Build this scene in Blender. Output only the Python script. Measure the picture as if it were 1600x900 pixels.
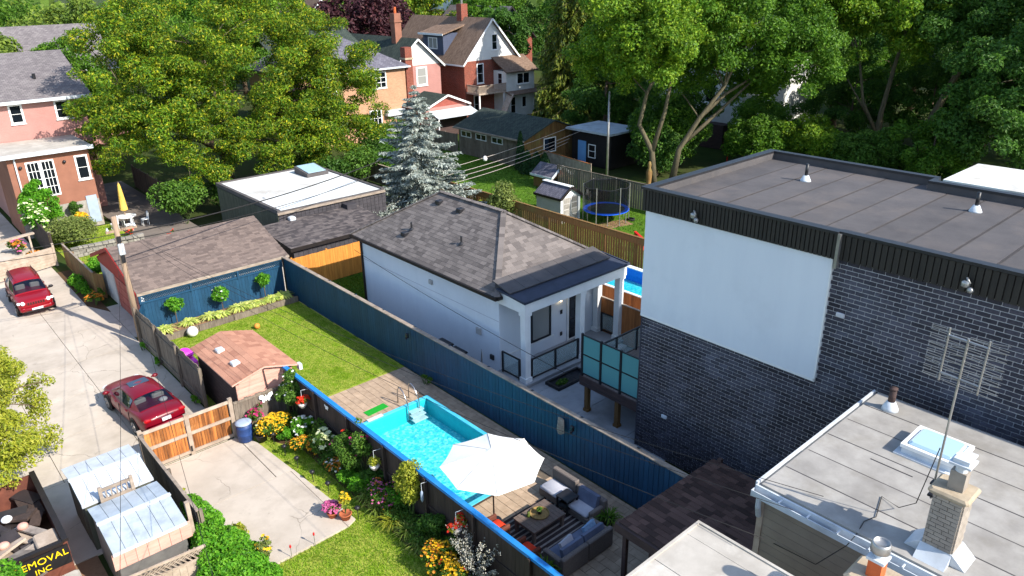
import bpy, math, random
import numpy as np
from mathutils import Vector, Matrix, Quaternion

S = bpy.context.scene
for o in list(bpy.data.objects):
    bpy.data.objects.remove(o, do_unlink=True)
COL = S.collection
R2 = math.radians

# ------------------------------------------------------------------ camera
cd = bpy.data.cameras.new('camera')
cam = bpy.data.objects.new('camera', cd); COL.objects.link(cam)
cd.sensor_width = 36.0; cd.lens = 26.423; cd.clip_end = 3000.0; cd.clip_start = 0.1
_r = Vector((0.74593032, -0.66580696, -0.01700148))
_u = Vector((0.26759739, 0.27622896, 0.92308678))
_f = Vector((0.60990129, 0.69310797, -0.38421576))
cam.matrix_world = Matrix(((_r.x, _u.x, -_f.x, 0.0), (_r.y, _u.y, -_f.y, 0.0), (_r.z, _u.z, -_f.z, 16.5), (0, 0, 0, 1)))
S.camera = cam

# ------------------------------------------------------------------ sky, sun, exposure
SUN_DIR = Vector((0.36, -1.30, 1.0)).normalized()          # towards the sun
w = bpy.data.worlds.new('World'); S.world = w; w.use_nodes = True
nt = w.node_tree; nt.nodes.clear()
sky = nt.nodes.new('ShaderNodeTexSky'); sky.sky_type = 'NISHITA'; sky.sun_disc = False
sky.sun_elevation = math.asin(SUN_DIR.z); sky.sun_rotation = math.atan2(SUN_DIR.x, SUN_DIR.y)
sky.air_density = 1.0; sky.dust_density = 0.6; sky.ozone_density = 1.0
bg = nt.nodes.new('ShaderNodeBackground'); bg.inputs['Strength'].default_value = 0.15
out = nt.nodes.new('ShaderNodeOutputWorld')
nt.links.new(sky.outputs[0], bg.inputs[0]); nt.links.new(bg.outputs[0], out.inputs[0])
sd = bpy.data.lights.new('sun', 'SUN'); sd.energy = 3.9; sd.angle = R2(0.55); sd.color = (1.0, 0.94, 0.84)
sun = bpy.data.objects.new('sun', sd); COL.objects.link(sun)
sun.rotation_euler = SUN_DIR.to_track_quat('Z', 'Y').to_euler(); sun.location = (0, -40, 60)
S.view_settings.view_transform = 'Standard'; S.view_settings.look = 'None'
S.view_settings.exposure = 1.02; S.view_settings.gamma = 1.0; S.view_settings.use_curve_mapping = False
S.render.engine = 'CYCLES'
S.cycles.use_denoising = True
S.cycles.max_bounces = 6; S.cycles.diffuse_bounces = 3; S.cycles.glossy_bounces = 3
S.cycles.transmission_bounces = 4; S.cycles.transparent_max_bounces = 12
S.cycles.caustics_reflective = False; S.cycles.caustics_refractive = False

# ------------------------------------------------------------------ mesh helpers
OFF = {}
Z = Vector((0, 0, 1))
V = Vector

class MB:
    """collects shapes in world coordinates"""
    def __init__(s): s.v = []; s.f = []
    def add(s, v, f):
        n = len(s.v); s.v += [tuple(p) for p in v]; s.f += [tuple(i + n for i in q) for q in f]; return s
    def box(s, x0, x1, y0, y1, z0, z1):
        return s.add([(x0, y0, z0), (x1, y0, z0), (x1, y1, z0), (x0, y1, z0), (x0, y0, z1), (x1, y0, z1), (x1, y1, z1), (x0, y1, z1)],
                     [(3, 2, 1, 0), (4, 5, 6, 7), (0, 1, 5, 4), (1, 2, 6, 5), (2, 3, 7, 6), (3, 0, 4, 7)])
    def cbox(s, x0, x1, y0, y1, z0, z1, c=.03):
        """box with chamfered upright edges and top"""
        def ring(z, i): return [(x0 + i + c, y0 + i, z), (x1 - i - c, y0 + i, z), (x1 - i, y0 + i + c, z), (x1 - i, y1 - i - c, z), (x1 - i - c, y1 - i, z), (x0 + i + c, y1 - i, z), (x0 + i, y1 - i - c, z), (x0 + i, y0 + i + c, z)]
        v = ring(z0 + c, 0) + ring(z1 - c, 0) + ring(z1, c) + ring(z0, c)
        f = []
        for k in range(8):
            j = (k + 1) % 8
            f += [(k, j, 8 + j, 8 + k), (8 + k, 8 + j, 16 + j, 16 + k), (24 + k, 24 + j, j, k)]
        f += [tuple(range(16, 24)), tuple(range(31, 23, -1))]
        return s.add(v, f)
    def obox(s, c, ax, h):
        c = V(c); ax = [V(a).normalized() * k for a, k in zip(ax, h)]; v = []
        for dz in (-1, 1):
            for dx, dy in ((-1, -1), (1, -1), (1, 1), (-1, 1)): v.append(c + ax[0] * dx + ax[1] * dy + ax[2] * dz)
        return s.add(v, [(3, 2, 1, 0), (4, 5, 6, 7), (0, 1, 5, 4), (1, 2, 6, 5), (2, 3, 7, 6), (3, 0, 4, 7)])
    def bar(s, p0, p1, wd, ht, up=Z):
        p0, p1 = V(p0), V(p1); d = (p1 - p0); L = d.length; d.normalize()
        sd = d.cross(V(up))
        if sd.length < 1e-4: sd = d.cross(V((1, 0, 0)))
        sd.normalize(); u = sd.cross(d)
        return s.obox((p0 + p1) / 2, (d, sd, u), (L / 2, wd / 2, ht / 2))
    def tube(s, pts, r, seg=8, cap=True):
        pts = [V(p) for p in pts]; n = len(pts)
        rs = [r] * n if not isinstance(r, (list, tuple)) else r
        v = []; f = []; prev = None
        for i, p in enumerate(pts):
            d = (pts[min(i + 1, n - 1)] - pts[max(i - 1, 0)]).normalized()
            if prev is None:
                a = d.cross(Z)
                if a.length < .05: a = d.cross(V((1, 0, 0)))
            else: a = prev - d * prev.dot(d)
            a.normalize(); prev = a; b = d.cross(a)
            for k in range(seg):
                t = 2 * math.pi * k / seg; v.append(p + (a * math.cos(t) + b * math.sin(t)) * rs[i])
        for i in range(n - 1):
            for k in range(seg):
                j = (k + 1) % seg; f.append((i * seg + k, i * seg + j, (i + 1) * seg + j, (i + 1) * seg + k))
        if cap: f += [tuple(range(seg - 1, -1, -1)), tuple(range((n - 1) * seg, n * seg))]
        return s.add(v, f)
    def cyl(s, x, y, z0, z1, r, seg=16, r1=None):
        return s.tube([(x, y, z0), (x, y, z1)], [r, r if r1 is None else r1], seg)
    def lathe(s, prof, c, seg=16):
        v = []; f = []; n = len(prof)
        for r, z in prof:
            for k in range(seg):
                t = 2 * math.pi * k / seg; v.append((c[0] + r * math.cos(t), c[1] + r * math.sin(t), c[2] + z))
        for i in range(n - 1):
            for k in range(seg):
                j = (k + 1) % seg; f.append((i * seg + k, i * seg + j, (i + 1) * seg + j, (i + 1) * seg + k))
        f += [tuple(range(seg - 1, -1, -1)), tuple(range((n - 1) * seg, n * seg))]
        return s.add(v, f)
    def ball(s, c, r, seg=12, rg=8):
        if not isinstance(r, (tuple, list)): r = (r, r, r)
        v = []; f = []
        for i in range(rg + 1):
            a = math.pi * i / rg - math.pi / 2
            for k in range(seg):
                t = 2 * math.pi * k / seg
                v.append((c[0] + r[0] * math.cos(a) * math.cos(t), c[1] + r[1] * math.cos(a) * math.sin(t), c[2] + r[2] * math.sin(a)))
        for i in range(rg):
            for k in range(seg):
                j = (k + 1) % seg; f.append((i * seg + k, i * seg + j, (i + 1) * seg + j, (i + 1) * seg + k))
        return s.add(v, f)
    def prism(s, poly, axis, a, b):
        """poly = 2d outline in the plane square to the axis ('x': (y,z), 'y': (x,z), 'z': (x,y)), extruded a..b"""
        n = len(poly)
        def P(p, t): return (t, p[0], p[1]) if axis == 'x' else (p[0], t, p[1]) if axis == 'y' else (p[0], p[1], t)
        v = [P(p, a) for p in poly] + [P(p, b) for p in poly]
        f = [tuple(range(n - 1, -1, -1)), tuple(range(n, 2 * n))] + [(k, (k + 1) % n, n + (k + 1) % n, n + k) for k in range(n)]
        return s.add(v, f)
    def slab(s, pts, t):
        """thick sheet: polygon pts (3d) and the same polygon t lower"""
        n = len(pts); v = list(pts) + [(p[0], p[1], p[2] - t) for p in pts]
        return s.add(v, [tuple(range(n)), tuple(range(2 * n - 1, n - 1, -1))] + [((k + 1) % n, k, n + k, n + (k + 1) % n) for k in range(n)])

def fix_normals(me):
    import bmesh
    bm = bmesh.new(); bm.from_mesh(me); bmesh.ops.recalc_face_normals(bm, faces=bm.faces); bm.to_mesh(me); bm.free()

def props(o, label=None, cat=None, group=None, kind=None):
    if label: o['label'] = label
    if cat: o['category'] = cat
    if group: o['group'] = group
    if kind: o['kind'] = kind
    return o

def link(name, me, parent, loc=None):
    o = bpy.data.objects.new(name, me); COL.objects.link(o)
    if parent is not None: o.parent = parent
    if loc is not None: o.location = loc
    return o

def mk(name, mb, mat, parent=None, smooth=False, label=None, cat=None, group=None, kind=None, fix=True):
    """one mesh object out of an MB given in world coordinates"""
    me = bpy.data.meshes.new(name)
    if parent is not None: off = OFF[parent.name]
    elif kind == 'structure': off = (0, 0, 0)
    else:
        a = np.array(mb.v); off = ((a[:, 0].min() + a[:, 0].max()) / 2, (a[:, 1].min() + a[:, 1].max()) / 2, a[:, 2].min())
    me.from_pydata([(p[0] - off[0], p[1] - off[1], p[2] - off[2]) for p in mb.v], [], mb.f)
    if fix: fix_normals(me)
    me.materials.append(mat)
    if smooth: me.polygons.foreach_set('use_smooth', [True] * len(me.polygons))
    o = link(name, me, parent, None if parent is not None else off)
    OFF[o.name] = tuple(off)
    return props(o, label, cat, group, kind)

def smooth_by_angle(o, deg=40):
    me = o.data
    try: me.shade_smooth()
    except Exception: pass
    try: me.set_sharp_from_angle(angle=R2(deg))
    except Exception: pass
    return o

def thing(name, label, cat, loc, group=None, kind=None):
    o = bpy.data.objects.new(name, None); o.empty_display_size = .3; COL.objects.link(o); o.location = loc
    OFF[o.name] = tuple(loc)
    return props(o, label, cat, group, kind)

def np_mesh(name, v, f, mat, parent=None, smooth=False, off=None):
    """v (N,3), f (M,k) numpy"""
    me = bpy.data.meshes.new(name)
    off = OFF[parent.name] if parent is not None else (off or (0, 0, 0))
    v = np.asarray(v, dtype=np.float32) - np.array(off, dtype=np.float32)
    f = np.asarray(f, dtype=np.int32); m, k = f.shape
    me.vertices.add(len(v)); me.vertices.foreach_set('co', v.ravel())
    me.loops.add(m * k); me.loops.foreach_set('vertex_index', f.ravel())
    me.polygons.add(m); me.polygons.foreach_set('loop_start', np.arange(0, m * k, k, dtype=np.int32))
    me.polygons.foreach_set('loop_total', np.full(m, k, dtype=np.int32))
    me.update(calc_edges=True); me.materials.append(mat)
    me.polygons.foreach_set('use_smooth', np.full(m, bool(smooth)))
    o = link(name, me, parent, None if parent is not None else off); OFF[o.name] = tuple(off)
    return o

def unit_mesh(name, mb, mat):
    """shared mesh data for alike pieces (local coordinates)"""
    me = bpy.data.meshes.new(name); me.from_pydata(mb.v, [], mb.f); fix_normals(me); me.materials.append(mat); return me

def piece(name, me, parent, wloc, rot=None, scale=None):
    off = OFF[parent.name]
    o = bpy.data.objects.new(name, me); COL.objects.link(o); o.parent = parent
    o.location = (wloc[0] - off[0], wloc[1] - off[1], wloc[2] - off[2])
    if rot is not None: o.rotation_euler = rot
    if scale is not None: o.scale = scale
    OFF[o.name] = off
    return o

# ------------------------------------------------------------------ materials
def lin(c):
    """sRGB 0-255 -> linear"""
    return tuple((x / 255 / 12.92) if x / 255 <= .04045 else ((x / 255 + .055) / 1.055) ** 2.4 for x in c) + (1.0,)

class NT:
    def __init__(s, name):
        s.m = bpy.data.materials.new(name); s.m.use_nodes = True; s.t = s.m.node_tree; s.t.nodes.clear()
        s.o = s.t.nodes.new('ShaderNodeOutputMaterial'); s.b = s.t.nodes.new('ShaderNodeBsdfPrincipled')
        s.t.links.new(s.b.outputs[0], s.o.inputs[0]); s._g = None
    def n(s, t): return s.t.nodes.new(t)
    def l(s, a, b): s.t.links.new(a, b)
    def pos(s):
        if s._g is None: s._g = s.n('ShaderNodeNewGeometry')
        return s._g.outputs['Position']
    def geo(s): s.pos(); return s._g
    def noise(s, scale, detail=5, rough=.6, vec=None, dist=0):
        x = s.n('ShaderNodeTexNoise'); x.inputs['Scale'].default_value = scale; x.inputs['Detail'].default_value = detail
        x.inputs['Roughness'].default_value = rough; x.inputs['Distortion'].default_value = dist
        s.l(vec or s.pos(), x.inputs['Vector']); return x.outputs['Fac']
    def stretch(s, sc, vec=None):
        x = s.n('ShaderNodeMapping'); x.inputs['Scale'].default_value = sc; s.l(vec or s.pos(), x.inputs['Vector']); return x.outputs[0]
    def ramp(s, fac, stops):
        x = s.n('ShaderNodeValToRGB'); e = x.color_ramp.elements
        while len(e) < len(stops): e.new(.5)
        for k, (p, c) in enumerate(stops): e[k].position = p; e[k].color = c if len(c) == 4 else tuple(c) + (1,)
        s.l(fac, x.inputs[0]); return x.outputs[0]
    def mix(s, fac, a, b, mode='MIX'):
        x = s.n('ShaderNodeMix'); x.data_type = 'RGBA'; x.blend_type = mode
        for sock, val in ((x.inputs[0], fac), (x.inputs[6], a), (x.inputs[7], b)):
            if isinstance(val, (int, float, tuple)): sock.default_value = val
            else: s.l(val, sock)
        return x.outputs[2]
    def math(s, op, a, b=0.0, c=None):
        x = s.n('ShaderNodeMath'); x.operation = op
        for i, val in enumerate((a, b) if c is None else (a, b, c)):
            if isinstance(val, (int, float)): x.inputs[i].default_value = val
            else: s.l(val, x.inputs[i])
        return x.outputs[0]
    def value(s, col, fac):
        x = s.n('ShaderNodeHueSaturation'); s.l(fac, x.inputs['Value']); s.l(col, x.inputs['Color']); return x.outputs[0]
    def bump(s, h, st=.3, dist=.02):
        x = s.n('ShaderNodeBump'); x.inputs['Strength'].default_value = st; x.inputs['Distance'].default_value = dist
        s.l(h, x.inputs['Height']); s.l(x.outputs[0], s.b.inputs['Normal'])
    def objrand(s):
        return s.n('ShaderNodeObjectInfo').outputs['Random']
    def island(s): return s.geo().outputs['Random Per Island']

def pm(name, c1, c2=None, rough=.8, scale=2.0, detail=6, orand=0, irand=0, bump=0, bscale=40, metal=0, spec=.35, stretch=None, grime=None, gscale=.5, coat=0):
    """paint / stone / wood / plastic: two tones mixed by noise, piece to piece variation, optional stains"""
    t = NT(name); c1 = lin(c1); c2 = lin(c2) if c2 else tuple(x * .8 for x in c1[:3]) + (1,)
    vec = t.stretch(stretch) if stretch else None
    f = t.noise(scale, detail, .62, vec)
    f = t.ramp(f, [(.3, (0, 0, 0, 1)), (.7, (1, 1, 1, 1))])
    col = t.mix(f, c1, c2)
    if grime:
        g = t.ramp(t.noise(gscale, 7, .65), [(.5, (0, 0, 0, 1)), (.72, (1, 1, 1, 1))]); col = t.mix(t.math('MULTIPLY', g, .75), col, lin(grime))
    for amt, src in ((orand, 'o'), (irand, 'i')):
        if amt:
            r = t.objrand() if src == 'o' else t.island()
            col = t.value(col, t.math('MULTIPLY_ADD', r, 2 * amt, 1 - amt))
    t.l(col, t.b.inputs['Base Color'])
    t.b.inputs['Roughness'].default_value = rough; t.b.inputs['Metallic'].default_value = metal
    t.b.inputs['Specular IOR Level'].default_value = spec
    if coat: t.b.inputs['Coat Weight'].default_value = coat; t.b.inputs['Coat Roughness'].default_value = .04
    if bump: t.bump(t.noise(bscale, 4, .6, vec), bump)
    return t.m

def leafm(name, cols, trans=.35, clump=.35, cscale=.6, rough=.55):
    """foliage: each leaf its own tone out of cols, clumps of lighter and darker leaves, some light through the leaf"""
    t = NT(name); n = len(cols)
    col = t.ramp(t.island(), [(i / max(n - 1, 1), lin(c)) for i, c in enumerate(cols)])
    f = t.noise(cscale, 4, .6)
    col = t.value(col, t.math('MULTIPLY_ADD', f, 2 * clump, 1 - clump))
    t.l(col, t.b.inputs['Base Color']); t.b.inputs['Roughness'].default_value = rough; t.b.inputs['Specular IOR Level'].default_value = .3
    tr = t.n('ShaderNodeBsdfTranslucent'); t.l(col, tr.inputs[0])
    mx = t.n('ShaderNodeMixShader'); mx.inputs[0].default_value = trans
    t.l(t.b.outputs[0], mx.inputs[1]); t.l(tr.outputs[0], mx.inputs[2]); t.l(mx.outputs[0], t.o.inputs[0])
    return t.m

def wall_uv(t):
    """(x+y, z) runs along both kinds of axis-aligned wall"""
    sp = t.n('ShaderNodeSeparateXYZ'); t.l(t.pos(), sp.inputs[0]); cb = t.n('ShaderNodeCombineXYZ')
    t.l(t.math('ADD', sp.outputs[0], sp.outputs[1]), cb.inputs[0]); t.l(sp.outputs[2], cb.inputs[1]); return cb.outputs[0]

def brickm(name, c1, c2, mortar, bw=.22, bh=.075, rough=.9):
    """brickwork too far away to tell the bricks apart"""
    t = NT(name); b = t.n('ShaderNodeTexBrick'); t.l(wall_uv(t), b.inputs['Vector'])
    b.inputs['Color1'].default_value = lin(c1); b.inputs['Color2'].default_value = lin(c2); b.inputs['Mortar'].default_value = lin(mortar)
    b.inputs['Scale'].default_value = 1.0; b.inputs['Brick Width'].default_value = bw; b.inputs['Row Height'].default_value = bh
    b.inputs['Mortar Size'].default_value = .008
    col = t.value(b.outputs[0], t.math('MULTIPLY_ADD', t.noise(.8, 6), .5, .75))
    t.l(col, t.b.inputs['Base Color']); t.b.inputs['Roughness'].default_value = rough; t.b.inputs['Specular IOR Level'].default_value = .2
    t.bump(b.outputs['Fac'], -.4, .01); return t.m

def sidingm(name, c, pitch=.2, rough=.6, dirt=.15):
    """lap siding too far away to tell the boards apart"""
    t = NT(name); sp = t.n('ShaderNodeSeparateXYZ'); t.l(t.pos(), sp.inputs[0])
    fr = t.math('FRACT', t.math('DIVIDE', sp.outputs[2], pitch))
    col = t.ramp(t.noise(1.2, 6), [(.3, tuple(x * (1 - dirt) for x in lin(c)[:3])), (.7, lin(c))])
    t.l(col, t.b.inputs['Base Color']); t.b.inputs['Roughness'].default_value = rough
    t.bump(fr, .6, .03); return t.m

def shinglem(name, c1, c2, c3, irand=.0, scale=.35):
    """asphalt shingle granules: tone varies tab to tab (island) and piece to piece (object)"""
    t = NT(name)
    r = t.math('FRACT', t.math('ADD', t.island(), t.objrand()))
    col = t.ramp(r, [(0, lin(c1)), (.45, lin(c2)), (.8, lin(c3)), (1, lin(c1))])
    col = t.value(col, t.math('MULTIPLY_ADD', t.noise(scale, 5), .5, .75))
    col = t.value(col, t.math('MULTIPLY_ADD', t.noise(70, 2), .7, .65))
    t.l(col, t.b.inputs['Base Color']); t.b.inputs['Roughness'].default_value = .92; t.b.inputs['Specular IOR Level'].default_value = .15
    t.bump(t.noise(90, 2), .5, .01); return t.m

def shingle_tex(name, c1, c2, c3, bw=.3, bh=.16, use='xy'):
    """far shingle roofs, tabs too small to pick apart"""
    t = NT(name); b = t.n('ShaderNodeTexBrick'); t.l(t.pos(), b.inputs['Vector'])
    b.inputs['Color1'].default_value = lin(c1); b.inputs['Color2'].default_value = lin(c2); b.inputs['Mortar'].default_value = lin(c3)
    b.inputs['Scale'].default_value = 1.0; b.inputs['Brick Width'].default_value = bw; b.inputs['Row Height'].default_value = bh
    b.inputs['Mortar Size'].default_value = .012; b.inputs['Bias'].default_value = 0
    col = t.value(b.outputs[0], t.math('MULTIPLY_ADD', t.noise(.6, 6, .65), .6, .7))
    col = t.value(col, t.math('MULTIPLY_ADD', t.noise(25, 3), .5, .75))
    t.l(col, t.b.inputs['Base Color']); t.b.inputs['Roughness'].default_value = .95; t.b.inputs['Specular IOR Level'].default_value = .1
    return t.m

def glassm(name, c=(20, 25, 30), rough=.06, spec=.6):
    t = NT(name); t.b.inputs['Base Color'].default_value = lin(c); t.b.inputs['Roughness'].default_value = rough
    t.b.inputs['Specular IOR Level'].default_value = spec; t.b.inputs['Coat Weight'].default_value = .5; t.b.inputs['Coat Roughness'].default_value = .03
    return t.m

def clearglass(name, tint=(200, 220, 220), a=.25):
    t = NT(name); t.b.inputs['Base Color'].default_value = lin(tint); t.b.inputs['Roughness'].default_value = .05
    tr = t.n('ShaderNodeBsdfTransparent'); tr.inputs[0].default_value = (.86, .9, .9, 1)
    mx = t.n('ShaderNodeMixShader'); mx.inputs[0].default_value = a
    t.l(tr.outputs[0], mx.inputs[1]); t.l(t.b.outputs[0], mx.inputs[2]); t.l(mx.outputs[0], t.o.inputs[0]); return t.m

def groundm(name, cols, scales=(.25, 3.0, 30.0), bump=.5, rough=.95):
    """soil / lawn: patches at three sizes"""
    t = NT(name)
    a = t.noise(scales[0], 6, .6); b = t.noise(scales[1], 5, .6); c = t.noise(scales[2], 4, .6)
    f = t.math('ADD', t.math('MULTIPLY', a, .5), t.math('ADD', t.math('MULTIPLY', b, .3), t.math('MULTIPLY', c, .2)))
    n = len(cols); col = t.ramp(f, [(.34 + .32 * i / (n - 1), lin(k)) for i, k in enumerate(cols)])
    t.l(col, t.b.inputs['Base Color']); t.b.inputs['Roughness'].default_value = rough; t.b.inputs['Specular IOR Level'].default_value = .1
    t.bump(c, bump, .04); return t.m

def watermat(name, deep, rough=.04):
    """pool water: clear, blue liner seen through it, small ripples that bend the light"""
    t = NT(name); t.b.inputs['Base Color'].default_value = lin(deep); t.b.inputs['Roughness'].default_value = rough
    t.b.inputs['IOR'].default_value = 1.33
    tr = t.n('ShaderNodeBsdfTransparent'); tr.inputs[0].default_value = (.80, .99, 1.0, 1)
    gl = t.n('ShaderNodeBsdfGlossy'); gl.inputs['Roughness'].default_value = rough
    bp_ = t.n('ShaderNodeBump'); bp_.inputs['Strength'].default_value = .35; bp_.inputs['Distance'].default_value = .03
    t.l(t.noise(9, 3, .6, None, .6), bp_.inputs['Height']); t.l(bp_.outputs[0], gl.inputs['Normal'])
    lw = t.n('ShaderNodeLayerWeight'); lw.inputs[0].default_value = .5; t.l(bp_.outputs[0], lw.inputs['Normal'])
    fr = t.math('MULTIPLY_ADD', t.math('POWER', lw.outputs['Facing'], 4.0), .7, .02)
    mx = t.n('ShaderNodeMixShader'); t.l(fr, mx.inputs[0]); t.l(tr.outputs[0], mx.inputs[1]); t.l(gl.outputs[0], mx.inputs[2])
    t.l(mx.outputs[0], t.o.inputs[0]); return t.m

def concretem(name, c1, c2, stain):
    """old concrete: mottled, stained, a few hairline cracks and dark spots"""
    t = NT(name)
    col = t.mix(t.ramp(t.noise(.55, 8, .65), [(.32, (0, 0, 0, 1)), (.68, (1, 1, 1, 1))]), lin(c1), lin(c2))
    col = t.mix(t.math('MULTIPLY', t.ramp(t.noise(.3, 8, .7), [(.5, (0, 0, 0, 1)), (.7, (1, 1, 1, 1))]), .7), col, lin(stain))
    col = t.mix(t.math('MULTIPLY', t.ramp(t.noise(1.7, 6, .7), [(.62, (0, 0, 0, 1)), (.74, (1, 1, 1, 1))]), .45), col, tuple(x * .6 for x in lin(stain)[:3]) + (1,))
    col = t.mix(t.math('MULTIPLY', t.ramp(t.noise(9, 4, .7), [(.68, (0, 0, 0, 1)), (.76, (1, 1, 1, 1))]), .35), col, tuple(x * .5 for x in lin(stain)[:3]) + (1,))
    dv = t.n('ShaderNodeVectorMath'); dv.operation = 'ADD'; nz = t.n('ShaderNodeTexNoise'); nz.inputs['Scale'].default_value = .9; nz.inputs['Detail'].default_value = 5; t.l(t.pos(), nz.inputs['Vector'])
    t.l(t.pos(), dv.inputs[0]); t.l(nz.outputs['Color'], dv.inputs[1])
    vo = t.n('ShaderNodeTexVoronoi'); vo.feature = 'DISTANCE_TO_EDGE'; vo.inputs['Scale'].default_value = .27; t.l(dv.outputs[0], vo.inputs['Vector'])
    ck = t.ramp(vo.outputs['Distance'], [(0, (1, 1, 1, 1)), (.0045, (0, 0, 0, 1))]); ck = t.math('MULTIPLY', ck, t.ramp(t.noise(.4, 2), [(.48, (0, 0, 0, 1)), (.56, (1, 1, 1, 1))]))
    col = t.mix(t.math('MULTIPLY', ck, .7), col, lin((92, 84, 74)))
    col = t.value(col, t.math('MULTIPLY_ADD', t.objrand(), .1, .95))
    t.l(col, t.b.inputs['Base Color']); t.b.inputs['Roughness'].default_value = .92; t.b.inputs['Specular IOR Level'].default_value = .2; t.bump(t.noise(60, 4), .2)
    return t.m

def sparkle_linerm(name, cols):
    """pool liner: cyan cells put the sparkle of rippled sunlight into the colour"""
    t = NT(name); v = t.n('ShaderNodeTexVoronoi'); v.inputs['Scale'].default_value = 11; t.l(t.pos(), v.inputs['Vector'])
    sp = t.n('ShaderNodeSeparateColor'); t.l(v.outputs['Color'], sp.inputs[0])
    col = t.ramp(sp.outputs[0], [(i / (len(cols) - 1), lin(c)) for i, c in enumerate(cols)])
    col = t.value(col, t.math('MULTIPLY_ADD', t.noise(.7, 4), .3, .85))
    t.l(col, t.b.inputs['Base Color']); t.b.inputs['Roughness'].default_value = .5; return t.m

MT = {}
def setup_materials():
    m = MT
    m['concrete'] = concretem('concrete', (198, 186, 172), (178, 166, 152), (154, 142, 128))
    m['concrete_grey'] = pm('concrete grey', (164, 165, 168), (138, 140, 144), .9, .8, 8, bump=.2, bscale=40, grime=(120, 120, 118), gscale=.6)
    m['drive_shaded'] = concretem('drive paving toned for shade', (128, 118, 110), (104, 96, 90), (84, 78, 74))  # darker tones put the dappled shade of the drive into its colour
    m['canvas_seam'] = pm('canvas seam', (196, 192, 186), (180, 176, 170), .9)
    m['paver'] = pm('paver', (186, 162, 138), (156, 134, 112), .9, 4, 6, orand=.12, bump=.2, bscale=50)
    m['joint_sand'] = pm('joint sand', (112, 100, 86), (90, 80, 70), .95, 6)
    m['soil'] = groundm('soil', [(70, 52, 38), (98, 76, 56), (60, 46, 34)], (.8, 5, 40))
    m['mulch'] = groundm('mulch', [(120, 92, 70), (150, 118, 92), (100, 76, 56)], (.8, 6, 50))
    m['lawn'] = groundm('lawn', [(92, 120, 26), (118, 148, 30), (158, 162, 72), (108, 138, 30), (146, 158, 56)], (.6, 2.4, 26))
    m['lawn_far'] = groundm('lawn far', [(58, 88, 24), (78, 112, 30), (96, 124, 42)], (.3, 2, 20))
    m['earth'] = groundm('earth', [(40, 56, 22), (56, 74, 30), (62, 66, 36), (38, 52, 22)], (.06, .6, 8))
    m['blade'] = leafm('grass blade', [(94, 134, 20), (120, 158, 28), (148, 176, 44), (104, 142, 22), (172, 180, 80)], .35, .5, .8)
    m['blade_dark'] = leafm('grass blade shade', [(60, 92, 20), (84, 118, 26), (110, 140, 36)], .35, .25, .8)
    m['blue_wood'] = pm('blue painted board', (24, 70, 100), (16, 56, 82), .6, 3, 6, orand=.12, stretch=(6, 6, .6), bump=.12, bscale=14, spec=.4, grime=(30, 74, 106), gscale=1.3)
    m['blue_bright'] = pm('bright blue painted rail', (28, 130, 204), (20, 112, 184), .5, 3, 6, spec=.4, grime=(70, 146, 200), gscale=1.5)
    m['cap_wood'] = pm('weathered cap board', (170, 155, 140), (120, 106, 94), .85, 2, 7, orand=.08, stretch=(1.2, 1.2, 6), bump=.2, bscale=20)
    m['dark_fence'] = pm('dark brown stained board', (74, 60, 54), (52, 42, 38), .8, 2, 6, orand=.14, stretch=(6, 6, .6), bump=.15, bscale=14)
    m['weathered'] = pm('grey weathered board', (134, 122, 108), (96, 86, 76), .9, 2.5, 7, orand=.18, stretch=(7, 7, .6), bump=.25, bscale=14, grime=(80, 72, 64), gscale=1.1)
    m['gate_wood'] = pm('streaked cedar gate board', (196, 122, 60), (62, 34, 20), .75, 1.6, 7, orand=.42, stretch=(9, 9, .35), bump=.2, bscale=14, grime=(192, 134, 78), gscale=1.6)
    m['pale_wood'] = pm('pale weathered timber', (184, 167, 150), (148, 131, 115), .85, 3, 6, orand=.1, bump=.2, bscale=20)
    m['cedar'] = pm('cedar board', (176, 112, 62), (132, 78, 40), .75, 2, 6, orand=.2, stretch=(8, 8, .6), bump=.15, bscale=14)
    m['cedar_old'] = pm('aged cedar board', (134, 100, 58), (96, 70, 40), .8, 2, 6, orand=.2, stretch=(8, 8, .6), bump=.15, bscale=14, grime=(112, 110, 60), gscale=.9)
    m['cedar_yellow'] = pm('new yellow cedar board', (206, 140, 62), (176, 110, 44), .7, 2, 6, orand=.14, stretch=(8, 8, .6), bump=.12, bscale=14)
    m['stucco'] = pm('white stucco', (222, 226, 231), (217, 221, 227), .9, 1.4, 7, bump=.12, bscale=120, spec=.2, stretch=(1.6, 1.6, .3), grime=(208, 212, 218), gscale=.45)
    m['stucco_mark'] = pm('patched stucco', (214, 216, 216), (226, 226, 226), .9, 2, 5, bump=.1, bscale=100)
    m['white_paint'] = pm('white paint', (236, 236, 234), (224, 224, 222), .5, 2, 4, spec=.4)
    m['white_metal'] = pm('white coated metal', (208, 213, 218), (188, 194, 200), .4, 3, 5, spec=.5, grime=(162, 166, 170), gscale=1.2)
    m['grey_metal'] = pm('dull galvanised metal', (196, 204, 210), (172, 182, 190), .45, 2, 6, metal=.25, grime=(150, 158, 164), gscale=1.0, orand=.05)
    m['black_metal'] = pm('black metal', (26, 26, 30), (36, 36, 40), .45, 4, 4, spec=.5)
    m['dark_trim'] = pm('dark bronze trim', (40, 34, 32), (30, 26, 26), .5, 3, 4)
    m['fascia_slat'] = pm('dark ribbed cladding slat', (52, 48, 42), (38, 36, 33), .7, 3, 6, orand=.14, stretch=(4, 4, .6))
    m['brick_dark'] = pm('charcoal brick', (70, 67, 76), (50, 49, 57), .88, 14, 5, orand=.36, irand=.38, bump=.3, bscale=60, grime=(96, 98, 112), gscale=.5)
    m['mortar'] = pm('pale mortar', (204, 202, 205), (184, 182, 186), .95, 5, 6, bump=.2, bscale=80)
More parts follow.
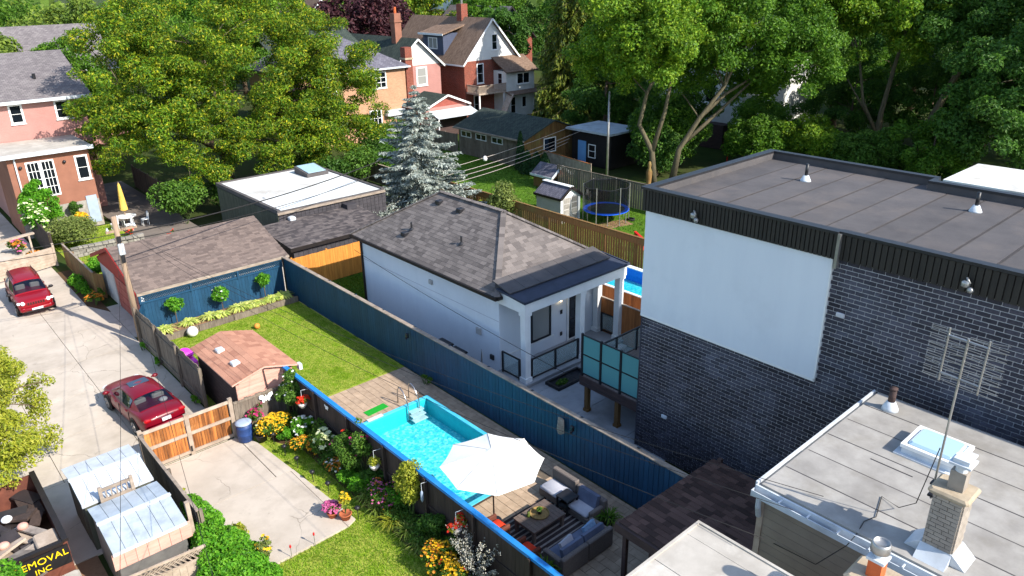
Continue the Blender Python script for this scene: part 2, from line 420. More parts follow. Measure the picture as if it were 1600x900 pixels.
    m['membrane_dark'] = pm('dark roofing membrane', (88, 84, 84), (73, 70, 71), .9, 1.1, 8, orand=.08, bump=.3, bscale=120, grime=(100, 92, 88), gscale=.6)
    m['membrane_grey'] = pm('weathered grey roofing felt', (166, 162, 156), (136, 132, 127), .95, 1.6, 8, orand=.06, bump=.3, bscale=120, grime=(128, 122, 112), gscale=.9)
    m['membrane_light'] = pm('pale worn roofing felt', (188, 181, 171), (162, 155, 145), .95, 1.3, 8, orand=.04, bump=.3, bscale=120, grime=(206, 200, 190), gscale=1.1)
    m['membrane_white'] = pm('white roof coating', (224, 226, 224), (204, 206, 204), .8, 1.2, 7, bump=.1, bscale=60, grime=(150, 140, 128), gscale=.28)
    m['blue_membrane'] = pm('dark porch membrane', (60, 66, 82), (48, 54, 68), .8, 2, 6)
    m['seam'] = pm('roof seam bitumen', (66, 61, 60), (54, 50, 50), .9, 3)
    m['shingle_house'] = shinglem('grey shingle', (122, 114, 110), (106, 99, 96), (90, 84, 82))
    m['shingle_garage'] = shinglem('brown grey shingle', (124, 109, 101), (110, 97, 91), (97, 85, 80))
    m['shingle_brown'] = shinglem('dark brown shingle', (108, 84, 76), (86, 66, 60), (66, 52, 48))
    m['shingle_shed'] = shinglem('terracotta shingle', (188, 138, 114), (174, 126, 104), (162, 114, 94))
    m['shingle_lean'] = shinglem('charcoal shingle', (110, 102, 100), (86, 80, 80), (66, 62, 64))
    m['underlay'] = pm('roof underlay', (78, 72, 69), (66, 61, 59), .95)
    m['green_roof'] = shingle_tex('mossy green shingle', (72, 80, 72), (54, 62, 58), (40, 46, 44))
    m['grey_roof'] = shingle_tex('grey far shingle', (128, 122, 122), (106, 100, 102), (84, 80, 82))
    m['brown_roof'] = shingle_tex('brown far shingle', (134, 112, 96), (112, 92, 78), (90, 74, 64))
    m['slate_roof'] = shingle_tex('slate far shingle', (112, 110, 120), (88, 86, 96), (70, 70, 78))
    m['red_brick'] = brickm('red brick', (140, 62, 46), (112, 46, 36), (150, 120, 104))
    m['tan_brick'] = brickm('tan brick', (186, 140, 108), (168, 122, 92), (186, 160, 136))
    m['pink_siding'] = sidingm('pink siding', (182, 132, 124), .2)
    m['salmon'] = pm('salmon stucco', (152, 104, 84), (132, 88, 71), .9, .9, 7, bump=.2, bscale=60, grime=(124, 86, 72), gscale=.7)
    m['white_siding'] = sidingm('white siding', (228, 228, 224), .18)
    m['beige_siding'] = pm('taupe siding board', (150, 138, 124), (136, 124, 112), .65, 2, 4, orand=.03)
    m['blue_grey'] = sidingm('blue grey cladding', (74, 82, 104), .25)
    m['charcoal'] = pm('charcoal cladding board', (70, 66, 70), (54, 52, 56), .7, 3, 5, orand=.14)
    m['green_slat'] = pm('grey green slat', (96, 98, 84), (72, 74, 64), .8, 3, 5, orand=.15, stretch=(5, 5, .6))
    m['red_paint'] = pm('faded red paint', (150, 40, 34), (124, 32, 28), .6, 2, 5)
    m['red_door'] = pm('brick red garage door', (164, 88, 76), (140, 72, 62), .6, 2, 5, orand=.05)
    m['grey_panel'] = pm('grey wall panel', (186, 182, 178), (164, 160, 156), .8, 1, 6)
    m['shed_side'] = pm('pale pink shed board', (216, 168, 152), (196, 146, 130), .7, 2, 5, orand=.06, stretch=(1, 1, 6))
    m['shed_dark'] = pm('dark brown shed board', (84, 66, 62), (62, 48, 46), .8, 2, 5, orand=.1, stretch=(1, 1, 6))
    m['glass'] = glassm('window glass'); m['glass_blue'] = glassm('window glass blue', (40, 60, 80))
    m['glass_pale'] = glassm('window with pale blind', (150, 150, 146), .1)
    m['glass_clear'] = clearglass('clear glass')
    t = NT('frosted teal glass'); t.b.inputs['Base Color'].default_value = lin((92, 150, 152)); t.b.inputs['Roughness'].default_value = .25
    t.b.inputs['Specular IOR Level'].default_value = .5; m['glass_frost'] = t.m
    m['liner'] = sparkle_linerm('pool liner', [(96, 222, 222), (44, 196, 208), (150, 236, 232), (30, 178, 196), (80, 214, 220)]); m['liner_wall'] = pm('pool wall liner', (40, 186, 200), (30, 172, 190), .5, 3, 3)  # floor liner cells paint in sunlit ripples; the wall liner is plain
    m['liner_blue'] = pm('blue pool liner', (36, 130, 226), (24, 110, 210), .5, 6, 3)
    m['water'] = watermat('pool water', (60, 210, 220))
    m['pool_trim'] = pm('pool rim', (90, 200, 226), (70, 180, 214), .4, 3, 3)
    m['steel'] = pm('stainless steel', (190, 190, 194), (170, 170, 174), .22, 2, 3, metal=.9)
    m['chrome_dull'] = pm('dull aluminium', (176, 174, 170), (150, 148, 146), .4, 3, 4, metal=.7)
    m['canvas'] = pm('white canvas', (240, 238, 234), (228, 226, 222), .9, 2, 4, bump=.1, bscale=80)
    m['pole_dark'] = pm('dark pole', (52, 42, 38), (40, 32, 30), .5)
    m['wicker'] = pm('grey wicker', (128, 118, 112), (96, 88, 84), .85, 26, 3, stretch=(1, 1, 3), bump=.5, bscale=40)
    m['cushion_grey'] = pm('pale grey cushion', (186, 186, 194), (168, 168, 178), .95, 3, 4, bump=.15, bscale=30)
    m['cushion_blue'] = pm('blue grey cushion', (112, 120, 142), (92, 100, 122), .9, 3, 4, bump=.15, bscale=30)
    m['pillow_blue'] = pm('pale patterned pillow', (150, 180, 206), (110, 144, 182), .9, 14, 3)
    m['orange'] = pm('orange red cushion', (214, 62, 30), (190, 48, 24), .85, 3, 4)
    m['table_wood'] = pm('grey brown table board', (120, 104, 96), (92, 80, 74), .7, 2, 6, orand=.12, stretch=(2, 12, 2))
    m['rug_dark'] = pm('dark rug stripe', (60, 50, 50), (48, 40, 42), .95, 8, 3); m['rug_light'] = pm('pale rug stripe', (150, 142, 138), (130, 124, 120), .95, 8, 3)
    m['basket'] = pm('woven tray', (158, 132, 84), (128, 104, 64), .9, 20, 3)
    m['terracotta'] = pm('terracotta', (188, 106, 70), (164, 88, 56), .85, 4, 5); m['black_pot'] = pm('black pot', (36, 34, 36), (28, 26, 28), .6)
    m['white_pot'] = pm('white hanging pot', (230, 222, 214), (210, 200, 192), .6, 5, 4)
    m['bark'] = pm('bark', (116, 98, 80), (76, 62, 50), .95, 3, 7, stretch=(3, 3, .7), bump=.6, bscale=12)
    m['bark_pale'] = pm('pale bark', (112, 102, 80), (76, 70, 54), .95, 2.5, 7, stretch=(3, 3, .7), bump=.6, bscale=12)
    m['stem'] = pm('green stem', (84, 104, 50), (64, 82, 38), .8, 4)
    m['pole_wood'] = pm('utility pole timber', (164, 140, 118), (128, 108, 90), .9, 2, 6, stretch=(5, 5, .4), bump=.3, bscale=14)
    m['cable'] = pm('black cable', (30, 28, 28), (40, 38, 38), .7); m['cable_pale'] = pm('pale cable', (190, 178, 170), (170, 158, 150), .7)
    m['car_red'] = pm('dark red car paint', (138, 6, 22), (128, 4, 20), .35, 1, 2, spec=.4, coat=.25)
    m['car_red2'] = pm('wine red car paint', (118, 2, 26), (108, 2, 22), .35, 1, 2, spec=.4, coat=.25)
    m['car_glass'] = glassm('car glass', (16, 26, 40), .05, .6); m['car_glass_clear'] = clearglass('see-through car glass', (14, 26, 44), .5)
    m['tyre'] = pm('tyre rubber', (28, 28, 28), (36, 36, 36), .85); m['alloy'] = pm('alloy wheel', (170, 168, 168), (140, 138, 138), .35, 4, 3, metal=.6)
    m['lamp_clear'] = pm('headlamp', (225, 225, 225), (240, 240, 240), .15, 3, 2, spec=.6); m['lamp_red'] = pm('tail lamp', (170, 10, 16), (150, 8, 12), .2, 3, 2, spec=.6)
    m['plate'] = pm('white plate', (226, 226, 232), (216, 216, 226), .5); m['bumper_dark'] = pm('dark bumper plastic', (40, 36, 38), (30, 28, 30), .6)
    m['blue_drum'] = pm('blue plastic drum', (44, 72, 126), (34, 58, 106), .5, 3, 4); m['lid_grey'] = pm('pale blue lid', (164, 178, 196), (146, 160, 180), .5)
    m['plastic_black'] = pm('black plastic bin', (30, 32, 38), (40, 42, 48), .5); m['magenta'] = pm('magenta plastic', (248, 70, 214), (236, 56, 200), .5)
    m['green_mat'] = pm('green mat', (24, 160, 44), (18, 140, 36), .9, 20, 3); m['toy_red'] = pm('red plastic', (206, 40, 40), (186, 30, 32), .45)
    m['trampoline_blue'] = pm('trampoline pad blue', (24, 92, 220), (18, 74, 190), .5, 3); m['net'] = clearglass('safety net', (16, 18, 24), .6)
    m['tramp_mat'] = pm('trampoline mat', (28, 30, 38), (36, 38, 46), .8)
    m['pink_white'] = pm('white plastic', (238, 234, 234), (228, 224, 224), .5); m['ball_orange'] = pm('orange ball', (224, 146, 62), (206, 126, 48), .7)
    m['clay_flue'] = pm('clay flue', (206, 104, 58), (182, 86, 46), .85, 5, 5); m['cap_stone'] = pm('buff stone cap', (184, 168, 144), (154, 138, 116), .95, 4, 6, bump=.3, bscale=30)
    m['chimney_brick'] = pm('painted chimney brick', (164, 154, 142), (140, 130, 120), .9, 3, 5, orand=.12, irand=.12)
    m['yellow_cloth'] = pm('yellow canvas', (228, 190, 96), (204, 164, 70), .85); m['stone'] = pm('field stone', (150, 144, 136), (112, 108, 102), .95, 5, 6, orand=.25, irand=.25)
    m['sign_black'] = pm('black sign board', (24, 22, 24), (32, 30, 32), .6); m['sign_yellow'] = pm('yellow lettering', (250, 214, 30), (240, 200, 20), .5)
    m['rust'] = pm('rusty brown steel', (120, 70, 54), (88, 48, 38), .85, 3, 7, grime=(60, 40, 34), gscale=1)
    m['rubble'] = pm('rubble board', (150, 140, 130), (100, 90, 84), .9, 3, 6, orand=.4); m['black_sheet'] = pm('black plastic sheet', (44, 40, 42), (60, 54, 54), .5, 3, 5)
    m['skylight'] = glassm('skylight glass', (170, 200, 216), .05, .6)
    m['flower_yellow'] = leafm('yellow petals', [(246, 190, 20), (252, 208, 40), (236, 170, 14), (250, 220, 80)], .3, .15)
    m['flower_orange'] = leafm('orange petals', [(206, 122, 36), (232, 150, 40), (180, 96, 36), (240, 176, 60)], .3, .15)
    m['flower_red'] = leafm('red petals', [(226, 50, 28), (240, 76, 36), (200, 30, 30)], .3, .15)
    m['flower_pink'] = leafm('pink petals', [(214, 90, 150), (228, 130, 176), (190, 66, 130)], .3, .15)
    m['flower_magenta'] = leafm('magenta petals', [(190, 40, 110), (214, 70, 130), (160, 40, 80)], .3, .15)
    m['flower_white'] = leafm('white petals', [(240, 240, 230), (228, 232, 220), (246, 244, 240)], .3, .1)
    m['flower_cream'] = leafm('cream petals', [(236, 240, 190), (224, 230, 170), (244, 244, 214)], .3, .1)
    m['willow'] = leafm('pale variegated leaves', [(224, 220, 206), (200, 196, 180), (110, 110, 90), (236, 232, 224)], .25, .15)
    m['stem_dark'] = pm('dark stem', (52, 42, 40), (40, 32, 30), .8, 4)
    L = leafm
    m['lf_locust'] = L('locust leaves', [(48, 86, 18), (70, 110, 20), (100, 134, 24), (138, 156, 30), (56, 94, 18), (190, 184, 42)], .3, .68, .32)
    m['lf_maple'] = L('maple leaves', [(58, 98, 26), (82, 124, 32), (112, 150, 42), (66, 106, 28)], .42, .5, .35)
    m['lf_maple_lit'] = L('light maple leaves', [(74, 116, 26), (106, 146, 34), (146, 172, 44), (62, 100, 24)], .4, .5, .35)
    m['lf_dark'] = L('dark leaves', [(52, 88, 32), (68, 108, 38), (92, 130, 46), (58, 96, 34)], .42, .45, .3)
    m['lf_purple'] = L('purple leaves', [(62, 34, 42), (82, 44, 52), (50, 28, 34), (100, 58, 60)], .3, .35, .4)
    m['lf_far'] = L('far leaves', [(78, 104, 40), (104, 130, 46), (132, 150, 56), (64, 90, 36)], .4, .4, .12)
    m['lf_spruce'] = L('blue spruce needles', [(140, 150, 144), (170, 178, 170), (98, 112, 108), (194, 198, 188), (120, 134, 124)], .15, .4, .9)
    m['lf_norway'] = L('drooping spruce needles', [(52, 76, 28), (84, 104, 34), (136, 142, 48), (44, 64, 26)], .25, .4, .6)
    m['lf_bright'] = L('bright green leaves', [(66, 130, 22), (92, 158, 32), (124, 182, 48), (52, 108, 20)], .4, .3, 1.5)
    m['lf_mid'] = L('mid green leaves', [(60, 96, 30), (82, 122, 38), (108, 144, 52), (48, 80, 26)], .4, .3, 1.5)
    m['lf_hosta'] = L('variegated hosta leaves', [(190, 204, 90), (214, 218, 120), (140, 176, 60), (226, 226, 150)], .35, .2, 2)
    m['lf_yellow'] = L('yellow green leaves', [(150, 160, 40), (182, 182, 60), (120, 140, 40), (200, 196, 84)], .4, .3, 1.0)
    m['lf_grass'] = L('strap leaves', [(110, 138, 50), (146, 166, 70), (84, 112, 40), (180, 180, 96)], .4, .25, 2)
    m['lf_fern'] = L('fern leaves', [(60, 100, 24), (90, 134, 30), (120, 150, 44)], .4, .3, 2)
    m['lf_cedar'] = L('cedar hedge leaves', [(28, 56, 26), (40, 74, 30), (54, 88, 36)], .2, .35, 1.5)
    m['lf_olive'] = L('olive shrub leaves', [(110, 126, 58), (132, 146, 72), (88, 106, 48), (150, 158, 90)], .35, .3, 1.5)
setup_materials()
# ------------------------------------------------------------------ repeated pieces
CUBES = {}
_cv = np.array([(-.5, -.5, -.5), (.5, -.5, -.5), (.5, .5, -.5), (-.5, .5, -.5), (-.5, -.5, .5), (.5, -.5, .5), (.5, .5, .5), (-.5, .5, .5)])
_cf = np.array([(3, 2, 1, 0), (4, 5, 6, 7), (0, 1, 5, 4), (1, 2, 6, 5), (2, 3, 7, 6), (3, 0, 4, 7)])
AX = (V((1, 0, 0)), V((0, 1, 0)), V((0, 0, 1)))
CAMP = V((0, 0, 16.5))

def in_frame(p, m=0.0):
    d = V(p) - CAMP; zf = d.dot(_f)
    if zf < .5: return False
    x = d.dot(_r) / zf * 1174.34; y = -d.dot(_u) / zf * 1174.34
    return abs(x) < 800 + m and abs(y) < 450 + m

def pieces(name, parent, items, mat, nobj=300, rest=None):
    """items: (centre, axes or None, full sizes). The nearest nobj in view are objects, the rest one joined part"""
    items = [(c, ax if ax is None or V(ax[0]).cross(V(ax[1])).dot(V(ax[2])) > 0 else (-V(ax[0]), ax[1], ax[2]), d) for c, ax, d in items]
    key = mat.name
    if key not in CUBES:
        mb = MB(); mb.add([tuple(p) for p in _cv], [tuple(q) for q in _cf]); CUBES[key] = unit_mesh('piece ' + key, mb, mat)
    me = CUBES[key]; off = V(OFF[parent.name])
    order = sorted(items, key=lambda it: (not in_frame(it[0]), (V(it[0]) - CAMP).length))
    for c, ax, d in order[:nobj]:
        a = ax or AX
        M = Matrix(((a[0][0] * d[0], a[1][0] * d[1], a[2][0] * d[2], c[0] - off[0]), (a[0][1] * d[0], a[1][1] * d[1], a[2][1] * d[2], c[1] - off[1]),
                    (a[0][2] * d[0], a[1][2] * d[1], a[2][2] * d[2], c[2] - off[2]), (0, 0, 0, 1)))
        o = bpy.data.objects.new(name, me); COL.objects.link(o); o.parent = parent; o.matrix_local = M; OFF[o.name] = OFF[parent.name]
    left = order[nobj:]
    if left:
        n = len(left); vs = np.empty((n * 8, 3)); fs = np.empty((n * 6, 4), dtype=np.int32)
        for i, (c, ax, d) in enumerate(left):
            A = np.array(ax or AX) * np.array(d)[:, None]
            vs[i * 8:i * 8 + 8] = _cv @ A + np.array(c); fs[i * 6:i * 6 + 6] = _cf + i * 8
        o = np_mesh(rest or ('far_' + name + 's'), vs, fs, mat, parent); o['kind'] = 'stuff'

def shingle_items(e0, e1, r1, r0, tab, course, rng, thick=.014):
    """tabs on a roof plane: eave e0-e1, upper edge r0-r1 (may be shorter: hip)"""
    e0, e1, r0, r1 = V(e0), V(e1), V(r0), V(r1)
    e = (e1 - e0); L = e.length; e = e / L
    up = (r0 - e0); up = up - e * up.dot(e); H = up.length; s = up / H; n = e.cross(s)
    if n.z < 0: n = -n
    l0 = (r0 - e0).dot(e); l1 = (r1 - e0).dot(e)
    out = []; k = int(round(H / course)); c = H / k
    tilt = math.atan2(thick * 1.1, c); s2 = (s * math.cos(tilt) - n * math.sin(tilt)); n2 = (n * math.cos(tilt) + s * math.sin(tilt))
    for i in range(k):
        t = (i + .5) / k; a = l0 * t; b = L + (l1 - L) * t; x = a - rng.random() * tab
        while x < b:
            wd = tab * rng.uniform(.62, 1.3); xa, xb = max(x, a), min(x + wd, b); x += wd
            if xb - xa < .05: continue
            p = e0 + e * ((xa + xb) / 2) + s * ((i + .5) * c) + n * (thick * .9)
            out.append((p, (e, s2, n2), (xb - xa - .003, c * 1.12, thick * rng.uniform(.9, 1.2))))
    return out

def fence(name, label, p0, p1, h, bw, mat, cat='fence', z0=0.0, t=.03, capw=0, capmat=None, post=0, postmat=None, rails=(), railmat=None, railside=1, jit=.01, group=None, gap=.006, seed=1, parent=None, boardname='board'):
    rng = random.Random(seed); p0, p1 = V((p0[0], p0[1], z0)), V((p1[0], p1[1], z0)); d = p1 - p0; L = d.length; d = d / L; nrm = V((-d.y, d.x, 0)) * railside
    root = parent or thing(name, label, cat, (p0 + p1) / 2, group)
    k = max(1, int(round(L / bw))); wd = L / k; its = []
    for i in range(k):
        hh = h + rng.uniform(-jit, jit); c = p0 + d * ((i + .5) * wd) + Z * (hh / 2) + nrm * rng.uniform(-.003, .003)
        its.append((c, (d, nrm, Z), (wd - gap, t, hh)))
    pieces(boardname, root, its, mat, 300)
    if capw:
        mb = MB(); mb.bar(p0 + Z * (h + .03), p1 + Z * (h + .03), capw, .04); mk('cap_rail', mb, capmat or mat, root)
    for k_, rz in enumerate(rails):
        mb = MB(); off = nrm * (t / 2 + .022); mb.bar(p0 + Z * rz + off, p1 + Z * rz + off, .04, .09); mk('rail', mb, railmat or mat, root)
    if post:
        n = max(1, int(round(L / post)))
        for i in range(n + 1):
            c = p0 + d * (L * i / n) + nrm * (t / 2 + .07); mb = MB(); mb.obox(c + Z * ((h + .05) / 2), (d, nrm, Z), (.05, .05, (h + .05) / 2)); mk('post', mb, postmat or mat, root)
    return root

def wbox(face, at, u0, u1, z0, z1, d0, d1):
    """box on a wall: d measured outward from the wall plane"""
    if face == '-y': return (u0, u1, at - d1, at - d0, z0, z1)
    if face == '+y': return (u0, u1, at + d0, at + d1, z0, z1)
    if face == '-x': return (at - d1, at - d0, u0, u1, z0, z1)
    return (at + d0, at + d1, u0, u1, z0, z1)

def window(parent, face, at, u0, u1, z0, z1, fmat=None, pmat=None, nx=1, nz=1, fw=.08, mw=.03, sill=True, name='window', proud=.05):
    fmat = fmat or MT['white_paint']; pmat = pmat or MT['glass']
    mb = MB()
    for a, b, c, d in ((u0, u0 + fw, z0, z1), (u1 - fw, u1, z0, z1), (u0 + fw, u1 - fw, z0, z0 + fw), (u0 + fw, u1 - fw, z1 - fw, z1)): mb.box(*wbox(face, at, a, b, c, d, -.02, proud))
    fr = mk(name, mb, fmat, parent)
    iu0, iu1, iz0, iz1 = u0 + fw, u1 - fw, z0 + fw, z1 - fw
    du, dz = (iu1 - iu0) / nx, (iz1 - iz0) / nz
    if nx * nz > 1:
        mb = MB()
        for i in range(1, nx): mb.box(*wbox(face, at, iu0 + du * i - mw / 2, iu0 + du * i + mw / 2, iz0, iz1, .003, proud - .008))
        for j in range(1, nz): mb.box(*wbox(face, at, iu0, iu1, iz0 + dz * j - mw / 2, iz0 + dz * j + mw / 2, .002, proud - .012))
        mk('glazing_bar', mb, fmat, fr)
    for i in range(nx):
        for j in range(nz):
            mb = MB(); mb.box(*wbox(face, at, iu0 + du * i, iu0 + du * (i + 1), iz0 + dz * j, iz0 + dz * (j + 1), -.015, .012)); mk('pane', mb, pmat, fr)
    if sill:
        mb = MB(); mb.box(*wbox(face, at, u0 - .05, u1 + .05, z0 - .06, z0 - .002, .002, proud + .05)); mk('sill', mb, fmat, fr)
    return fr

def gable(parent, x0, x1, y0, y1, z0, ze, zr, axis, wallm, roofm, over=.35, thick=.12, gablem=None, trim=None, roofname='roof'):
    """box with a gable roof; axis = ridge direction"""
    mb = MB(); mb.box(x0, x1, y0, y1, z0, ze); mk('wall', mb, wallm, parent)
    g = MB()
    if axis == 'y':
        xm = (x0 + x1) / 2
        for a, b in ((y0, y0 + .15), (y1 - .15, y1)): g.prism([(x0, ze), (x1, ze), (xm, zr)], 'y', a, b)
        s = (zr - ze) / (xm - x0); dz = over * s
        rf = MB(); up = .02
        rf.slab([(x0 - over, y0 - over, ze - dz + thick + up), (xm, y0 - over, zr + thick + up), (xm, y1 + over, zr + thick + up), (x0 - over, y1 + over, ze - dz + thick + up)], thick)
        rf.slab([(xm, y0 - over, zr + thick + up), (x1 + over, y0 - over, ze - dz + thick + up), (x1 + over, y1 + over, ze - dz + thick + up), (xm, y1 + over, zr + thick + up)], thick)
    else:
        ym = (y0 + y1) / 2
        for a, b in ((x0, x0 + .15), (x1 - .15, x1)): g.prism([(y0, ze), (y1, ze), (ym, zr)], 'x', a, b)
        s = (zr - ze) / (ym - y0); dz = over * s; rf = MB(); up = .02
        rf.slab([(x0 - over, y0 - over, ze - dz + thick + up), (x1 + over, y0 - over, ze - dz + thick + up), (x1 + over, ym, zr + thick + up), (x0 - over, ym, zr + thick + up)], thick)
        rf.slab([(x0 - over, ym, zr + thick + up), (x1 + over, ym, zr + thick + up), (x1 + over, y1 + over, ze - dz + thick + up), (x0 - over, y1 + over, ze - dz + thick + up)], thick)
    for q in range(2):
        h = MB(); h.v = g.v[q * 6:q * 6 + 6]; h.f = [tuple(i - q * 6 for i in fc) for fc in g.f[q * 5:q * 5 + 5]]; mk('gable', h, gablem or wallm, parent)
    r = mk(roofname, rf, roofm, parent)
    if trim:
        tb = MB(); h = .2
        if axis == 'y':
            for yy in (y0 - over - .02,):
                for xa, xb in ((x0 - over, xm), (x1 + over, xm)):
                    tb.bar((xa, yy, ze - dz + .06), (xb, yy, zr + .06), .04, h)
            for xx in (x0 - over - .02, x1 + over + .02): tb.box(xx - .03, xx + .03, y0 - over, y1 + over, ze - dz - .03, ze - dz + .14)
        else:
            for xx in (x0 - over - .02,):
                for ya, yb in ((y0 - over, ym), (y1 + over, ym)): tb.bar((xx, ya, ze - dz + .06), (xx, yb, zr + .06), .04, h)
            for yy in (y0 - over - .02,): tb.box(x0 - over, x1 + over, yy - .03, yy + .03, ze - dz - .03, ze - dz + .14)
        mk('trim_board', tb, trim, parent)
    return r

# ------------------------------------------------------------------ plants
def unit(a): return a / np.maximum(np.linalg.norm(a, axis=1, keepdims=True), 1e-9)

def leaf_quads(P, Nn, size, rng, aspect=.5, droop=0.0, bend=.15, axis=None):
    """rhombic leaves at P, faces roughly square to Nn"""
    n = len(P); a = unit(rng.normal(size=(n, 3)) if axis is None else axis + .35 * rng.normal(size=(n, 3)))
    Nn = unit(Nn); a = a - Nn * (a * Nn).sum(1, keepdims=True); a = unit(a); b = np.cross(Nn, a)
    if droop: a = unit(a + np.array([0, 0, -droop]))
    sz = np.asarray(size).reshape(-1, 1) * np.ones((n, 1)); L = a * sz * .5; W = b * sz * .5 * aspect
    v = np.empty((n, 4, 3)); k = Nn * sz * bend
    v[:, 0] = P - L - k * .5; v[:, 1] = P + W - L * .1 + k * .3; v[:, 2] = P + L - k; v[:, 3] = P - W - L * .1 + k * .3
    return v.reshape(-1, 3), np.arange(n * 4, dtype=np.int32).reshape(-1, 4)

def blob_points(blobs, n, rng, inner=.45, upb=.25):
    C = np.array([b[0] for b in blobs]); Rr = np.array([b[1] if np.ndim(b[1]) else (b[1],) * 3 for b in blobs], dtype=float)
    wgt = (Rr[:, 0] * Rr[:, 1] + Rr[:, 0] * Rr[:, 2]); idx = rng.choice(len(C), n, p=wgt / wgt.sum())
    d = unit(rng.normal(size=(n, 3)) + np.array([0, 0, upb])); r = inner + (1 - inner) * rng.random((n, 1)) ** .6
    P = C[idx] + d * Rr[idx] * r
    return P, unit(d + np.array([0, 0, .5]) + .7 * rng.normal(size=(n, 3)))

def foliage(name, parent, blobs, n, size, mat, rng, aspect=.5, inner=.45, svar=.35, zmin=None, kind=None, droop=0.0, upb=.25):
    P, Nn = blob_points(blobs, n, rng, inner, upb)
    if zmin is not None: k = P[:, 2] > zmin; P, Nn = P[k], Nn[k]
    sz = size * (1 + svar * rng.uniform(-1, 1, len(P))); v, f = leaf_quads(P, Nn, sz, rng, aspect, droop)
    o = np_mesh(name, v, f, mat, parent)
    if kind: o['kind'] = kind
    return o

def crown_blobs(c, r, nb, br, rng, flat=1.0, bottom=-.75, shell=.45):
    """uneven clumps spread through an ellipsoid crown"""
    out = []; c = np.array(c); r = np.array(r)
    ph = rng.uniform(0, 6.28, 6)
    while len(out) < nb:
        d = rng.normal(size=3); d /= np.linalg.norm(d)
        if d[2] < bottom: continue
        az = math.atan2(d[1], d[0]); wob = 1 + .13 * math.sin(3 * az + ph[0]) + .1 * math.sin(5 * az + ph[1] + 2 * d[2]) + .08 * math.sin(7 * d[2] + ph[2])
        q = (shell + (1 - shell) * rng.random() ** .55) * wob
        k = br * rng.uniform(.6, 1.35)
        out.append((c + d * r * q * .92, (k, k, k * flat)))
    return out

def branch_path(a, b, rng, sag=.12, n=4):
    a, b = np.array(a, float), np.array(b, float); L = np.linalg.norm(b - a); pts = []
    for i in range(n + 1):
        t = i / n; p = a * (1 - t) + b * t; p = p + np.array([0, 0, L * sag * math.sin(math.pi * t)]) + rng.normal(size=3) * L * .03 * (0 < i < n); pts.append(tuple(p))
    return pts

def tree(name, label, base, trunk_pts, tr, blobs, nleaf, size, mat, bark, rng, group=None, aspect=.5, limbs=14, inner=.4, droop=0.0, cat='tree', forks=None):
    root = thing(name, label, cat, base, group)
    mb = MB(); pts = [V(p) for p in trunk_pts]; n = len(pts)
    mb.tube(pts, [tr * (1.25 if i == 0 else 1 - .6 * i / (n - 1)) for i in range(n)], 10)
    for fk, fr in (forks or []): mb.tube([V(p) for p in fk], [fr * (1 - .6 * i / (len(fk) - 1)) for i in range(len(fk))], 8)
    srcs = [(p, tr * .45) for p in trunk_pts[max(1, n // 2):]] + [(p, fr * .4) for fk, fr in (forks or []) for p in fk[1:]]
    pick = rng.permutation(len(blobs))[:limbs]
    for i in pick:
        c = np.array(blobs[i][0]); s, sr = min(srcs, key=lambda q: np.linalg.norm(np.array(q[0]) - c) + .8 * max(0, q[0][2] - c[2]))
        pp = branch_path(s, c, rng); m = len(pp); mb.tube(pp, [max(sr * .55 * (1 - .8 * k / (m - 1)), .02) for k in range(m)], 6, False)
    mk('trunk', mb, bark, root, smooth=True, fix=False)
    foliage('crown', root, blobs, nleaf, size, mat, rng, aspect, inner, droop=droop)
    return root

def round_tree(name, label, x, y, h, rx, ry, zc, rz, nb, br, nleaf, size, mat, rng, group=None, tr=.3, bark=None, flat=.8, lean=(0, 0), bottom=-.7, aspect=.55, z0=0, limbs=10, shell=.45):
    blobs = crown_blobs((x + lean[0], y + lean[1], z0 + zc), (rx, ry, rz), nb, br, rng, flat, bottom, shell)
    pts = [(x, y, z0), (x + lean[0] * .15, y + lean[1] * .15, z0 + h * .18), (x + lean[0] * .4, y + lean[1] * .4, z0 + h * .4), (x + lean[0] * .8, y + lean[1] * .8, z0 + h * .7)]
    return tree(name, label, (x, y, z0), pts, tr, blobs, nleaf, size, mat, bark or MT['bark'], rng, group, aspect, limbs)

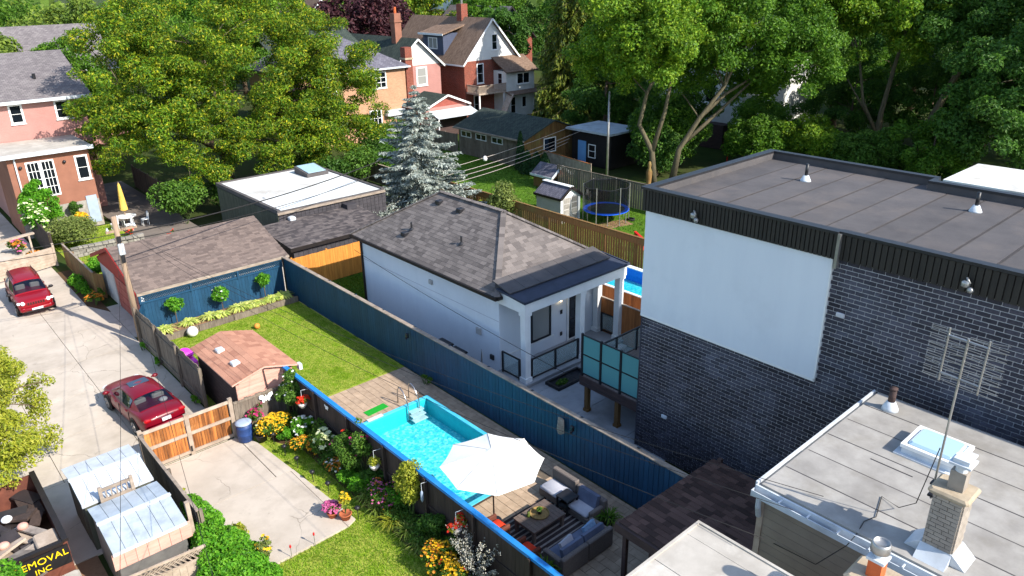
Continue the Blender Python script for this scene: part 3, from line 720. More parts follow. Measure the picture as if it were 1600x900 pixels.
def conifer(name, label, x, y, h, r, levels, per, mat, rng, z1=.6, droop=.25, needle=.2, dens=26, group=None, tr=.22, tip=1.0, hang=0.0, aspect=.45):
    """whorls of branches that get shorter towards the tip"""
    root = thing(name, label, 'tree', (x, y, 0), group)
    mb = MB(); mb.tube([(x, y, 0), (x, y, h * .5), (x, y, h)], [tr, tr * .6, .02], 8)
    P = []; A = []; N = []
    for i in range(levels):
        t = i / (levels - 1); z = z1 + (h - z1 - .1) * t; rr = r * (1 - t) ** .8 * rng.uniform(.85, 1.12) + .12; k = max(4, int(per * (1 - .55 * t)))
        a0 = rng.uniform(0, 6.28)
        for j in range(k):
            a = a0 + 6.28 * j / k + rng.uniform(-.25, .25); L = rr * rng.uniform(.7, 1.12); dx = np.array([math.cos(a), math.sin(a), 0.0])
            tipz = -droop * L + .12 * L
            b0 = np.array([x, y, z]); b1 = b0 + dx * L * .6 + np.array([0, 0, -droop * L * .7]); b2 = b0 + dx * L + np.array([0, 0, tipz - droop * L * .35])
            mb.tube([b0, b1, b2], [.035 * (1 - .6 * t), .022, .008], 5, False)
            m = int(dens * (.35 + L)); u = rng.random(m) ** .7; q = np.where(u[:, None] < .6, b0 + (b1 - b0) * (u[:, None] / .6), b1 + (b2 - b1) * ((u[:, None] - .6) / .4))
            side = np.cross(dx, [0, 0, 1.0]); off = rng.normal(size=m) * (.08 + .2 * L * (1 - u * .75)); q = q + side * off[:, None] * .55
            q[:, 2] += -.12 * np.abs(off) - hang * rng.random(m) * (.4 + .6 * u) * min(L, 2.5)
            P.append(q); A.append(dx * .8 + side * np.sign(off)[:, None] * .7 + np.array([0, 0, -.25 - hang])); N.append(np.tile(np.array([0, 0, 1.0]), (m, 1)) + .5 * rng.normal(size=(m, 3)))
    mk('trunk', mb, MT['bark'], root, smooth=True, fix=False)
    P = np.concatenate(P); A = np.concatenate(A); N = np.concatenate(N)
    v, f = leaf_quads(P, N, needle * rng.uniform(.7, 1.4, len(P)), rng, aspect, hang * .8, .05, A)
    np_mesh('crown', v, f, mat, root)
    return root

def shrub(name, label, x, y, rx, ry, h, n, size, mat, rng, cat='shrub', z0=0.0, group=None, flowers=None, nb=9, br=.42, aspect=.55, stem=True, inner=.3, stemmat=None, bottom=-.35):
    root = thing(name, label, cat, (x, y, z0), group)
    b = crown_blobs((x, y, z0 + h * .55), (rx * .72, ry * .72, h * .36), nb, br * min(rx, ry, h * .8), rng, .9, bottom, .2)
    foliage('foliage', root, b, n, size, mat, rng, aspect, inner, zmin=z0 + .01)
    if stem:
        mb = MB()
        for k in range(5):
            a = rng.uniform(0, 6.28); mb.tube(branch_path((x + .05 * math.cos(a), y + .05 * math.sin(a), z0), (x + rx * .6 * math.cos(a), y + ry * .6 * math.sin(a), z0 + h * .7), rng, .05, 3), [.018, .014, .011, .006], 5)
        mk('stem', mb, stemmat or MT['stem'], root, fix=False)
    for fm, fn, fs in (flowers or []): blossoms(root, b, fn, fs, fm, rng)
    return root

def blossoms(root, blobs, n, size, mat, rng, name='blossoms', zmin=None, petals=6):
    """open flowers made of a few petals, on the outside of the plant and facing up"""
    P, Nn = blob_points(blobs, n, rng, .95, .9); P = P + Nn * .02; Nn = unit(Nn + np.array([0, 0, 1.2]))
    vs = []; fs = []; k = 0; a0 = unit(np.cross(Nn, rng.normal(size=(n, 3)))); b0 = np.cross(Nn, a0)
    sz = size * rng.uniform(.7, 1.25, n)
    for j in range(petals):
        t = 2 * math.pi * j / petals; a = a0 * math.cos(t) + b0 * math.sin(t); b = -a0 * math.sin(t) + b0 * math.cos(t); s = sz[:, None]
        v = np.stack([P, P + a * s * .32 + b * s * .2 + Nn * s * .1, P + a * s * .55 + Nn * s * .05, P + a * s * .32 - b * s * .2 + Nn * s * .1], 1)
        vs.append(v.reshape(-1, 3)); fs.append(np.arange(n * 4, dtype=np.int32).reshape(-1, 4) + k); k += n * 4
    o = np_mesh(name, np.concatenate(vs), np.concatenate(fs), mat, root); o['kind'] = 'stuff'; return o

def strap_plant(name, label, x, y, r, h, n, mat, rng, wd=.03, cat='plant', z0=0.0, group=None, flowers=None, arch=.5):
    """tuft of long arching leaves"""
    root = thing(name, label, cat, (x, y, z0), group); vs = []; fs = []
    for i in range(n):
        a = rng.uniform(0, 6.28); L = r * rng.uniform(.45, 1.1); hh = h * rng.uniform(.6, 1.1); d = np.array([math.cos(a), math.sin(a), 0]); s = np.array([-d[1], d[0], 0]) * wd * rng.uniform(.6, 1.2)
        b = np.array([x, y, z0]) + d * .05 * rng.random() + rng.normal(size=3) * np.array([.04, .04, 0]); k = len(vs)
        for t in (0, .35, .7, 1.0):
            p = b + d * L * t ** 1.3 + np.array([0, 0, hh * (t * (1.7 - t * (.7 + arch)))]); wv = s * (1 - .85 * t)
            vs += [p - wv, p + wv]
        fs += [(k, k + 1, k + 3, k + 2), (k + 2, k + 3, k + 5, k + 4), (k + 4, k + 5, k + 7, k + 6)]
    np_mesh('foliage', np.array(vs), np.array(fs), mat, root)
    for fm, fn, fs_ in (flowers or []): blossoms(root, [((x, y, z0 + h * .75), (r * .6, r * .6, h * .3))], fn, fs_, fm, rng)
    return root

def grass_patch(name, label, polys, n, h, mat, rng, z=0.0, wd=.022, cat='grass'):
    """short blades over the given rectangles (x0,x1,y0,y1) one after the other"""
    ar = np.array([(p[1] - p[0]) * (p[3] - p[2]) for p in polys]); k = rng.choice(len(polys), n, p=ar / ar.sum()); q = np.array(polys)[k]
    x = q[:, 0] + rng.random(n) * (q[:, 1] - q[:, 0]); y = q[:, 2] + rng.random(n) * (q[:, 3] - q[:, 2])
    return blades(name, label, x, y, h, mat, rng, z, wd, cat)

def blades(name, label, x, y, h, mat, rng, z=0.0, wd=.022, cat='grass'):
    n = len(x); a = rng.uniform(0, 6.28, n); dx = np.stack([np.cos(a), np.sin(a), 0 * a], 1); hh = h * rng.uniform(.5, 1.3, n); b = np.stack([x, y, np.full(n, z)], 1)
    le = rng.normal(size=(n, 3)) * np.array([.5, .5, 0]) * hh[:, None]; tip = b + le; tip[:, 2] += hh
    v = np.stack([b - dx * wd, b + dx * wd, tip], 1).reshape(-1, 3)
    o = np_mesh(name, v, np.arange(n * 3, dtype=np.int32).reshape(-1, 3), mat); return props(o, label, cat, None, 'stuff')
# ------------------------------------------------------------------ the ground
def sheet(name, polys, mat, z, thick=.02, parent=None, kind='structure'):
    mb = MB()
    for p in polys: mb.slab([(a, b, z) for a, b in p], thick)
    return mk(name, mb, mat, parent, kind=kind)
def rect(x0, x1, y0, y1): return [(x0, y0), (x1, y0), (x1, y1), (x0, y1)]
def slabs(name, rects, mat, z, thick=.12):
    """concrete laid in separate slabs with open joints"""
    root = bpy.data.objects.new(name, None); COL.objects.link(root); OFF[root.name] = (0, 0, 0); root['kind'] = 'structure'
    its = [(V(((a + b) / 2, (c + d) / 2, z - thick / 2)), None, (b - a - .02, d - c - .02, thick)) for a, b, c, d in rects]
    pieces('slab', root, its, mat); return root
def grid(xs, ys): return [(xs[i], xs[i + 1], ys[j], ys[j + 1]) for i in range(len(xs) - 1) for j in range(len(ys) - 1)]

def ground():
    gx, gy = (-900, 11.28, 15.52, 1100), (-700, 16.38, 23.22, 1500)      # open where the pool basin is dug in
    v = [(x, y, -.06) for y in gy for x in gx]; f = [(j * 4 + i, j * 4 + i + 1, j * 4 + i + 5, j * 4 + i + 4) for j in range(3) for i in range(3) if (i, j) != (1, 1)]
    mb = MB(); mb.add(v, f); mk('ground', mb, MT['earth'], kind='structure')
    rng = np.random.default_rng(3)
    slabs('laneway', grid([-3, .3, 2.6, 5.4, 8.25], [27.4, 30.6, 33.9, 37.3, 40.8, 44.3, 47.6, 51.2]) + [(1.7, 5.0, 22.6, 27.4), (5.0, 8.25, 26.05, 27.4), (8.25, 8.98, 38.2, 40.8), (8.25, 8.98, 40.8, 43.3)] + grid([3.2, 5.4, 7.6], [51.2, 56, 61, 66, 72]), MT['concrete'], 0)
    slabs('concrete_pad', [(5.35, 8.3, 22.4, 25.85), (5.35, 8.85, 18.35, 22.4)], MT['concrete'], .06)
    mb = MB(); mb.slab([(8.32, 25.85, .06), (8.6, 25.5, .06), (8.75, 24.9, .06), (8.95, 22.4, .06), (8.32, 22.4, .06)], .14); mb.slab([(8.86, 22.39, .055), (8.97, 22.39, .055), (9.22, 18.5, .055), (8.86, 18.35, .055)], .14)
    mk('pad_edge', mb, MT['concrete'], kind='structure')
    sheet('lawn', [rect(8.4, 16.4, 26.25, 36.6)], MT['lawn'], -.01)
    sheet('neighbour_lawn', [rect(3.0, 10.68, 6, 18.34), rect(8.3, 10.68, 18.34, 25.85)], MT['lawn'], -.01)
    sheet('flower_bed', [[(9.75, 12.4), (10.68, 12.4), (10.68, 25.8), (9.2, 25.8), (9.3, 24.6), (9.85, 23.4)]], MT['soil'], .004, .02)
    sheet('pool_deck_base', [rect(10.76, 16.4, 8, 16.45), rect(15.5, 16.4, 16.45, 23.2), rect(10.76, 11.3, 16.45, 23.2), rect(10.76, 16.4, 23.2, 26.22)], MT['joint_sand'], -.012)
    deck = bpy.data.objects.new('pool_deck', None); COL.objects.link(deck); OFF[deck.name] = (0, 0, 0); deck['kind'] = 'structure'
    r = random.Random(5); its = []; row = .32; L = .62; k = 0; x = 10.78
    while x < 16.36:
        y = 10.2 - (k % 2) * L / 2
        while y < 26.2:
            xa, xb, ya, yb = x, min(x + row, 16.38), max(y, 10.2), min(y + L, 26.2); y += L
            if xb - xa < .06 or yb - ya < .06: continue
            if xb > 11.24 and xa < 15.56 and yb > 16.34 and ya < 23.26:      # cut round the pool
                if xa < 11.24: xb = 11.24
                elif xb > 15.56: xa = 15.56
                elif ya < 16.34: yb = 16.34
                elif yb > 23.26: ya = 23.26
                else: continue
                if xb - xa < .03 or yb - ya < .03: continue
            cx, cy = (xa + xb) / 2, (ya + yb) / 2
            its.append((V((cx, cy, -.022 + r.uniform(-.003, .003))), None, (xb - xa - .014, yb - ya - .014, .05)))
        x += row; k += 1
    pieces('paver', deck, its, MT['paver'], 300, 'far_pavers')
    slabs('side_patio', grid([16.6, 18.9, 21.0, 23.2, 25.3], [13.6, 15.6, 18.0, 20.3]) + grid([16.6, 19.15], [20.3, 23, 26, 30, 34]) + grid([16.6, 18.9], [10, 13.6]) + grid([19.2, 22.2, 25.3], [20.3, 22.6]), MT['concrete_grey'], 0)
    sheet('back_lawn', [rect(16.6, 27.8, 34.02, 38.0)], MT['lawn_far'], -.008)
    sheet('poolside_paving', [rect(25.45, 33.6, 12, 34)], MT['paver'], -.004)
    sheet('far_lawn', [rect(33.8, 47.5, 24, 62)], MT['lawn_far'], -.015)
    sheet('wood_chip_patch', [[(37.2, 33.4), (40.3, 32.6), (40.6, 33.8), (38.2, 34.6)]], MT['mulch'], .0)
    sheet('garden_lawn', [rect(8.65, 13.2, 46.2, 59.8)], MT['lawn'], -.012)
    slabs('side_drive', grid([13.3, 15.3, 17.6], [46.3, 52, 57, 62, 67, 73]), MT['drive_shaded'], -.002)
    sheet('dirt_strip', [rect(1.76, 2.42, 16.5, 22.58)], MT['mulch'], -.004)
    sheet('lane_verge', [[(7.55, 44.2), (8.3, 42.4), (8.35, 51.2), (7.6, 51.2)]], MT['soil'], .004, .02)
    # blades
    def inside(x, y, boxes):
        k = np.ones(len(x), bool)
        for a, b, c, d in boxes: k &= ~((x > a) & (x < b) & (y > c) & (y < d))
        return k
    n = 62000; x = rng.uniform(8.5, 16.35, n); y = rng.uniform(26.3, 36.55, n); k = inside(x, y, [(8.5, 11.3, 26.2, 30.4)])
    blades('grass', 'mown grass blades of the lawn beside the blue fence', x[k], y[k], .05, MT['blade'], rng, -.01, .012)
    n = 70000; x = rng.uniform(5.2, 10.5, n); y = rng.uniform(11.5, 25.6, n); k = inside(x, y, [(0, 8.87, 18.33, 30), (8.6, 9.0, 18.33, 26), (9.0, 9.2, 18.4, 21.5), (9.95, 11, 0, 25), (9.3, 11, 24.2, 26)])
    blades('grass', 'bright mown grass between the concrete pad and the flower bed', x[k], y[k], .06, MT['blade'], rng, -.01, .013)
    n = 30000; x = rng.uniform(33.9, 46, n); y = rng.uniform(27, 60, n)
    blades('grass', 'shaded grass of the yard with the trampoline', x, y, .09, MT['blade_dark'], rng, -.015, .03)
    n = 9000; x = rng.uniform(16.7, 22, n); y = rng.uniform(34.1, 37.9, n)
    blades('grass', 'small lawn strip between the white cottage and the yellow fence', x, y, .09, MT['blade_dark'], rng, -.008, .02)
    n = 9000; x = rng.uniform(8.7, 13, n); y = rng.uniform(46.4, 59.5, n)
    blades('grass', 'lawn of the garden behind the brown lane fence', x, y, .09, MT['blade'], rng, -.012, .025)
ground()

# ------------------------------------------------------------------ cottage with the hip roof
def cottage():
    root = thing('cottage', 'white stucco cottage with grey hip roof and columned porch', 'house', (22.3, 28, 0))
    X0, X1, Y0, Y1 = 19.15, 25.45, 22.65, 34.0
    mb = MB(); mb.box(X0, X1, Y0, Y1, 0, 3.86); mk('wall', mb, MT['stucco'], root)
    ex0, ex1, ey0, ey1, ze, zr = 18.8, 25.8, 22.33, 34.3, 3.92, 6.2; rx, ra, rb = 22.3, 25.83, 30.8
    mb = MB(); mb.add([(ex0, ey0, ze), (ex1, ey0, ze), (ex1, ey1, ze), (ex0, ey1, ze), (rx, ra, zr), (rx, rb, zr), (ex0, ey0, ze - .06), (ex1, ey0, ze - .06), (ex1, ey1, ze - .06), (ex0, ey1, ze - .06)],
                      [(0, 1, 4), (1, 2, 5, 4), (2, 3, 5), (3, 0, 4, 5), (9, 8, 7, 6), (0, 6, 7, 1), (1, 7, 8, 2), (2, 8, 9, 3), (3, 9, 6, 0)])
    roof = mk('roof', mb, MT['underlay'], root)
    r = random.Random(2)
    its = shingle_items((ex0, ey1, ze), (ex0, ey0, ze), (rx, ra, zr), (rx, rb, zr), .36, .2, r, .007) + shingle_items((ex0, ey0, ze), (ex1, ey0, ze), (rx, ra, zr), (rx, ra, zr), .36, .2, r, .007)
    pieces('shingle', roof, its, MT['shingle_house'], 300, 'far_shingles')
    its = shingle_items((ex1, ey0, ze), (ex1, ey1, ze), (rx, rb, zr), (rx, ra, zr), .36, .2, r, .007) + shingle_items((ex1, ey1, ze), (ex0, ey1, ze), (rx, rb, zr), (rx, rb, zr), .36, .2, r, .007)
    pieces('shingle', roof, its, MT['shingle_house'], 0, 'rear_shingles')
    # ridge and hip caps
    mb = MB()
    def caps(a, b):
        a, b = V(a), V(b); L = (b - a).length; n = int(L / .22); d = (b - a) / n
        for i in range(n): mb.bar(a + d * i + Z * .03, a + d * (i + 1.05) + Z * .045, .26, .03)
    caps((ex0, ey0, ze), (rx, ra, zr)); caps((ex1, ey0, ze), (rx, ra, zr)); caps((ex0, ey1, ze), (rx, rb, zr)); caps((rx, rb, zr), (rx, ra, zr))
    o = mk('ridge_cap', mb, MT['shingle_house'], roof); o['kind'] = 'stuff'
    # gutter, fascia, downpipe
    mb = MB(); mb.box(ex0 - .1, ex0, ey0, ey1, ze - .16, ze - .01); mk('gutter', mb, MT['dark_trim'], root)
    mb = MB(); mb.box(ex0, ex1, ey0 - .06, ey0, ze - .14, ze - .01); mk('gutter', mb, MT['dark_trim'], root)
    mb = MB(); mb.box(ex0 + .02, X0 - .003, ey0 + .3, ey1, ze - .1, ze - .065); mk('soffit', mb, MT['white_paint'], root)
    mb = MB(); mb.box(X0 - .1, X0 - .02, Y1 - .2, Y1 - .1, 0, ze - .12); mk('downpipe', mb, MT['dark_trim'], root)
    mb = MB(); mb.box(X0 - .006, X0 + .002, Y0 + .02, Y1 - .02, 2.55, 2.575); mk('joint_bead', mb, MT['cushion_grey'], root)
    # roof vents
    def onroof(px, py): return ze + (px - ex0) * (zr - ze) / (rx - ex0)
    for px, py, kind in ((20.1, 30.4, 1), (19.75, 30.5, 0), (20.3, 26.6, 1), (21.75, 30.2, 0), (21.7, 28.4, 0)):
        z = onroof(px, py); mb = MB()
        if kind: mb.cyl(px, py, z - .05, z + .38, .05, 10); mb.lathe([(.16, 0), (.06, .1)], (px, py, z), 10)
        else: mb.cbox(px - .17, px + .17, py - .17, py + .17, z - .06, z + .16, .03)
        mk('roof_vent', mb, MT['black_metal'], root)
    # wall fittings
    for y, z, s in ((24.05, 1.5, .16), (23.15, .55, .12), (27.6, 2.9, .12)):
        mb = MB(); mb.cbox(X0 - .1, X0 - .002, y - s, y + s, z, z + 2 * s, .02); mk('meter_box', mb, MT['grey_panel'] if z > .6 else MT['black_metal'], root)
    # porch
    px0, px1, py0 = 19.0, 25.55, 20.85; fl = .16
    mb = MB(); mb.box(px0, px1, py0, Y0 - .003, .02, fl); mb.box(px0 - .06, px1 + .06, py0 - .06, Y0 - .003, fl, fl + .05); mk('porch_floor', mb, MT['concrete_grey'], root)
    mb = MB(); mb.box(23.2, 25.2, py0 - .42, py0 - .065, .0, .11); mk('step', mb, MT['white_paint'], root)
    fl += .05
    for cx, cy in ((19.3, 21.12), (22.65, 21.12), (25.28, 21.12), (25.28, 22.45)):
        mb = MB(); hw = .15; mb.box(cx - hw, cx + hw, cy - hw, cy + hw, fl, 3.5); mb.box(cx - .2, cx + .2, cy - .2, cy + .2, fl - .002, fl + .2); mb.box(cx - .2, cx + .2, cy - .2, cy + .2, 3.34, 3.502); mk('column', mb, MT['white_paint'], root)
    mb = MB(); mb.box(19.08, 25.52, 20.9, 21.34, 3.5, 4.02); mb.box(19.08, 19.5, 21.34, 22.64, 3.5, 4.02); mb.box(25.1, 25.52, 21.34, 22.64, 3.5, 4.02); mk('porch_beam', mb, MT['white_paint'], root)
    mb = MB(); mb.box(19.5, 25.1, 21.34, 22.64, 3.72, 3.8); mk('porch_ceiling', mb, MT['white_paint'], root)
    mb = MB(); mb.slab([(18.98, 20.8, 4.06), (25.62, 20.8, 4.06), (25.62, 22.6, 4.2), (18.98, 22.6, 4.2)], .06); mk('porch_roof', mb, MT['blue_membrane'], root)
    its = [(V((19.0 + .9 * i + .45, 22.3, 4.34)), (V((1, 0, 0)), V((0, 1, .24)).normalized(), V((0, -.24, 1)).normalized()), (.885, 1.15, .05)) for i in range(7)]; pieces('flashing', root, its, MT['membrane_dark'])
    mb = MB()
    for a, b in (((19.0, 20.82, 4.08), (25.6, 20.82, 4.08)), ((19.0, 20.82, 4.08), (19.0, 22.4, 4.16)), ((25.6, 20.82, 4.08), (25.6, 22.6, 4.2))): mb.bar(a, b, .07, .07)
    mk('roof_kerb', mb, MT['blue_membrane'], root)
    window(root, '-y', Y0, 21.02, 22.28, .88, 2.75, MT['black_metal'], MT['glass_pale'], 1, 1, .09, sill=False)
    mb = MB(); mb.box(19.6, 22.5, Y0 - .03, Y0 - .002, .78, .84); mk('wall_trim', mb, MT['white_paint'], root)
    d = MB(); d.box(23.35, 24.5, Y0 - .06, Y0 - .002, fl, 2.95); door = mk('door', d, MT['white_paint'], root)
    its = [(V((23.72, Y0 - .075, fl + .36 + i * .5)), None, (.46, .03, .44)) for i in range(5)]; pieces('pane', door, its, MT['glass'])
    mb = MB(); mb.box(23.46, 23.98, Y0 - .068, Y0 - .061, fl + .1, 2.65); mk('door_panel', mb, MT['black_metal'], door)
    mb = MB(); mb.cyl(22.85, Y0 - .1, 2.55, 2.78, .07, 10); mk('wall_lamp', mb, MT['black_metal'], root)
    em = NT('lamp glow'); em.b.inputs['Emission Color'].default_value = (1, .75, .4, 1); em.b.inputs['Emission Strength'].default_value = 6
    mb = MB(); mb.ball((22.85, Y0 - .1, 2.5), .06, 10, 6); mk('lamp_bulb', mb, em.m, root)
    for z in (1.75, .62):
        mb = MB(); mb.cbox(22.9, 23.04, Y0 - .05, Y0 - .002, z, z + .2, .02); mk('outlet', mb, MT['black_metal'], root)
    # railings
    def rail(p, q, n, parent=root):
        p, q = V(p), V(q); zt = 1.02
        rr = MB()
        for i in range(n + 1):
            c = p.lerp(q, i / n); rr.obox(c + Z * (zt / 2), AX, (.04, .04, zt / 2))
        rr.bar(p + Z * (zt - .02), q + Z * (zt - .02), .06, .05); rr.bar(p + Z * .09, q + Z * .09, .05, .05)
        o = mk('railing', rr, MT['black_metal'], parent)
        for i in range(n):
            a, b = p.lerp(q, i / n), p.lerp(q, (i + 1) / n); d = (b - a).normalized(); g = MB(); g.bar(a + d * .06 + Z * .56, b - d * .06 + Z * .56, .012, .8); mk('glass_panel', g, MT['glass_clear'], o)
    rail((19.14, 22.45, fl), (19.14, 21.36, fl), 1); rail((19.55, 21.02, fl), (22.42, 21.02, fl), 2); rail((25.36, 21.4, fl), (25.36, 22.2, fl), 1)
    # window well in the patio
    t = thing('window_well', 'black framed window well sunk in the patio before the porch', 'window well', (20.9, 20.15, 0))
    mb = MB(); xa, xb, ya, yb = 19.95, 21.95, 19.75, 20.6
    for b in ((xa, xb, ya, ya + .1), (xa, xb, yb - .1, yb), (xa, xa + .1, ya + .1, yb - .1), (xb - .1, xb, ya + .1, yb - .1)): mb.box(*b, -.005, .14)
    mk('frame', mb, MT['black_metal'], t); mb = MB(); mb.box(xa + .1, xb - .1, ya + .1, yb - .1, .002, .03); mk('grate', mb, MT['plastic_black'], t)
    rng = np.random.default_rng(9); foliage('weeds', t, [((20.5, 20.1, .12), (.35, .2, .12))], 160, .12, MT['lf_mid'], rng, kind='stuff')
cottage()

# ------------------------------------------------------------------ dark brick house on the right
def brick_house():
    X0, X1, Y1, ZT = 19.3, 27.0, 15.0, 9.95
    root = thing('brick_house', 'tall modern house of charcoal brick and white stucco with flat roof', 'house', (23, 6, 0))
    mb = MB(); mb.box(X0, X1, -16, Y1, 0, 9.6); wall = mk('wall', mb, MT['mortar'], root)
    sy = 8.62
    mb = MB(); mb.box(X0 - .09, X0 - .004, sy, Y1 + .03, 5.48, 9.24); mk('stucco_panel', mb, MT['stucco'], root)
    mb = MB(); mb.box(X0 - .1, X0 - .003, sy - .05, sy - .002, 5.44, 9.24); mb.box(X0 - .1, X0 - .003, sy - .05, Y1 + .03, 5.4, 5.477); mk('panel_edge', mb, MT['white_paint'], root)
    L, H = .34, .128; its = []; r = random.Random(4)
    k = 0; z = .02
    while z < 9.2:
        y = -2.5 + (k % 2) * L / 2
        while y < Y1 - .02:
            ya, yb = y, min(y + L, Y1); y += L
            if yb - ya < .06: continue
            cy, cz = (ya + yb) / 2, z + H / 2
            if cy > sy - .05 and cz > 5.4: continue
            its.append((V((X0 - .012, cy, cz)), None, (.034 + r.uniform(-.004, .004), yb - ya - .028, H - .03)))
        z += H; k += 1
    def seen(it):
        c = it[0]; return in_frame(c) and not (c.y < 6.6 and c.z < 5.6)
    vis = [i for i in its if seen(i)]; hid = [i for i in its if not seen(i)]
    pieces('brick', wall, vis, MT['brick_dark'], 300, 'far_bricks')
    pieces('brick', wall, hid, MT['brick_dark'], 0, 'hidden_bricks')
    mb = MB(); mb.box(X0 + .01, X1, Y1, Y1 + .035, 0, 9.24); mk('rear_render', mb, MT['stucco'], root)
    mb = MB(); mb.box(X0 - .03, X0 + .12, Y1 + .002, Y1 + .045, 0, 5.47); mk('corner_trim', mb, MT['brick_dark'], root)
    # ribbed fascia
    its = []
    y = -6.0
    while y < Y1 + .1:
        p = .13 if y > 8.5 else .16; xo = .14 if y > 8.5 else .07
        its.append((V((X0 - xo, y, 9.59)), None, (.05, p - .03, .7))); y += p
    pieces('fascia_slat', root, its, MT['fascia_slat'], 300)
    mb = MB(); mb.box(X0 - .12, X0 - .003, 8.5, Y1 + .14, 9.25, 9.94); mb.box(X0 - .045, X0 - .003, -12, 8.5, 9.25, 9.94); mb.box(X0, X1, Y1 + .004, Y1 + .12, 9.25, 9.94); mk('fascia_board', mb, MT['dark_trim'], root)
    its = [(V((X0 + .12 + i * .13, Y1 + .14, 9.59)), None, (.1, .05, .7)) for i in range(60)]; pieces('fascia_slat', root, its, MT['fascia_slat'])
    mb = MB(); mb.box(X0 - .21, X0 - .02, 8.42, 8.5, 9.0, 9.98); mk('downspout_box', mb, MT['chrome_dull'], root)
    # parapet cap, stepped at the back
    mb = MB(); mb.box(X0 - .2, X0 + .1, 8.5, Y1 + .2, 9.95, 10.03); mb.box(X0 - .12, X0 + .14, -12, 8.5, 9.955, 10.035); mb.box(X0 + .1, X1 + .05, Y1 - .1, Y1 + .2, 9.95, 10.03); mb.box(X1 - .2, X1 + .05, 8.9, Y1 - .1, 9.95, 10.03); mb.box(X1 - .75, X1 - .2, 8.8, 9.0, 9.945, 10.025); mb.box(X1 - .75, X1 - .5, -12, 8.8, 9.95, 10.03)
    mk('parapet_cap', mb, MT['black_metal'], root)
    mb = MB(); mb.box(X0 - .02, X1, Y1 - .1, Y1 + .08, 9.5, 9.949); mb.box(X1 - .18, X1 + .02, 9.0, Y1 - .1, 9.5, 9.949); mb.box(X1 - .73, X1 - .52, -12, 9.0, 9.5, 9.944); mk('parapet', mb, MT['membrane_dark'], root)
    # membrane rolls: strips across the roof
    its = []; y = Y1 - .1; k = 0
    while y > -6:
        its.append((V(((X0 + X1) / 2, y - .5, 9.66 + .004 * (k % 2))), None, (X1 - X0 - .2, 1.08, .12))); y -= 1.1; k += 1
    pieces('membrane_strip', root, its, MT['membrane_dark'])
    its = [(V(((X0 + X1) / 2, Y1 - .1 - 1.1 * i, 9.727)), None, (X1 - X0 - .3, .03, .012)) for i in range(1, 19)]; pieces('seam', root, its, MT['seam'])
    mb = MB(); mb.box(X0 + .1, X1 - .1, -6, Y1 - .1, 9.59, 9.69); mk('roof_deck', mb, MT['underlay'], root)
    for x, y in ((24.7, 7.0), (24.55, 12.35)):
        vent = MB(); vent.lathe([(.19, 0), (.17, .04), (.09, .2)], (x, y, 9.72), 16); o = mk('vent_flashing', vent, MT['white_metal'], root, True)
        vent = MB(); vent.cyl(x, y, 9.9, 10.32, .055, 12); mk('vent_pipe', vent, MT['black_metal'], root, True)
    # lamps under the fascia, vents on the wall
    for y in (13.05, 5.25):
        mb = MB(); mb.cbox(X0 - .32, X0 - .17, y - .09, y + .09, 9.42, 9.6, .03); mb.tube([(X0 - .16, y, 9.6), (X0 - .24, y, 9.66), (X0 - .28, y - .1, 9.55)], .03, 8); mb.ball((X0 - .3, y - .14, 9.4), .08, 10, 6); mk('flood_lamp', mb, MT['chrome_dull'], root, True)
    for y, z, m in ((13.75, 1.75, 'white_metal'), (8.15, 7.6, 'mortar')):
        mb = MB(); mb.cbox(X0 - .1, X0 - .03, y - .12, y + .12, z, z + .14, .02); mk('wall_vent', mb, MT[m], root)
    # deck at the back
    dk = thing('raised_deck', 'raised timber deck with frosted glass screens behind the brick house', 'deck', (21.5, 16.6, 0))
    mb = MB(); mb.box(19.55, 24.4, 15.06, 18.1, 1.52, 1.6); mk('floor', mb, MT['table_wood'], dk)
    mb = MB(); mb.box(19.5, 19.56, 15.06, 18.16, 1.22, 1.62); mb.box(19.56, 24.4, 18.1, 18.16, 1.22, 1.62); mk('rim_joist', mb, MT['shed_dark'], dk)
    for x, y in ((19.72, 17.9), (19.72, 16.3), (22.0, 17.9), (24.2, 17.9)):
        mb = MB(); mb.box(x - .09, x + .09, y - .09, y + .09, 0, 1.52); mb.box(x - .12, x + .12, y - .12, y + .12, 0, .12); mk('post', mb, MT['cedar_old'], dk)
    ys = [18.08, 17.1, 16.1, 15.12]
    for y in ys:
        mb = MB(); mb.box(19.52, 19.6, y - .04, y + .04, 1.3, 3.5); mk('screen_post', mb, MT['black_metal'], dk)
    for i in range(3):
        a, b = ys[i + 1] + .06, ys[i] - .06
        fr = MB()
        for z in (1.75, 2.6, 3.44): fr.box(19.54, 19.59, a - .02, b + .02, z - .025, z + .025)
        f_ = mk('screen_frame', fr, MT['black_metal'], dk)
        for za, zb in ((1.78, 2.57), (2.63, 3.41)):
            g = MB(); g.box(19.555, 19.575, a, b, za, zb); mk('frosted_pane', g, MT['glass_frost'], f_)
    rr = MB(); rr.bar((19.6, 18.06, 2.62), (24.4, 18.06, 2.62), .06, .06)
    for x in (20.3, 21.6, 22.9, 24.3): rr.box(x - .04, x + .04, 18.02, 18.1, 1.6, 2.62)
    o = mk('railing', rr, MT['black_metal'], dk)
    g = MB(); g.box(19.65, 24.3, 18.05, 18.065, 1.7, 2.56); mk('glass_panel', g, MT['glass_clear'], o)
    # low roof beyond
    t = thing('low_building', 'low building with white flat roof beyond the brick house', 'building', (55, 10, 0))
    mb = MB(); mb.box(51.5, 57, -6, 16.4, 0, 3.95); mk('wall', mb, MT['grey_panel'], t); mb = MB(); mb.box(51.2, 57.3, -6.3, 16.7, 3.95, 4.1); mk('roof', mb, MT['membrane_white'], t)
brick_house()

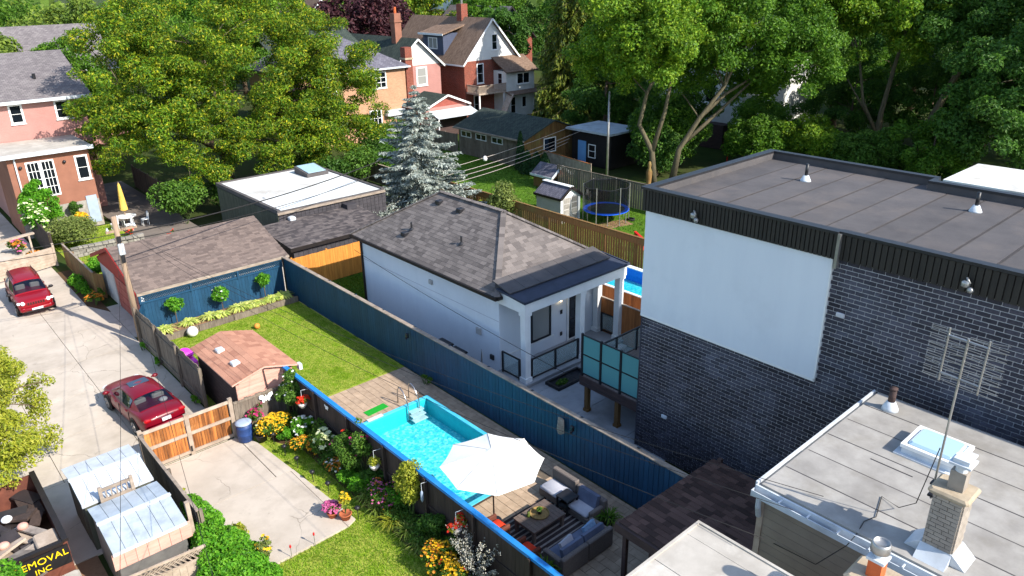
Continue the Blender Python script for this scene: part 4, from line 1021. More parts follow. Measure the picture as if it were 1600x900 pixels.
# ------------------------------------------------------------------ flat roofed houses bottom right
def front_houses():
    zr = 6.5
    root = thing('grey_roof_house', 'house with weathered grey flat roof, skylight and taupe siding', 'house', (15.2, 0, 0))
    X0, X1, Y1 = 12.55, 18.0, 6.35
    mb = MB(); mb.box(X0, X1, -9, Y1 - .05, 0, 6.3); wall = mk('wall', mb, MT['underlay'], root)
    its = [(V((X0 - .012, -1.35, .11 + i * .22)), (V((1, 0, 0)), V((0, 1, 0)), Z), (.03, 15.3, .212)) for i in range(28)]
    pieces('siding_board', wall, its, MT['beige_siding'])
    its = [(V(((X0 + X1) / 2, Y1 - .035, .11 + i * .22)), None, (X1 - X0, .03, .212)) for i in range(28)]; pieces('siding_board', wall, its, MT['beige_siding'])
    mb = MB(); mb.box(X0 - .05, X0 + .1, Y1 - .12, Y1 + .01, 0, 6.2); mk('corner_trim', mb, MT['pale_wood'], root)
    mb = MB(); mb.box(X0 - .05, X1 + .02, -9, Y1 + .08, 6.26, 6.42); mk('roof', mb, MT['membrane_grey'], root)
    mb = MB(); mb.box(X0 - .1, X0 - .052, -9, Y1 + .1, 6.24, 6.45); mb.box(X0 - .052, X1 + .05, Y1 + .082, Y1 + .13, 6.3, 6.5); mk('fascia', mb, MT['white_metal'], root)
    mb = MB(); mb.box(X0 - .24, X0 - .22, -9, Y1 + .1, 6.24, 6.38); mb.box(X0 - .22, X0 - .103, -9, Y1 + .1, 6.235, 6.255); mb.box(X0 - .24, X0 - .103, Y1 + .1, Y1 + .115, 6.235, 6.38); mk('gutter', mb, MT['white_metal'], root)
    mb = MB()
    for y in np.arange(-1, 6.3, .62): mb.box(X0 - .24, X0 - .05, y, y + .03, 6.385, 6.41)
    o = mk('gutter_strap', mb, MT['white_metal'], root); o['kind'] = 'stuff'
    mb = MB(); mb.tube([(X0 - .17, 6.3, 6.24), (X0 - .17, 6.3, 6.0), (X0 - .06, 6.32, 5.7)], .06, 8); mk('downpipe', mb, MT['white_metal'], root)
    its = []; x = X0 - .03; k = 0
    while x < X1 - .02:
        xb = min(x + .93, X1); its.append((V(((x + xb) / 2, -1.3, 6.45 + .004 * (k % 2))), None, (xb - x - .012, 15.3, .07))); x += .93; k += 1
    pieces('felt_strip', root, its, MT['membrane_grey'])
    its = [(V((X0 - .03 + .93 * i, -1.3, 6.489)), None, (.022, 15.2, .008)) for i in range(1, 6)]; pieces('felt_seam', root, its, MT['membrane_dark'])
    mb = MB(); mb.bar((15.05, 4.3, 6.492), (15.05, 5.2, 6.492), .02, .012); mk('felt_seam', mb, MT['membrane_dark'], root)
    # vent pipe
    mb = MB(); mb.lathe([(.2, 0), (.18, .08), (.1, .24)], (17.4, 5.8, 6.48), 16); mk('vent_flashing', mb, MT['white_metal'], root, True)
    mb = MB(); mb.cyl(17.4, 5.8, 6.7, 7.05, .085, 12); mb.cyl(17.4, 5.8, 7.05, 7.09, .1, 12); mk('vent_pipe', mb, MT['shed_dark'], root, True)
    # skylight
    sx0, sx1, sy0, sy1 = 15.75, 16.75, 3.75, 4.85
    sk = MB(); sk.box(sx0 - .12, sx1 + .12, sy0 - .12, sy1 + .12, 6.485, 6.52); sk.box(sx0, sx1, sy0, sy1, 6.52, 6.72); s_ = mk('skylight', sk, MT['white_metal'], root)
    mb = MB(); mb.cbox(sx0 + .07, sx1 - .07, sy0 + .07, sy1 - .07, 6.70, 6.8, .05); mk('glass_dome', mb, MT['skylight'], s_)
    mb = MB()
    for b in ((sx0 - .03, sx1 + .03, sy0 - .03, sy0 + .06), (sx0 - .03, sx1 + .03, sy1 - .06, sy1 + .03), (sx0 - .03, sx0 + .06, sy0 + .06, sy1 - .06), (sx1 - .06, sx1 + .03, sy0 + .06, sy1 - .06)): mb.box(*b, 6.66, 6.745)
    mk('frame', mb, MT['white_paint'], s_)
    # chimney
    ch = thing('chimney', 'narrow beige brick chimney with stone cap on grey flat roof', 'chimney', (13.15, 3.05, 6.48))
    cx0, cx1, cy0, cy1, zb, zt = 12.9, 13.38, 2.8, 3.3, 6.5, 7.8
    mb = MB(); mb.box(cx0, cx1, cy0, cy1, zb, zt); mk('core', mb, MT['chimney_brick'], ch)
    its = []; r = random.Random(7); k = 0; z = zb + .2
    while z < zt - .05:
        for face in range(2):
            a, b = (cy0, cy1) if face == 0 else (cx0, cx1); u = a - (k % 2) * .1
            while u < b - .01:
                ua, ub = max(u, a), min(u + .22, b); u += .22
                if ub - ua < .05: continue
                if face == 0: its.append((V((cx0 - .006, (ua + ub) / 2, z + .04)), None, (.03, ub - ua - .012, .075)))
                else: its.append((V(((ua + ub) / 2, cy0 - .006, z + .04)), None, (ub - ua - .012, .03, .075)))
        z += .085; k += 1
    pieces('brick', ch, its, MT['chimney_brick'], 300)
    mb = MB(); mb.cbox(cx0 - .09, cx1 + .09, cy0 - .09, cy1 + .09, zt, zt + .12, .04); mk('cap', mb, MT['cap_stone'], ch)
    mb = MB(); mb.box(cx0 + .14, cx1 - .1, cy0 + .1, cy0 + .36, zt + .12, zt + .5); mk('flue', mb, MT['chimney_brick'], ch)
    mb = MB(); mb.cyl(13.14, 3.02, zt + .5, zt + .66, .1, 12); mb.box(12.95, 13.33, 2.84, 3.2, zt + .66, zt + .7); mb.box(13.0, 13.28, 2.89, 3.15, zt + .7, zt + .78); mk('flue_cap', mb, MT['white_metal'], ch)
    mb = MB(); mb.prism([(cx0 - .28, 0), (cx1 + .28, 0), (cx1 + .02, .22), (cx0 - .02, .22)], 'y', cy0 - .02, cy1 + .02); mb.v = [(a, b, c + 6.487) for a, b, c in mb.v]; mb.prism([(cy0 - .28, 6.489), (cy1 + .28, 6.489), (cy1 + .03, 6.712), (cy0 - .03, 6.712)], 'x', cx0 - .03, cx1 + .03); mk('flashing', mb, MT['white_metal'], ch)
    # television antenna
    an = thing('television_antenna', 'old rake shaped television antenna on a tall mast beside chimney', 'antenna', (13.45, 3.5, 6.5))
    ax, ay = 13.42, 3.46; zt2 = 10.63
    mb = MB(); mb.cyl(ax, ay, 7.3, zt2, .02, 8); mk('mast', mb, MT['chrome_dull'], an)
    mb = MB(); mb.box(13.3, 13.46, 3.28, 3.5, 7.4, 7.44); mb.box(13.3, 13.46, 3.28, 3.5, 7.66, 7.7); mk('bracket', mb, MT['black_metal'], an)
    bx = V((.12, 1, 0)).normalized()
    for zz in (10.58, 9.85):
        mb = MB(); mb.tube([V((ax, ay, zz)) - bx * .34, V((ax, ay, zz)) + bx * .34], .018, 6); mk('boom', mb, MT['chrome_dull'], an)
    for sgn in (-1, 1):
        c = V((ax, ay, 0)) + bx * .33 * sgn; mb = MB(); mb.tube([c + Z * 9.68, c + Z * 10.72], .016, 6); mk('upright', mb, MT['chrome_dull'], an)
        r = random.Random(11 + sgn)
        for k in range(20):
            z = 9.71 + k * .0515; L = .31; dz = .05 if k % 3 == 1 else 0
            mb = MB(); mb.tube([c - bx * L + Z * (z + dz), c + Z * z, c + bx * L + Z * (z - dz * .4)], .006, 5); mk('element', mb, MT['chrome_dull'], an)
    # black cable over the roof
    mb = MB(); mb.tube([(13.42, 3.5, 8.4), (13.5, 3.7, 7.0), (13.75, 4.05, 6.55), (13.9, 4.45, 6.51), (13.2, 4.25, 6.51), (12.9, 4.35, 6.51), (12.5, 4.3, 6.46), (12.25, 4.35, 6.3), (12.35, 4.9, 5.4), (12.5, 5.9, 5.2)], .009, 6)
    mk('antenna_cable', mb, MT['cable'], None, True, 'thin black cable trailing over the grey flat roof to the siding', 'cable')
    # second house, pale flat roof
    root = thing('pale_roof_house', 'house with pale worn flat roof at the bottom edge of the view', 'house', (8, 0, 0))
    mb = MB(); mb.box(4.2, 10.4, -9, 6.3, 0, 6.3); mk('wall', mb, MT['beige_siding'], root)
    its = []; x = 4.1; k = 0
    while x < 10.5:
        xb = min(x + 1.0, 10.5); its.append((V(((x + xb) / 2, -1.3, 6.42 + .004 * (k % 2))), None, (xb - x - .012, 15.6, .14))); x += 1.0; k += 1
    pieces('felt_strip', root, its, MT['membrane_light'])
    mb = MB(); mb.box(10.5, 10.56, -9, 6.56, 6.3, 6.52); mb.box(4.1, 10.5, 6.5, 6.56, 6.3, 6.52); mk('edge_trim', mb, MT['membrane_light'], root)
    ch = thing('flue_chimney', 'short stone chimney with clay flue and round metal cowl', 'chimney', (10.47, 3.1, 0))
    mb = MB(); mb.box(10.2, 10.75, 2.7, 3.5, 0, 7.4); mk('stack', mb, MT['chimney_brick'], ch)
    mb = MB(); mb.cbox(10.12, 10.83, 2.6, 3.58, 7.4, 7.52, .05); mk('cap', mb, MT['cap_stone'], ch)
    mb = MB(); mb.box(10.36, 10.58, 3.1, 3.32, 7.52, 7.85); mk('clay_flue', mb, MT['clay_flue'], ch)
    mb = MB(); mb.box(10.33, 10.61, 3.07, 3.35, 7.85, 7.9); mb.cyl(10.47, 3.21, 7.9, 8.0, .07, 14); mk('cowl_base', mb, MT['white_metal'], ch)
    mb = MB(); mb.lathe([(.11, 0), (.15, .03), (.15, .16), (.13, .2), (.12, .2), (.12, .17), (.0, .17)], (10.47, 3.21, 7.98), 20); mk('cowl', mb, MT['chrome_dull'], ch, True)
    # porch roof between
    root = thing('rear_porch', 'low rear porch with dark brown shingle roof by the patio', 'porch', (15, 8.4, 0))
    e0, e1, r1, r0 = (12.72, 10.3, 2.95), (12.72, 6.45, 2.95), (17.25, 6.45, 2.7), (17.25, 10.42, 2.7)
    mb = MB(); mb.slab([e0, e1, r1, r0], .12); roof = mk('roof', mb, MT['underlay'], root)
    pieces('shingle', roof, shingle_items(e0, e1, r1, r0, .3, .21, random.Random(8), .014), MT['shingle_brown'], 300, 'far_shingles')
    mb = MB(); mb.box(12.62, 12.715, 6.45, 10.36, 2.68, 2.94); mk('fascia', mb, MT['shed_dark'], root)
    for x, y in ((12.85, 10.15), (12.85, 8.3), (17.3, 10.2)):
        mb = MB(); mb.box(x - .06, x + .06, y - .06, y + .06, 0, 2.8); mk('post', mb, MT['shed_dark'], root)
    its = [(V((12.98, 8.0, .1 + i * .19)), None, (.03, 2.9, .18)) for i in range(13)]; pieces('plank', root, its, MT['shed_dark'])
front_houses()
# ------------------------------------------------------------------ fences
def fences():
    fence('blue_fence', 'long dark blue board fence with weathered cap between lawn and cottage', (16.45, 37.9), (16.45, 10.2), 2.24, .2, MT['blue_wood'], capw=.2, capmat=MT['cap_wood'], post=2.45, rails=(.4, 1.9), railside=1, seed=3, jit=.004, gap=.016)
    f = fence('screen_fence', 'dark stained board fence under a bright blue top rail', (10.72, 25.9), (10.72, 9.2), 2.08, .19, MT['dark_fence'], post=2.4, rails=(1.05, .25), railside=-1, seed=5, jit=.004)
    mb = MB(); mb.box(10.64, 10.81, 9.2, 26.2, 2.1, 2.2); mk('top_rail', mb, MT['blue_bright'], f)
    fence('grey_fence', 'grey weathered picket fence beside the lane and brown shed', (8.32, 37.0), (8.32, 28.7), 1.95, .17, MT['weathered'], post=2.4, rails=(.35, 1.6), railside=-1, seed=7, jit=.05)
    fence('short_fence', 'short grey board fence under the brown shed gable with butterfly', (8.42, 25.92), (10.62, 25.92), 1.55, .15, MT['weathered'], rails=(1.5,), railside=-1, seed=9, jit=.03)
    fence('pad_fence', 'plain brown board fence along the metal sheds and concrete pad', (4.98, 25.8), (4.98, 20.3), 1.62, .19, MT['weathered'], capw=.1, capmat=MT['cap_wood'], post=2.2, railside=1, seed=11, jit=.01)
    fence('lane_fence', 'low brown fence along the lane ending at the red garage', (8.4, 52.2), (8.4, 45.2), 1.45, .2, MT['cedar_old'], capw=.1, capmat=MT['cap_wood'], post=2.3, seed=13, jit=.02)
    fence('lane_fence', 'short brown fence return against the red garage front', (8.4, 45.2), (8.75, 44.6), 1.45, .17, MT['cedar_old'], seed=14, jit=.02)
    fence('dark_side_fence', 'dark board fence along the drive by the salmon house', (8.3, 68), (8.0, 53.4), 1.9, .22, MT['dark_fence'], post=2.4, seed=15)
    fence('yellow_fence', 'new yellow cedar fence behind the lawn strip of the cottage', (17.0, 38.05), (21.4, 38.05), 1.95, .17, MT['cedar_yellow'], post=2.1, seed=17, railside=1)
    fence('cedar_fence', 'reddish cedar fence beside the patio and porch steps', (25.4, 22.6), (25.4, 12.0), 2.0, .16, MT['cedar'], capw=.1, capmat=MT['pale_wood'], post=2.4, seed=19, railside=1)
    f = fence('long_cedar_fence', 'long aged cedar fence separating the second pool from trampoline yard', (33.7, 47.0), (33.7, 22.0), 1.95, .2, MT['cedar_old'], capw=.16, capmat=MT['cedar_old'], post=2.4, seed=21, railside=1, gap=.05)
    mb = MB(); mb.box(33.63, 33.66, 22, 47, 1.55, 1.93); mk('top_band', mb, MT['cedar_old'], f)
    fence('grey_slat_fence', 'low grey fence running behind the blue spruce', (33.6, 60), (33.6, 47.2), 1.7, .2, MT['weathered'], capw=.12, capmat=MT['pale_wood'], post=2.4, seed=23)
    fence('tree_fence', 'shaded board fence behind the trampoline under the trees', (43.2, 43.2), (43.6, 24.0), 2.0, .22, MT['weathered'], post=2.4, capw=.1, capmat=MT['weathered'], seed=25, gap=.04)
    fence('deck_fence', 'brown plank wall below the black garden cabin', (48.2, 50.0), (47.2, 43.2), 1.4, .22, MT['pale_wood'], capw=.12, capmat=MT['cedar'], post=2.2, seed=27)
    fence('yard_fence', 'grey fence beside the green roofed workshop', (45.9, 66), (45.9, 60.2), 1.9, .22, MT['weathered'], post=2.2, seed=29)
    # blue strip of fence with lattice in front of the garage
    root = fence('garden_fence', 'blue board fence with lattice top behind the hosta bed', (8.75, 38.0), (16.35, 38.0), 1.72, .17, MT['blue_wood'], seed=31, jit=.003, railside=-1)
    mb = MB()
    for k in range(61):
        x = 8.8 + k * .125
        mb.bar((x, 37.985, 1.82), (min(x + .26, 16.35), 37.985, 2.08), .012, .03); mb.bar((x, 37.975, 2.08), (min(x + .26, 16.35), 37.975, 1.82), .012, .03)
    o = mk('lattice', mb, MT['blue_wood'], root); o['kind'] = 'stuff'
    for z in (1.76, 2.13):
        mb = MB(); mb.box(8.75, 16.35, 37.93, 38.02, z - .045, z + .045); mk('rail', mb, MT['blue_bright'] if False else MT['blue_wood'], root)
    for x in (8.8, 11.3, 13.8, 16.3):
        mb = MB(); mb.box(x - .05, x + .05, 37.9, 38.04, 1.7, 2.2); mk('post', mb, MT['blue_wood'], root)
    fence('blue_gate', 'narrow blue gate panel at the corner beside the utility pole', (8.45, 37.05), (8.9, 37.95), 1.75, .15, MT['blue_wood'], cat='gate', seed=33, rails=(.4, 1.4), railside=-1)
    # the double gate
    g = thing('double_gate', 'streaked cedar double gate with pale frame at the concrete pad', 'gate', (6.6, 25.95, 0))
    y = 25.95; its = []; r = random.Random(3); x = 5.14
    for xa, xb in ((5.14, 6.56), (6.76, 8.2)):
        n = 13; wd = (xb - xa) / n
        its += [(V((xa + wd * (i + .5), y + .02 + r.uniform(-.004, .004), .88)), None, (wd - .008, .025, 1.42)) for i in range(n)]
    pieces('board', g, its, MT['gate_wood'])
    for xa, xb in ((5.1, 6.58), (6.74, 8.24)):
        for z in (.16, .92, 1.62):
            mb = MB(); mb.box(xa, xb, y - .05, y + .005, z - .06, z + .06); mk('rail', mb, MT['pale_wood'], g)
    for x in (5.03, 6.66, 8.32):
        mb = MB(); mb.box(x - .075, x + .075, y - .062, y + .05, 0, 1.76); mk('post', mb, MT['pale_wood'], g)
    mb = MB(); mb.box(6.6, 6.66, y - .09, y - .063, .2, .42); mk('latch', mb, MT['black_metal'], g)
    # lane gate of horizontal planks
    g = thing('lane_gate', 'pale gate of horizontal planks across the lane behind the car', 'gate', (6.2, 52.2, 0))
    its = [(V((6.05, 52.0, .16 + i * .17)), (V((1, .3, 0)).normalized(), V((-.3, 1, 0)).normalized(), Z), (3.9, .03, .16)) for i in range(7)]; pieces('plank', g, its, MT['pale_wood'])
    for x, yy in ((4.2, 51.4), (6.3, 52.15), (7.95, 52.6)):
        mb = MB(); mb.box(x - .06, x + .06, yy - .1, yy + .02, 0, 1.5); mk('post', mb, MT['pale_wood'], g)
    p = thing('timber_arch', 'pale timber arch beam over the lane gate', 'arch', (6, 52.8, 0))
    mb = MB(); mb.bar((4.0, 52.2, 2.25), (7.2, 53.0, 2.25), .22, .12); mk('beam', mb, MT['pale_wood'], p)
    for x, yy in ((4.1, 52.25), (6.9, 52.9)):
        mb = MB(); mb.box(x - .05, x + .05, yy - .05, yy + .05, 0, 2.2); mk('post', mb, MT['pale_wood'], p)
    # lattice fence bottom left
    root = fence('lattice_fence', 'whitewashed board fence with lattice top before the metal sheds', (2.3, 19.35), (4.7, 19.15), .85, .2, MT['pale_wood'], seed=35, jit=.02)
    mb = MB()
    for k in range(17):
        x = 2.32 + k * .14; mb.bar((x, 19.34, .92), (min(x + .3, 4.7), 19.18, 1.22), .014, .035); mb.bar((x, 19.325, 1.22), (min(x + .3, 4.7), 19.17, .92), .014, .035)
    o = mk('lattice', mb, MT['pale_wood'], root); o['kind'] = 'stuff'
    for z in (.89, 1.26):
        mb = MB(); mb.bar((2.3, 19.33, z), (4.7, 19.14, z), .05, .07); mk('rail', mb, MT['pale_wood'], root)
    mb = MB(); mb.box(4.66, 4.78, 20.2, 20.32, 0, 2.15); mk('timber_post', mb, MT['pale_wood'], None, False, 'leaning pale timber post at the end of the pad fence', 'post')
    mb = MB(); mb.cyl(2.0, 18.75, .0, .06, .34, 20); mk('round_slab', mb, MT['concrete'], None, False, 'round pale stone slab below the lattice fence', 'slab')
fences()

# ------------------------------------------------------------------ garage, sheds, lean-tos
def sheds():
    r = random.Random(21)
    g = thing('garage', 'long garage with brown grey shingle roof and red front', 'garage', (12.7, 42, 0))
    x0, x1, y0, y1, ze, zr = 9.0, 16.55, 38.35, 45.6, 2.32, 3.62
    mb = MB(); mb.box(x0, x1, y0, y1, 0, ze); mk('wall', mb, MT['grey_panel'], g)
    mb = MB(); mb.prism([(y0, ze), (y1, ze), ((y0 + y1) / 2, zr - .05)], 'x', x0 - .02, x0 + .12); mk('gable', mb, MT['red_paint'], g)
    ym = 42.0; E0, E1 = (16.8, 38.0, 2.3), (8.7, 38.0, 2.3); R1, R0 = (8.7, ym, 3.68), (16.8, ym, 3.68); B0, B1 = (8.7, 46.0, 2.3), (16.8, 46.0, 2.3)
    mb = MB(); mb.slab([E1, E0, R0, R1], .1); mb.slab([R1, R0, B1, B0], .1); rf = mk('roof', mb, MT['underlay'], g)
    pieces('shingle', rf, shingle_items(E0, E1, R1, R0, .3, .15, r, .007), MT['shingle_garage'], 300, 'far_shingles')
    pieces('shingle', rf, shingle_items(B0, B1, R0, R1, .34, .17, r, .012), MT['shingle_garage'], 0, 'rear_shingles')
    mb = MB(); mb.box(8.7, 16.8, 37.88, 37.995, 2.16, 2.29); mk('gutter', mb, MT['cap_wood'], g)
    mb = MB()
    for a, b in (((8.66, 37.98, 2.22), (8.66, ym, 3.6)), ((8.66, ym, 3.6), (8.66, 46.02, 2.22))): mb.bar(a, b, .05, .2)
    mk('barge_board', mb, MT['red_paint'], g)
    mb = MB(); mb.prism([(38.2, 1.95), (45.7, 1.95), (45.7, 2.2), (ym, 3.5), (38.2, 2.2)], 'x', x0 - .1, x0 - .03); mk('gable_board', mb, MT['red_paint'], g)
    its = []
    for i in range(5):
        for j in range(4): its.append((V((x0 - .04, 38.95 + i * .86, .26 + j * .45)), None, (.05, .82, .42)))
    d = MB(); d.box(x0 - .028, x0 - .004, 38.5, 42.85, .02, 1.93); door = mk('garage_door', d, MT['red_door'], g); pieces('panel', door, its, MT['red_door'])
    its = [(V((x0 - .05, y, .98)), None, (.06, 1.2, 1.94)) for y in (43.55, 44.8)]; pieces('wall_panel', g, its, MT['grey_panel'])
    mb = MB(); mb.box(x0 - .12, x0 + .02, 38.0, 38.3, 0, 2.1); mk('corner_post', mb, MT['white_paint'], g)
    # brown shed
    s = thing('garden_shed', 'small garden shed with terracotta tiled gable roof and two vents', 'shed', (9.9, 28.3, 0))
    x0, x1, y0, y1, ze, zr = 8.75, 11.1, 26.25, 30.2, 2.06, 2.48
    mb = MB(); mb.box(x0 + .02, x1 - .02, y0 + .02, y1 - .02, 0, ze); mb.prism([(x0, ze), (x1, ze), ((x0 + x1) / 2, zr - .03)], 'y', y0 + .02, y1 - .02); body = mk('wall', mb, MT['shed_dark'], s)
    its = []
    for i in range(12):
        z = .1 + i * .2; half = (x1 - x0) / 2
        if z > ze: half = half * max(.05, (zr - z) / (zr - ze))
        its.append((V(((x0 + x1) / 2, y0 + .005, z)), None, (half * 2, .03, .19)))
    pieces('siding_board', s, its, MT['shed_side'])
    its = [(V((x0 - .0, (y0 + y1) / 2, .1 + i * .2)), None, (.04, y1 - y0, .19)) for i in range(10)]; pieces('siding_board', s, its, MT['shed_dark'])
    A0, A1, T1, T0 = (8.55, 30.4, 2.16), (8.55, 26.05, 2.16), (9.9, 26.05, 2.5), (9.9, 30.4, 2.5); C0, C1 = (11.28, 26.05, 2.1), (11.28, 30.4, 2.1)
    mb = MB(); mb.slab([A1, T1, T0, A0], .06); mb.slab([T1, C0, C1, T0], .06); rf = mk('roof', mb, MT['shed_side'], s)
    pieces('shingle', rf, shingle_items(A0, A1, T1, T0, .3, .23, r, .01), MT['shingle_shed'], 150); pieces('shingle', rf, shingle_items(C0, C1, T0, T1, .3, .23, r, .01), MT['shingle_shed'], 150)
    for y in (28.9, 27.35):
        mb = MB(); mb.cbox(9.1, 9.42, y - .18, y + .18, 2.3, 2.46, .03); mk('roof_vent', mb, MT['white_metal'], s)
    mb = MB(); mb.box(11.28, 11.42, 25.95, 26.2, 1.85, 2.1); mk('gutter_end', mb, MT['white_metal'], s)
    mb = MB(); mb.bar((9.9, 26.2, 2.3), (9.95, 26.18, 1.5), .04, .04); mk('batten', mb, MT['shed_dark'], s)
    # metal sheds
    def metal(label, x0, x1, y0, y1, rm, wm, h=1.78, zr=2.0):
        s = thing('metal_shed', label, 'shed', ((x0 + x1) / 2, (y0 + y1) / 2, 0), 'metal sheds beside the concrete pad')
        mb = MB(); mb.box(x0 + .08, x1 - .08, y0 + .08, y1 - .08, 0, h); mb.prism([(y0 + .08, h), (y1 - .08, h), ((y0 + y1) / 2, zr - .03)], 'x', x0 + .08, x1 - .08); mk('wall', mb, wm, s)
        ym = (y0 + y1) / 2; n = 6; wd = (x1 - x0) / n; its = []
        for i in range(n):
            for a, b in ((y0, ym), (y1, ym)):
                p, q = V((x0 + wd * (i + .5), a, h)), V((x0 + wd * (i + .5), b, zr)); d = (q - p); L = d.length; d = d / L; its.append(((p + q) / 2 + Z * .02, (V((1, 0, 0)), d, V((1, 0, 0)).cross(d)), (wd - .012, L + .01, .02)))
        pieces('roof_panel', s, its, rm)
        mb = MB(); mb.bar((x0 - .02, ym, zr + .04), (x1 + .02, ym, zr + .04), .14, .03); mk('ridge_strip', mb, MT['white_metal'], s)
        mb = MB(); mb.box(x0, x1, y0 - .02, y0 + .03, h - .08, h + .01); mk('eave_strip', mb, MT['white_metal'], s)
        d = MB(); d.box(x0 + .06, x0 + .078, ym - .6, ym + .6, .05, 1.65); mk('door', d, wm, s)
        return s
    metal('bright white metal shed nearer the red sedan', 2.4, 4.5, 22.75, 25.25, MT['white_metal'], MT['green_slat'])
    s = metal('grey blue metal shed nearer the lattice fence', 2.48, 4.52, 19.85, 22.45, MT['grey_metal'], MT['chrome_dull'])
    its = [(V((2.6 + .31 * i, 19.92, 1.45)), None, (.3, .03, .55)) for i in range(7)]; pieces('end_panel', s, its, MT['shed_side'])
    # crib end between the sheds
    c = thing('wooden_headboard', 'slatted wooden headboard propped between the two metal sheds', 'headboard', (3.4, 22.6, 0))
    for x in (2.95, 3.85):
        mb = MB(); mb.box(x - .05, x + .05, 22.55, 22.65, 0, 2.28); mk('post', mb, MT['cap_wood'], c)
    for z in (2.16, 1.78):
        mb = MB(); mb.box(3.0, 3.8, 22.57, 22.63, z - .05, z + .05); mk('rail', mb, MT['cap_wood'], c)
    for i in range(5):
        mb = MB(); x = 3.1 + i * .15; mb.box(x - .02, x + .02, 22.585, 22.615, 1.83, 2.11); mk('slat', mb, MT['cap_wood'], c)
    # white roofed building behind
    b = thing('flat_roof_garage', 'dark slatted outbuilding with white flat roof and corner skylight', 'building', (22.6, 48, 0))
    x0, x1, y0, y1, zt = 18.75, 26.5, 43.1, 52.8, 3.2
    mb = MB(); mb.box(x0 + .06, x1, y0 + .06, y1, 0, zt - .02); mk('wall', mb, MT['charcoal'], b)
    its = [(V((x0 + .04, y0 + .12 + i * .16, 1.5)), None, (.05, .11, 3.0)) for i in range(60)]; pieces('slat', b, its, MT['green_slat'])
    its = []
    for k in range(12):
        for i in range(26): its.append((V((x0 + .2 + i * .3, y0 + .045, .13 + k * .25)), None, (.28, .04, .235)))
    pieces('cladding_board', b, its, MT['charcoal'], 300)
    mb = MB(); mb.box(x0 + .1, x1 - .1, y0 + .1, y1 - .1, zt - .02, zt + .04); mk('roof', mb, MT['membrane_white'], b)
    mb = MB()
    for q in ((x0, x0 + .22, y0, y1), (x0 + .22, x1, y1 - .22, y1), (x1 - .22, x1, y0, y1 - .22)): mb.box(*q, zt - .12, zt + .12)
    mb.box(x0 + .22, x1 - .22, y0, y0 + .12, zt - .12, zt + .05); mk('parapet', mb, MT['membrane_dark'], b)
    mb = MB(); mb.box(x0 - .05, x1, y0 - .14, y0 - .01, zt - .16, zt - .02); mk('gutter', mb, MT['cap_wood'], b)
    for xa, xb in ((19.5, 20.1), (20.6, 21.2)): window(b, '-y', y0, xa, xb, 2.0, 2.5, MT['black_metal'], MT['glass_pale'], 1, 1, .05, sill=False)
    sk = MB(); sk.prism([(49.6, zt + .04), (51.6, zt + .04), (51.6, zt + .55), (49.6, zt + .3)], 'x', 24.2, 25.9); s_ = mk('skylight', sk, MT['membrane_dark'], b)
    mb = MB(); mb.slab([(24.35, 49.7, zt + .36), (25.75, 49.7, zt + .36), (25.75, 51.5, zt + .585), (24.35, 51.5, zt + .585)], .03); mk('glass', mb, MT['skylight'], s_)
    mb = MB(); mb.tube([(19.6, 46.5, zt), (19.6, 46.5, zt + .3), (19.75, 46.4, zt + .42)], .04, 6); mk('vent_pipe', mb, MT['white_metal'], b)
    mb = MB(); mb.cbox(19.3, 19.7, 42.6, 43.05, 2.6, 2.85, .05); mk('wall_hood', mb, MT['white_metal'], b)
    mb = MB(); mb.box(23.2, 23.9, 42.4, 43.1, 1.9, 2.9); mk('vent_housing', mb, MT['charcoal'], b)
    # lean-to
    l = thing('lean_to', 'low charcoal lean-to with shingle roof behind the yellow fence', 'lean-to', (20, 40, 0))
    mb = MB(); mb.box(17.55, 24, 38.95, 42.9, 0, 2.1); mk('wall', mb, MT['charcoal'], l)
    its = [(V((17.7 + i * .3, 38.93, .2 + k * .26)), None, (.285, .03, .25)) for i in range(21) for k in range(8)]; pieces('cladding_board', l, its, MT['charcoal'])
    e0, e1, r1, r0 = (24.2, 38.7, 2.3), (17.3, 38.7, 2.3), (17.3, 43.0, 2.62), (24.2, 43.0, 2.62)
    mb = MB(); mb.slab([e1, e0, r0, r1], .22); rf = mk('roof', mb, MT['dark_trim'], l); pieces('shingle', rf, shingle_items(e0, e1, r1, r0, .3, .2, r), MT['shingle_lean'], 300, 'far_shingles')
sheds()

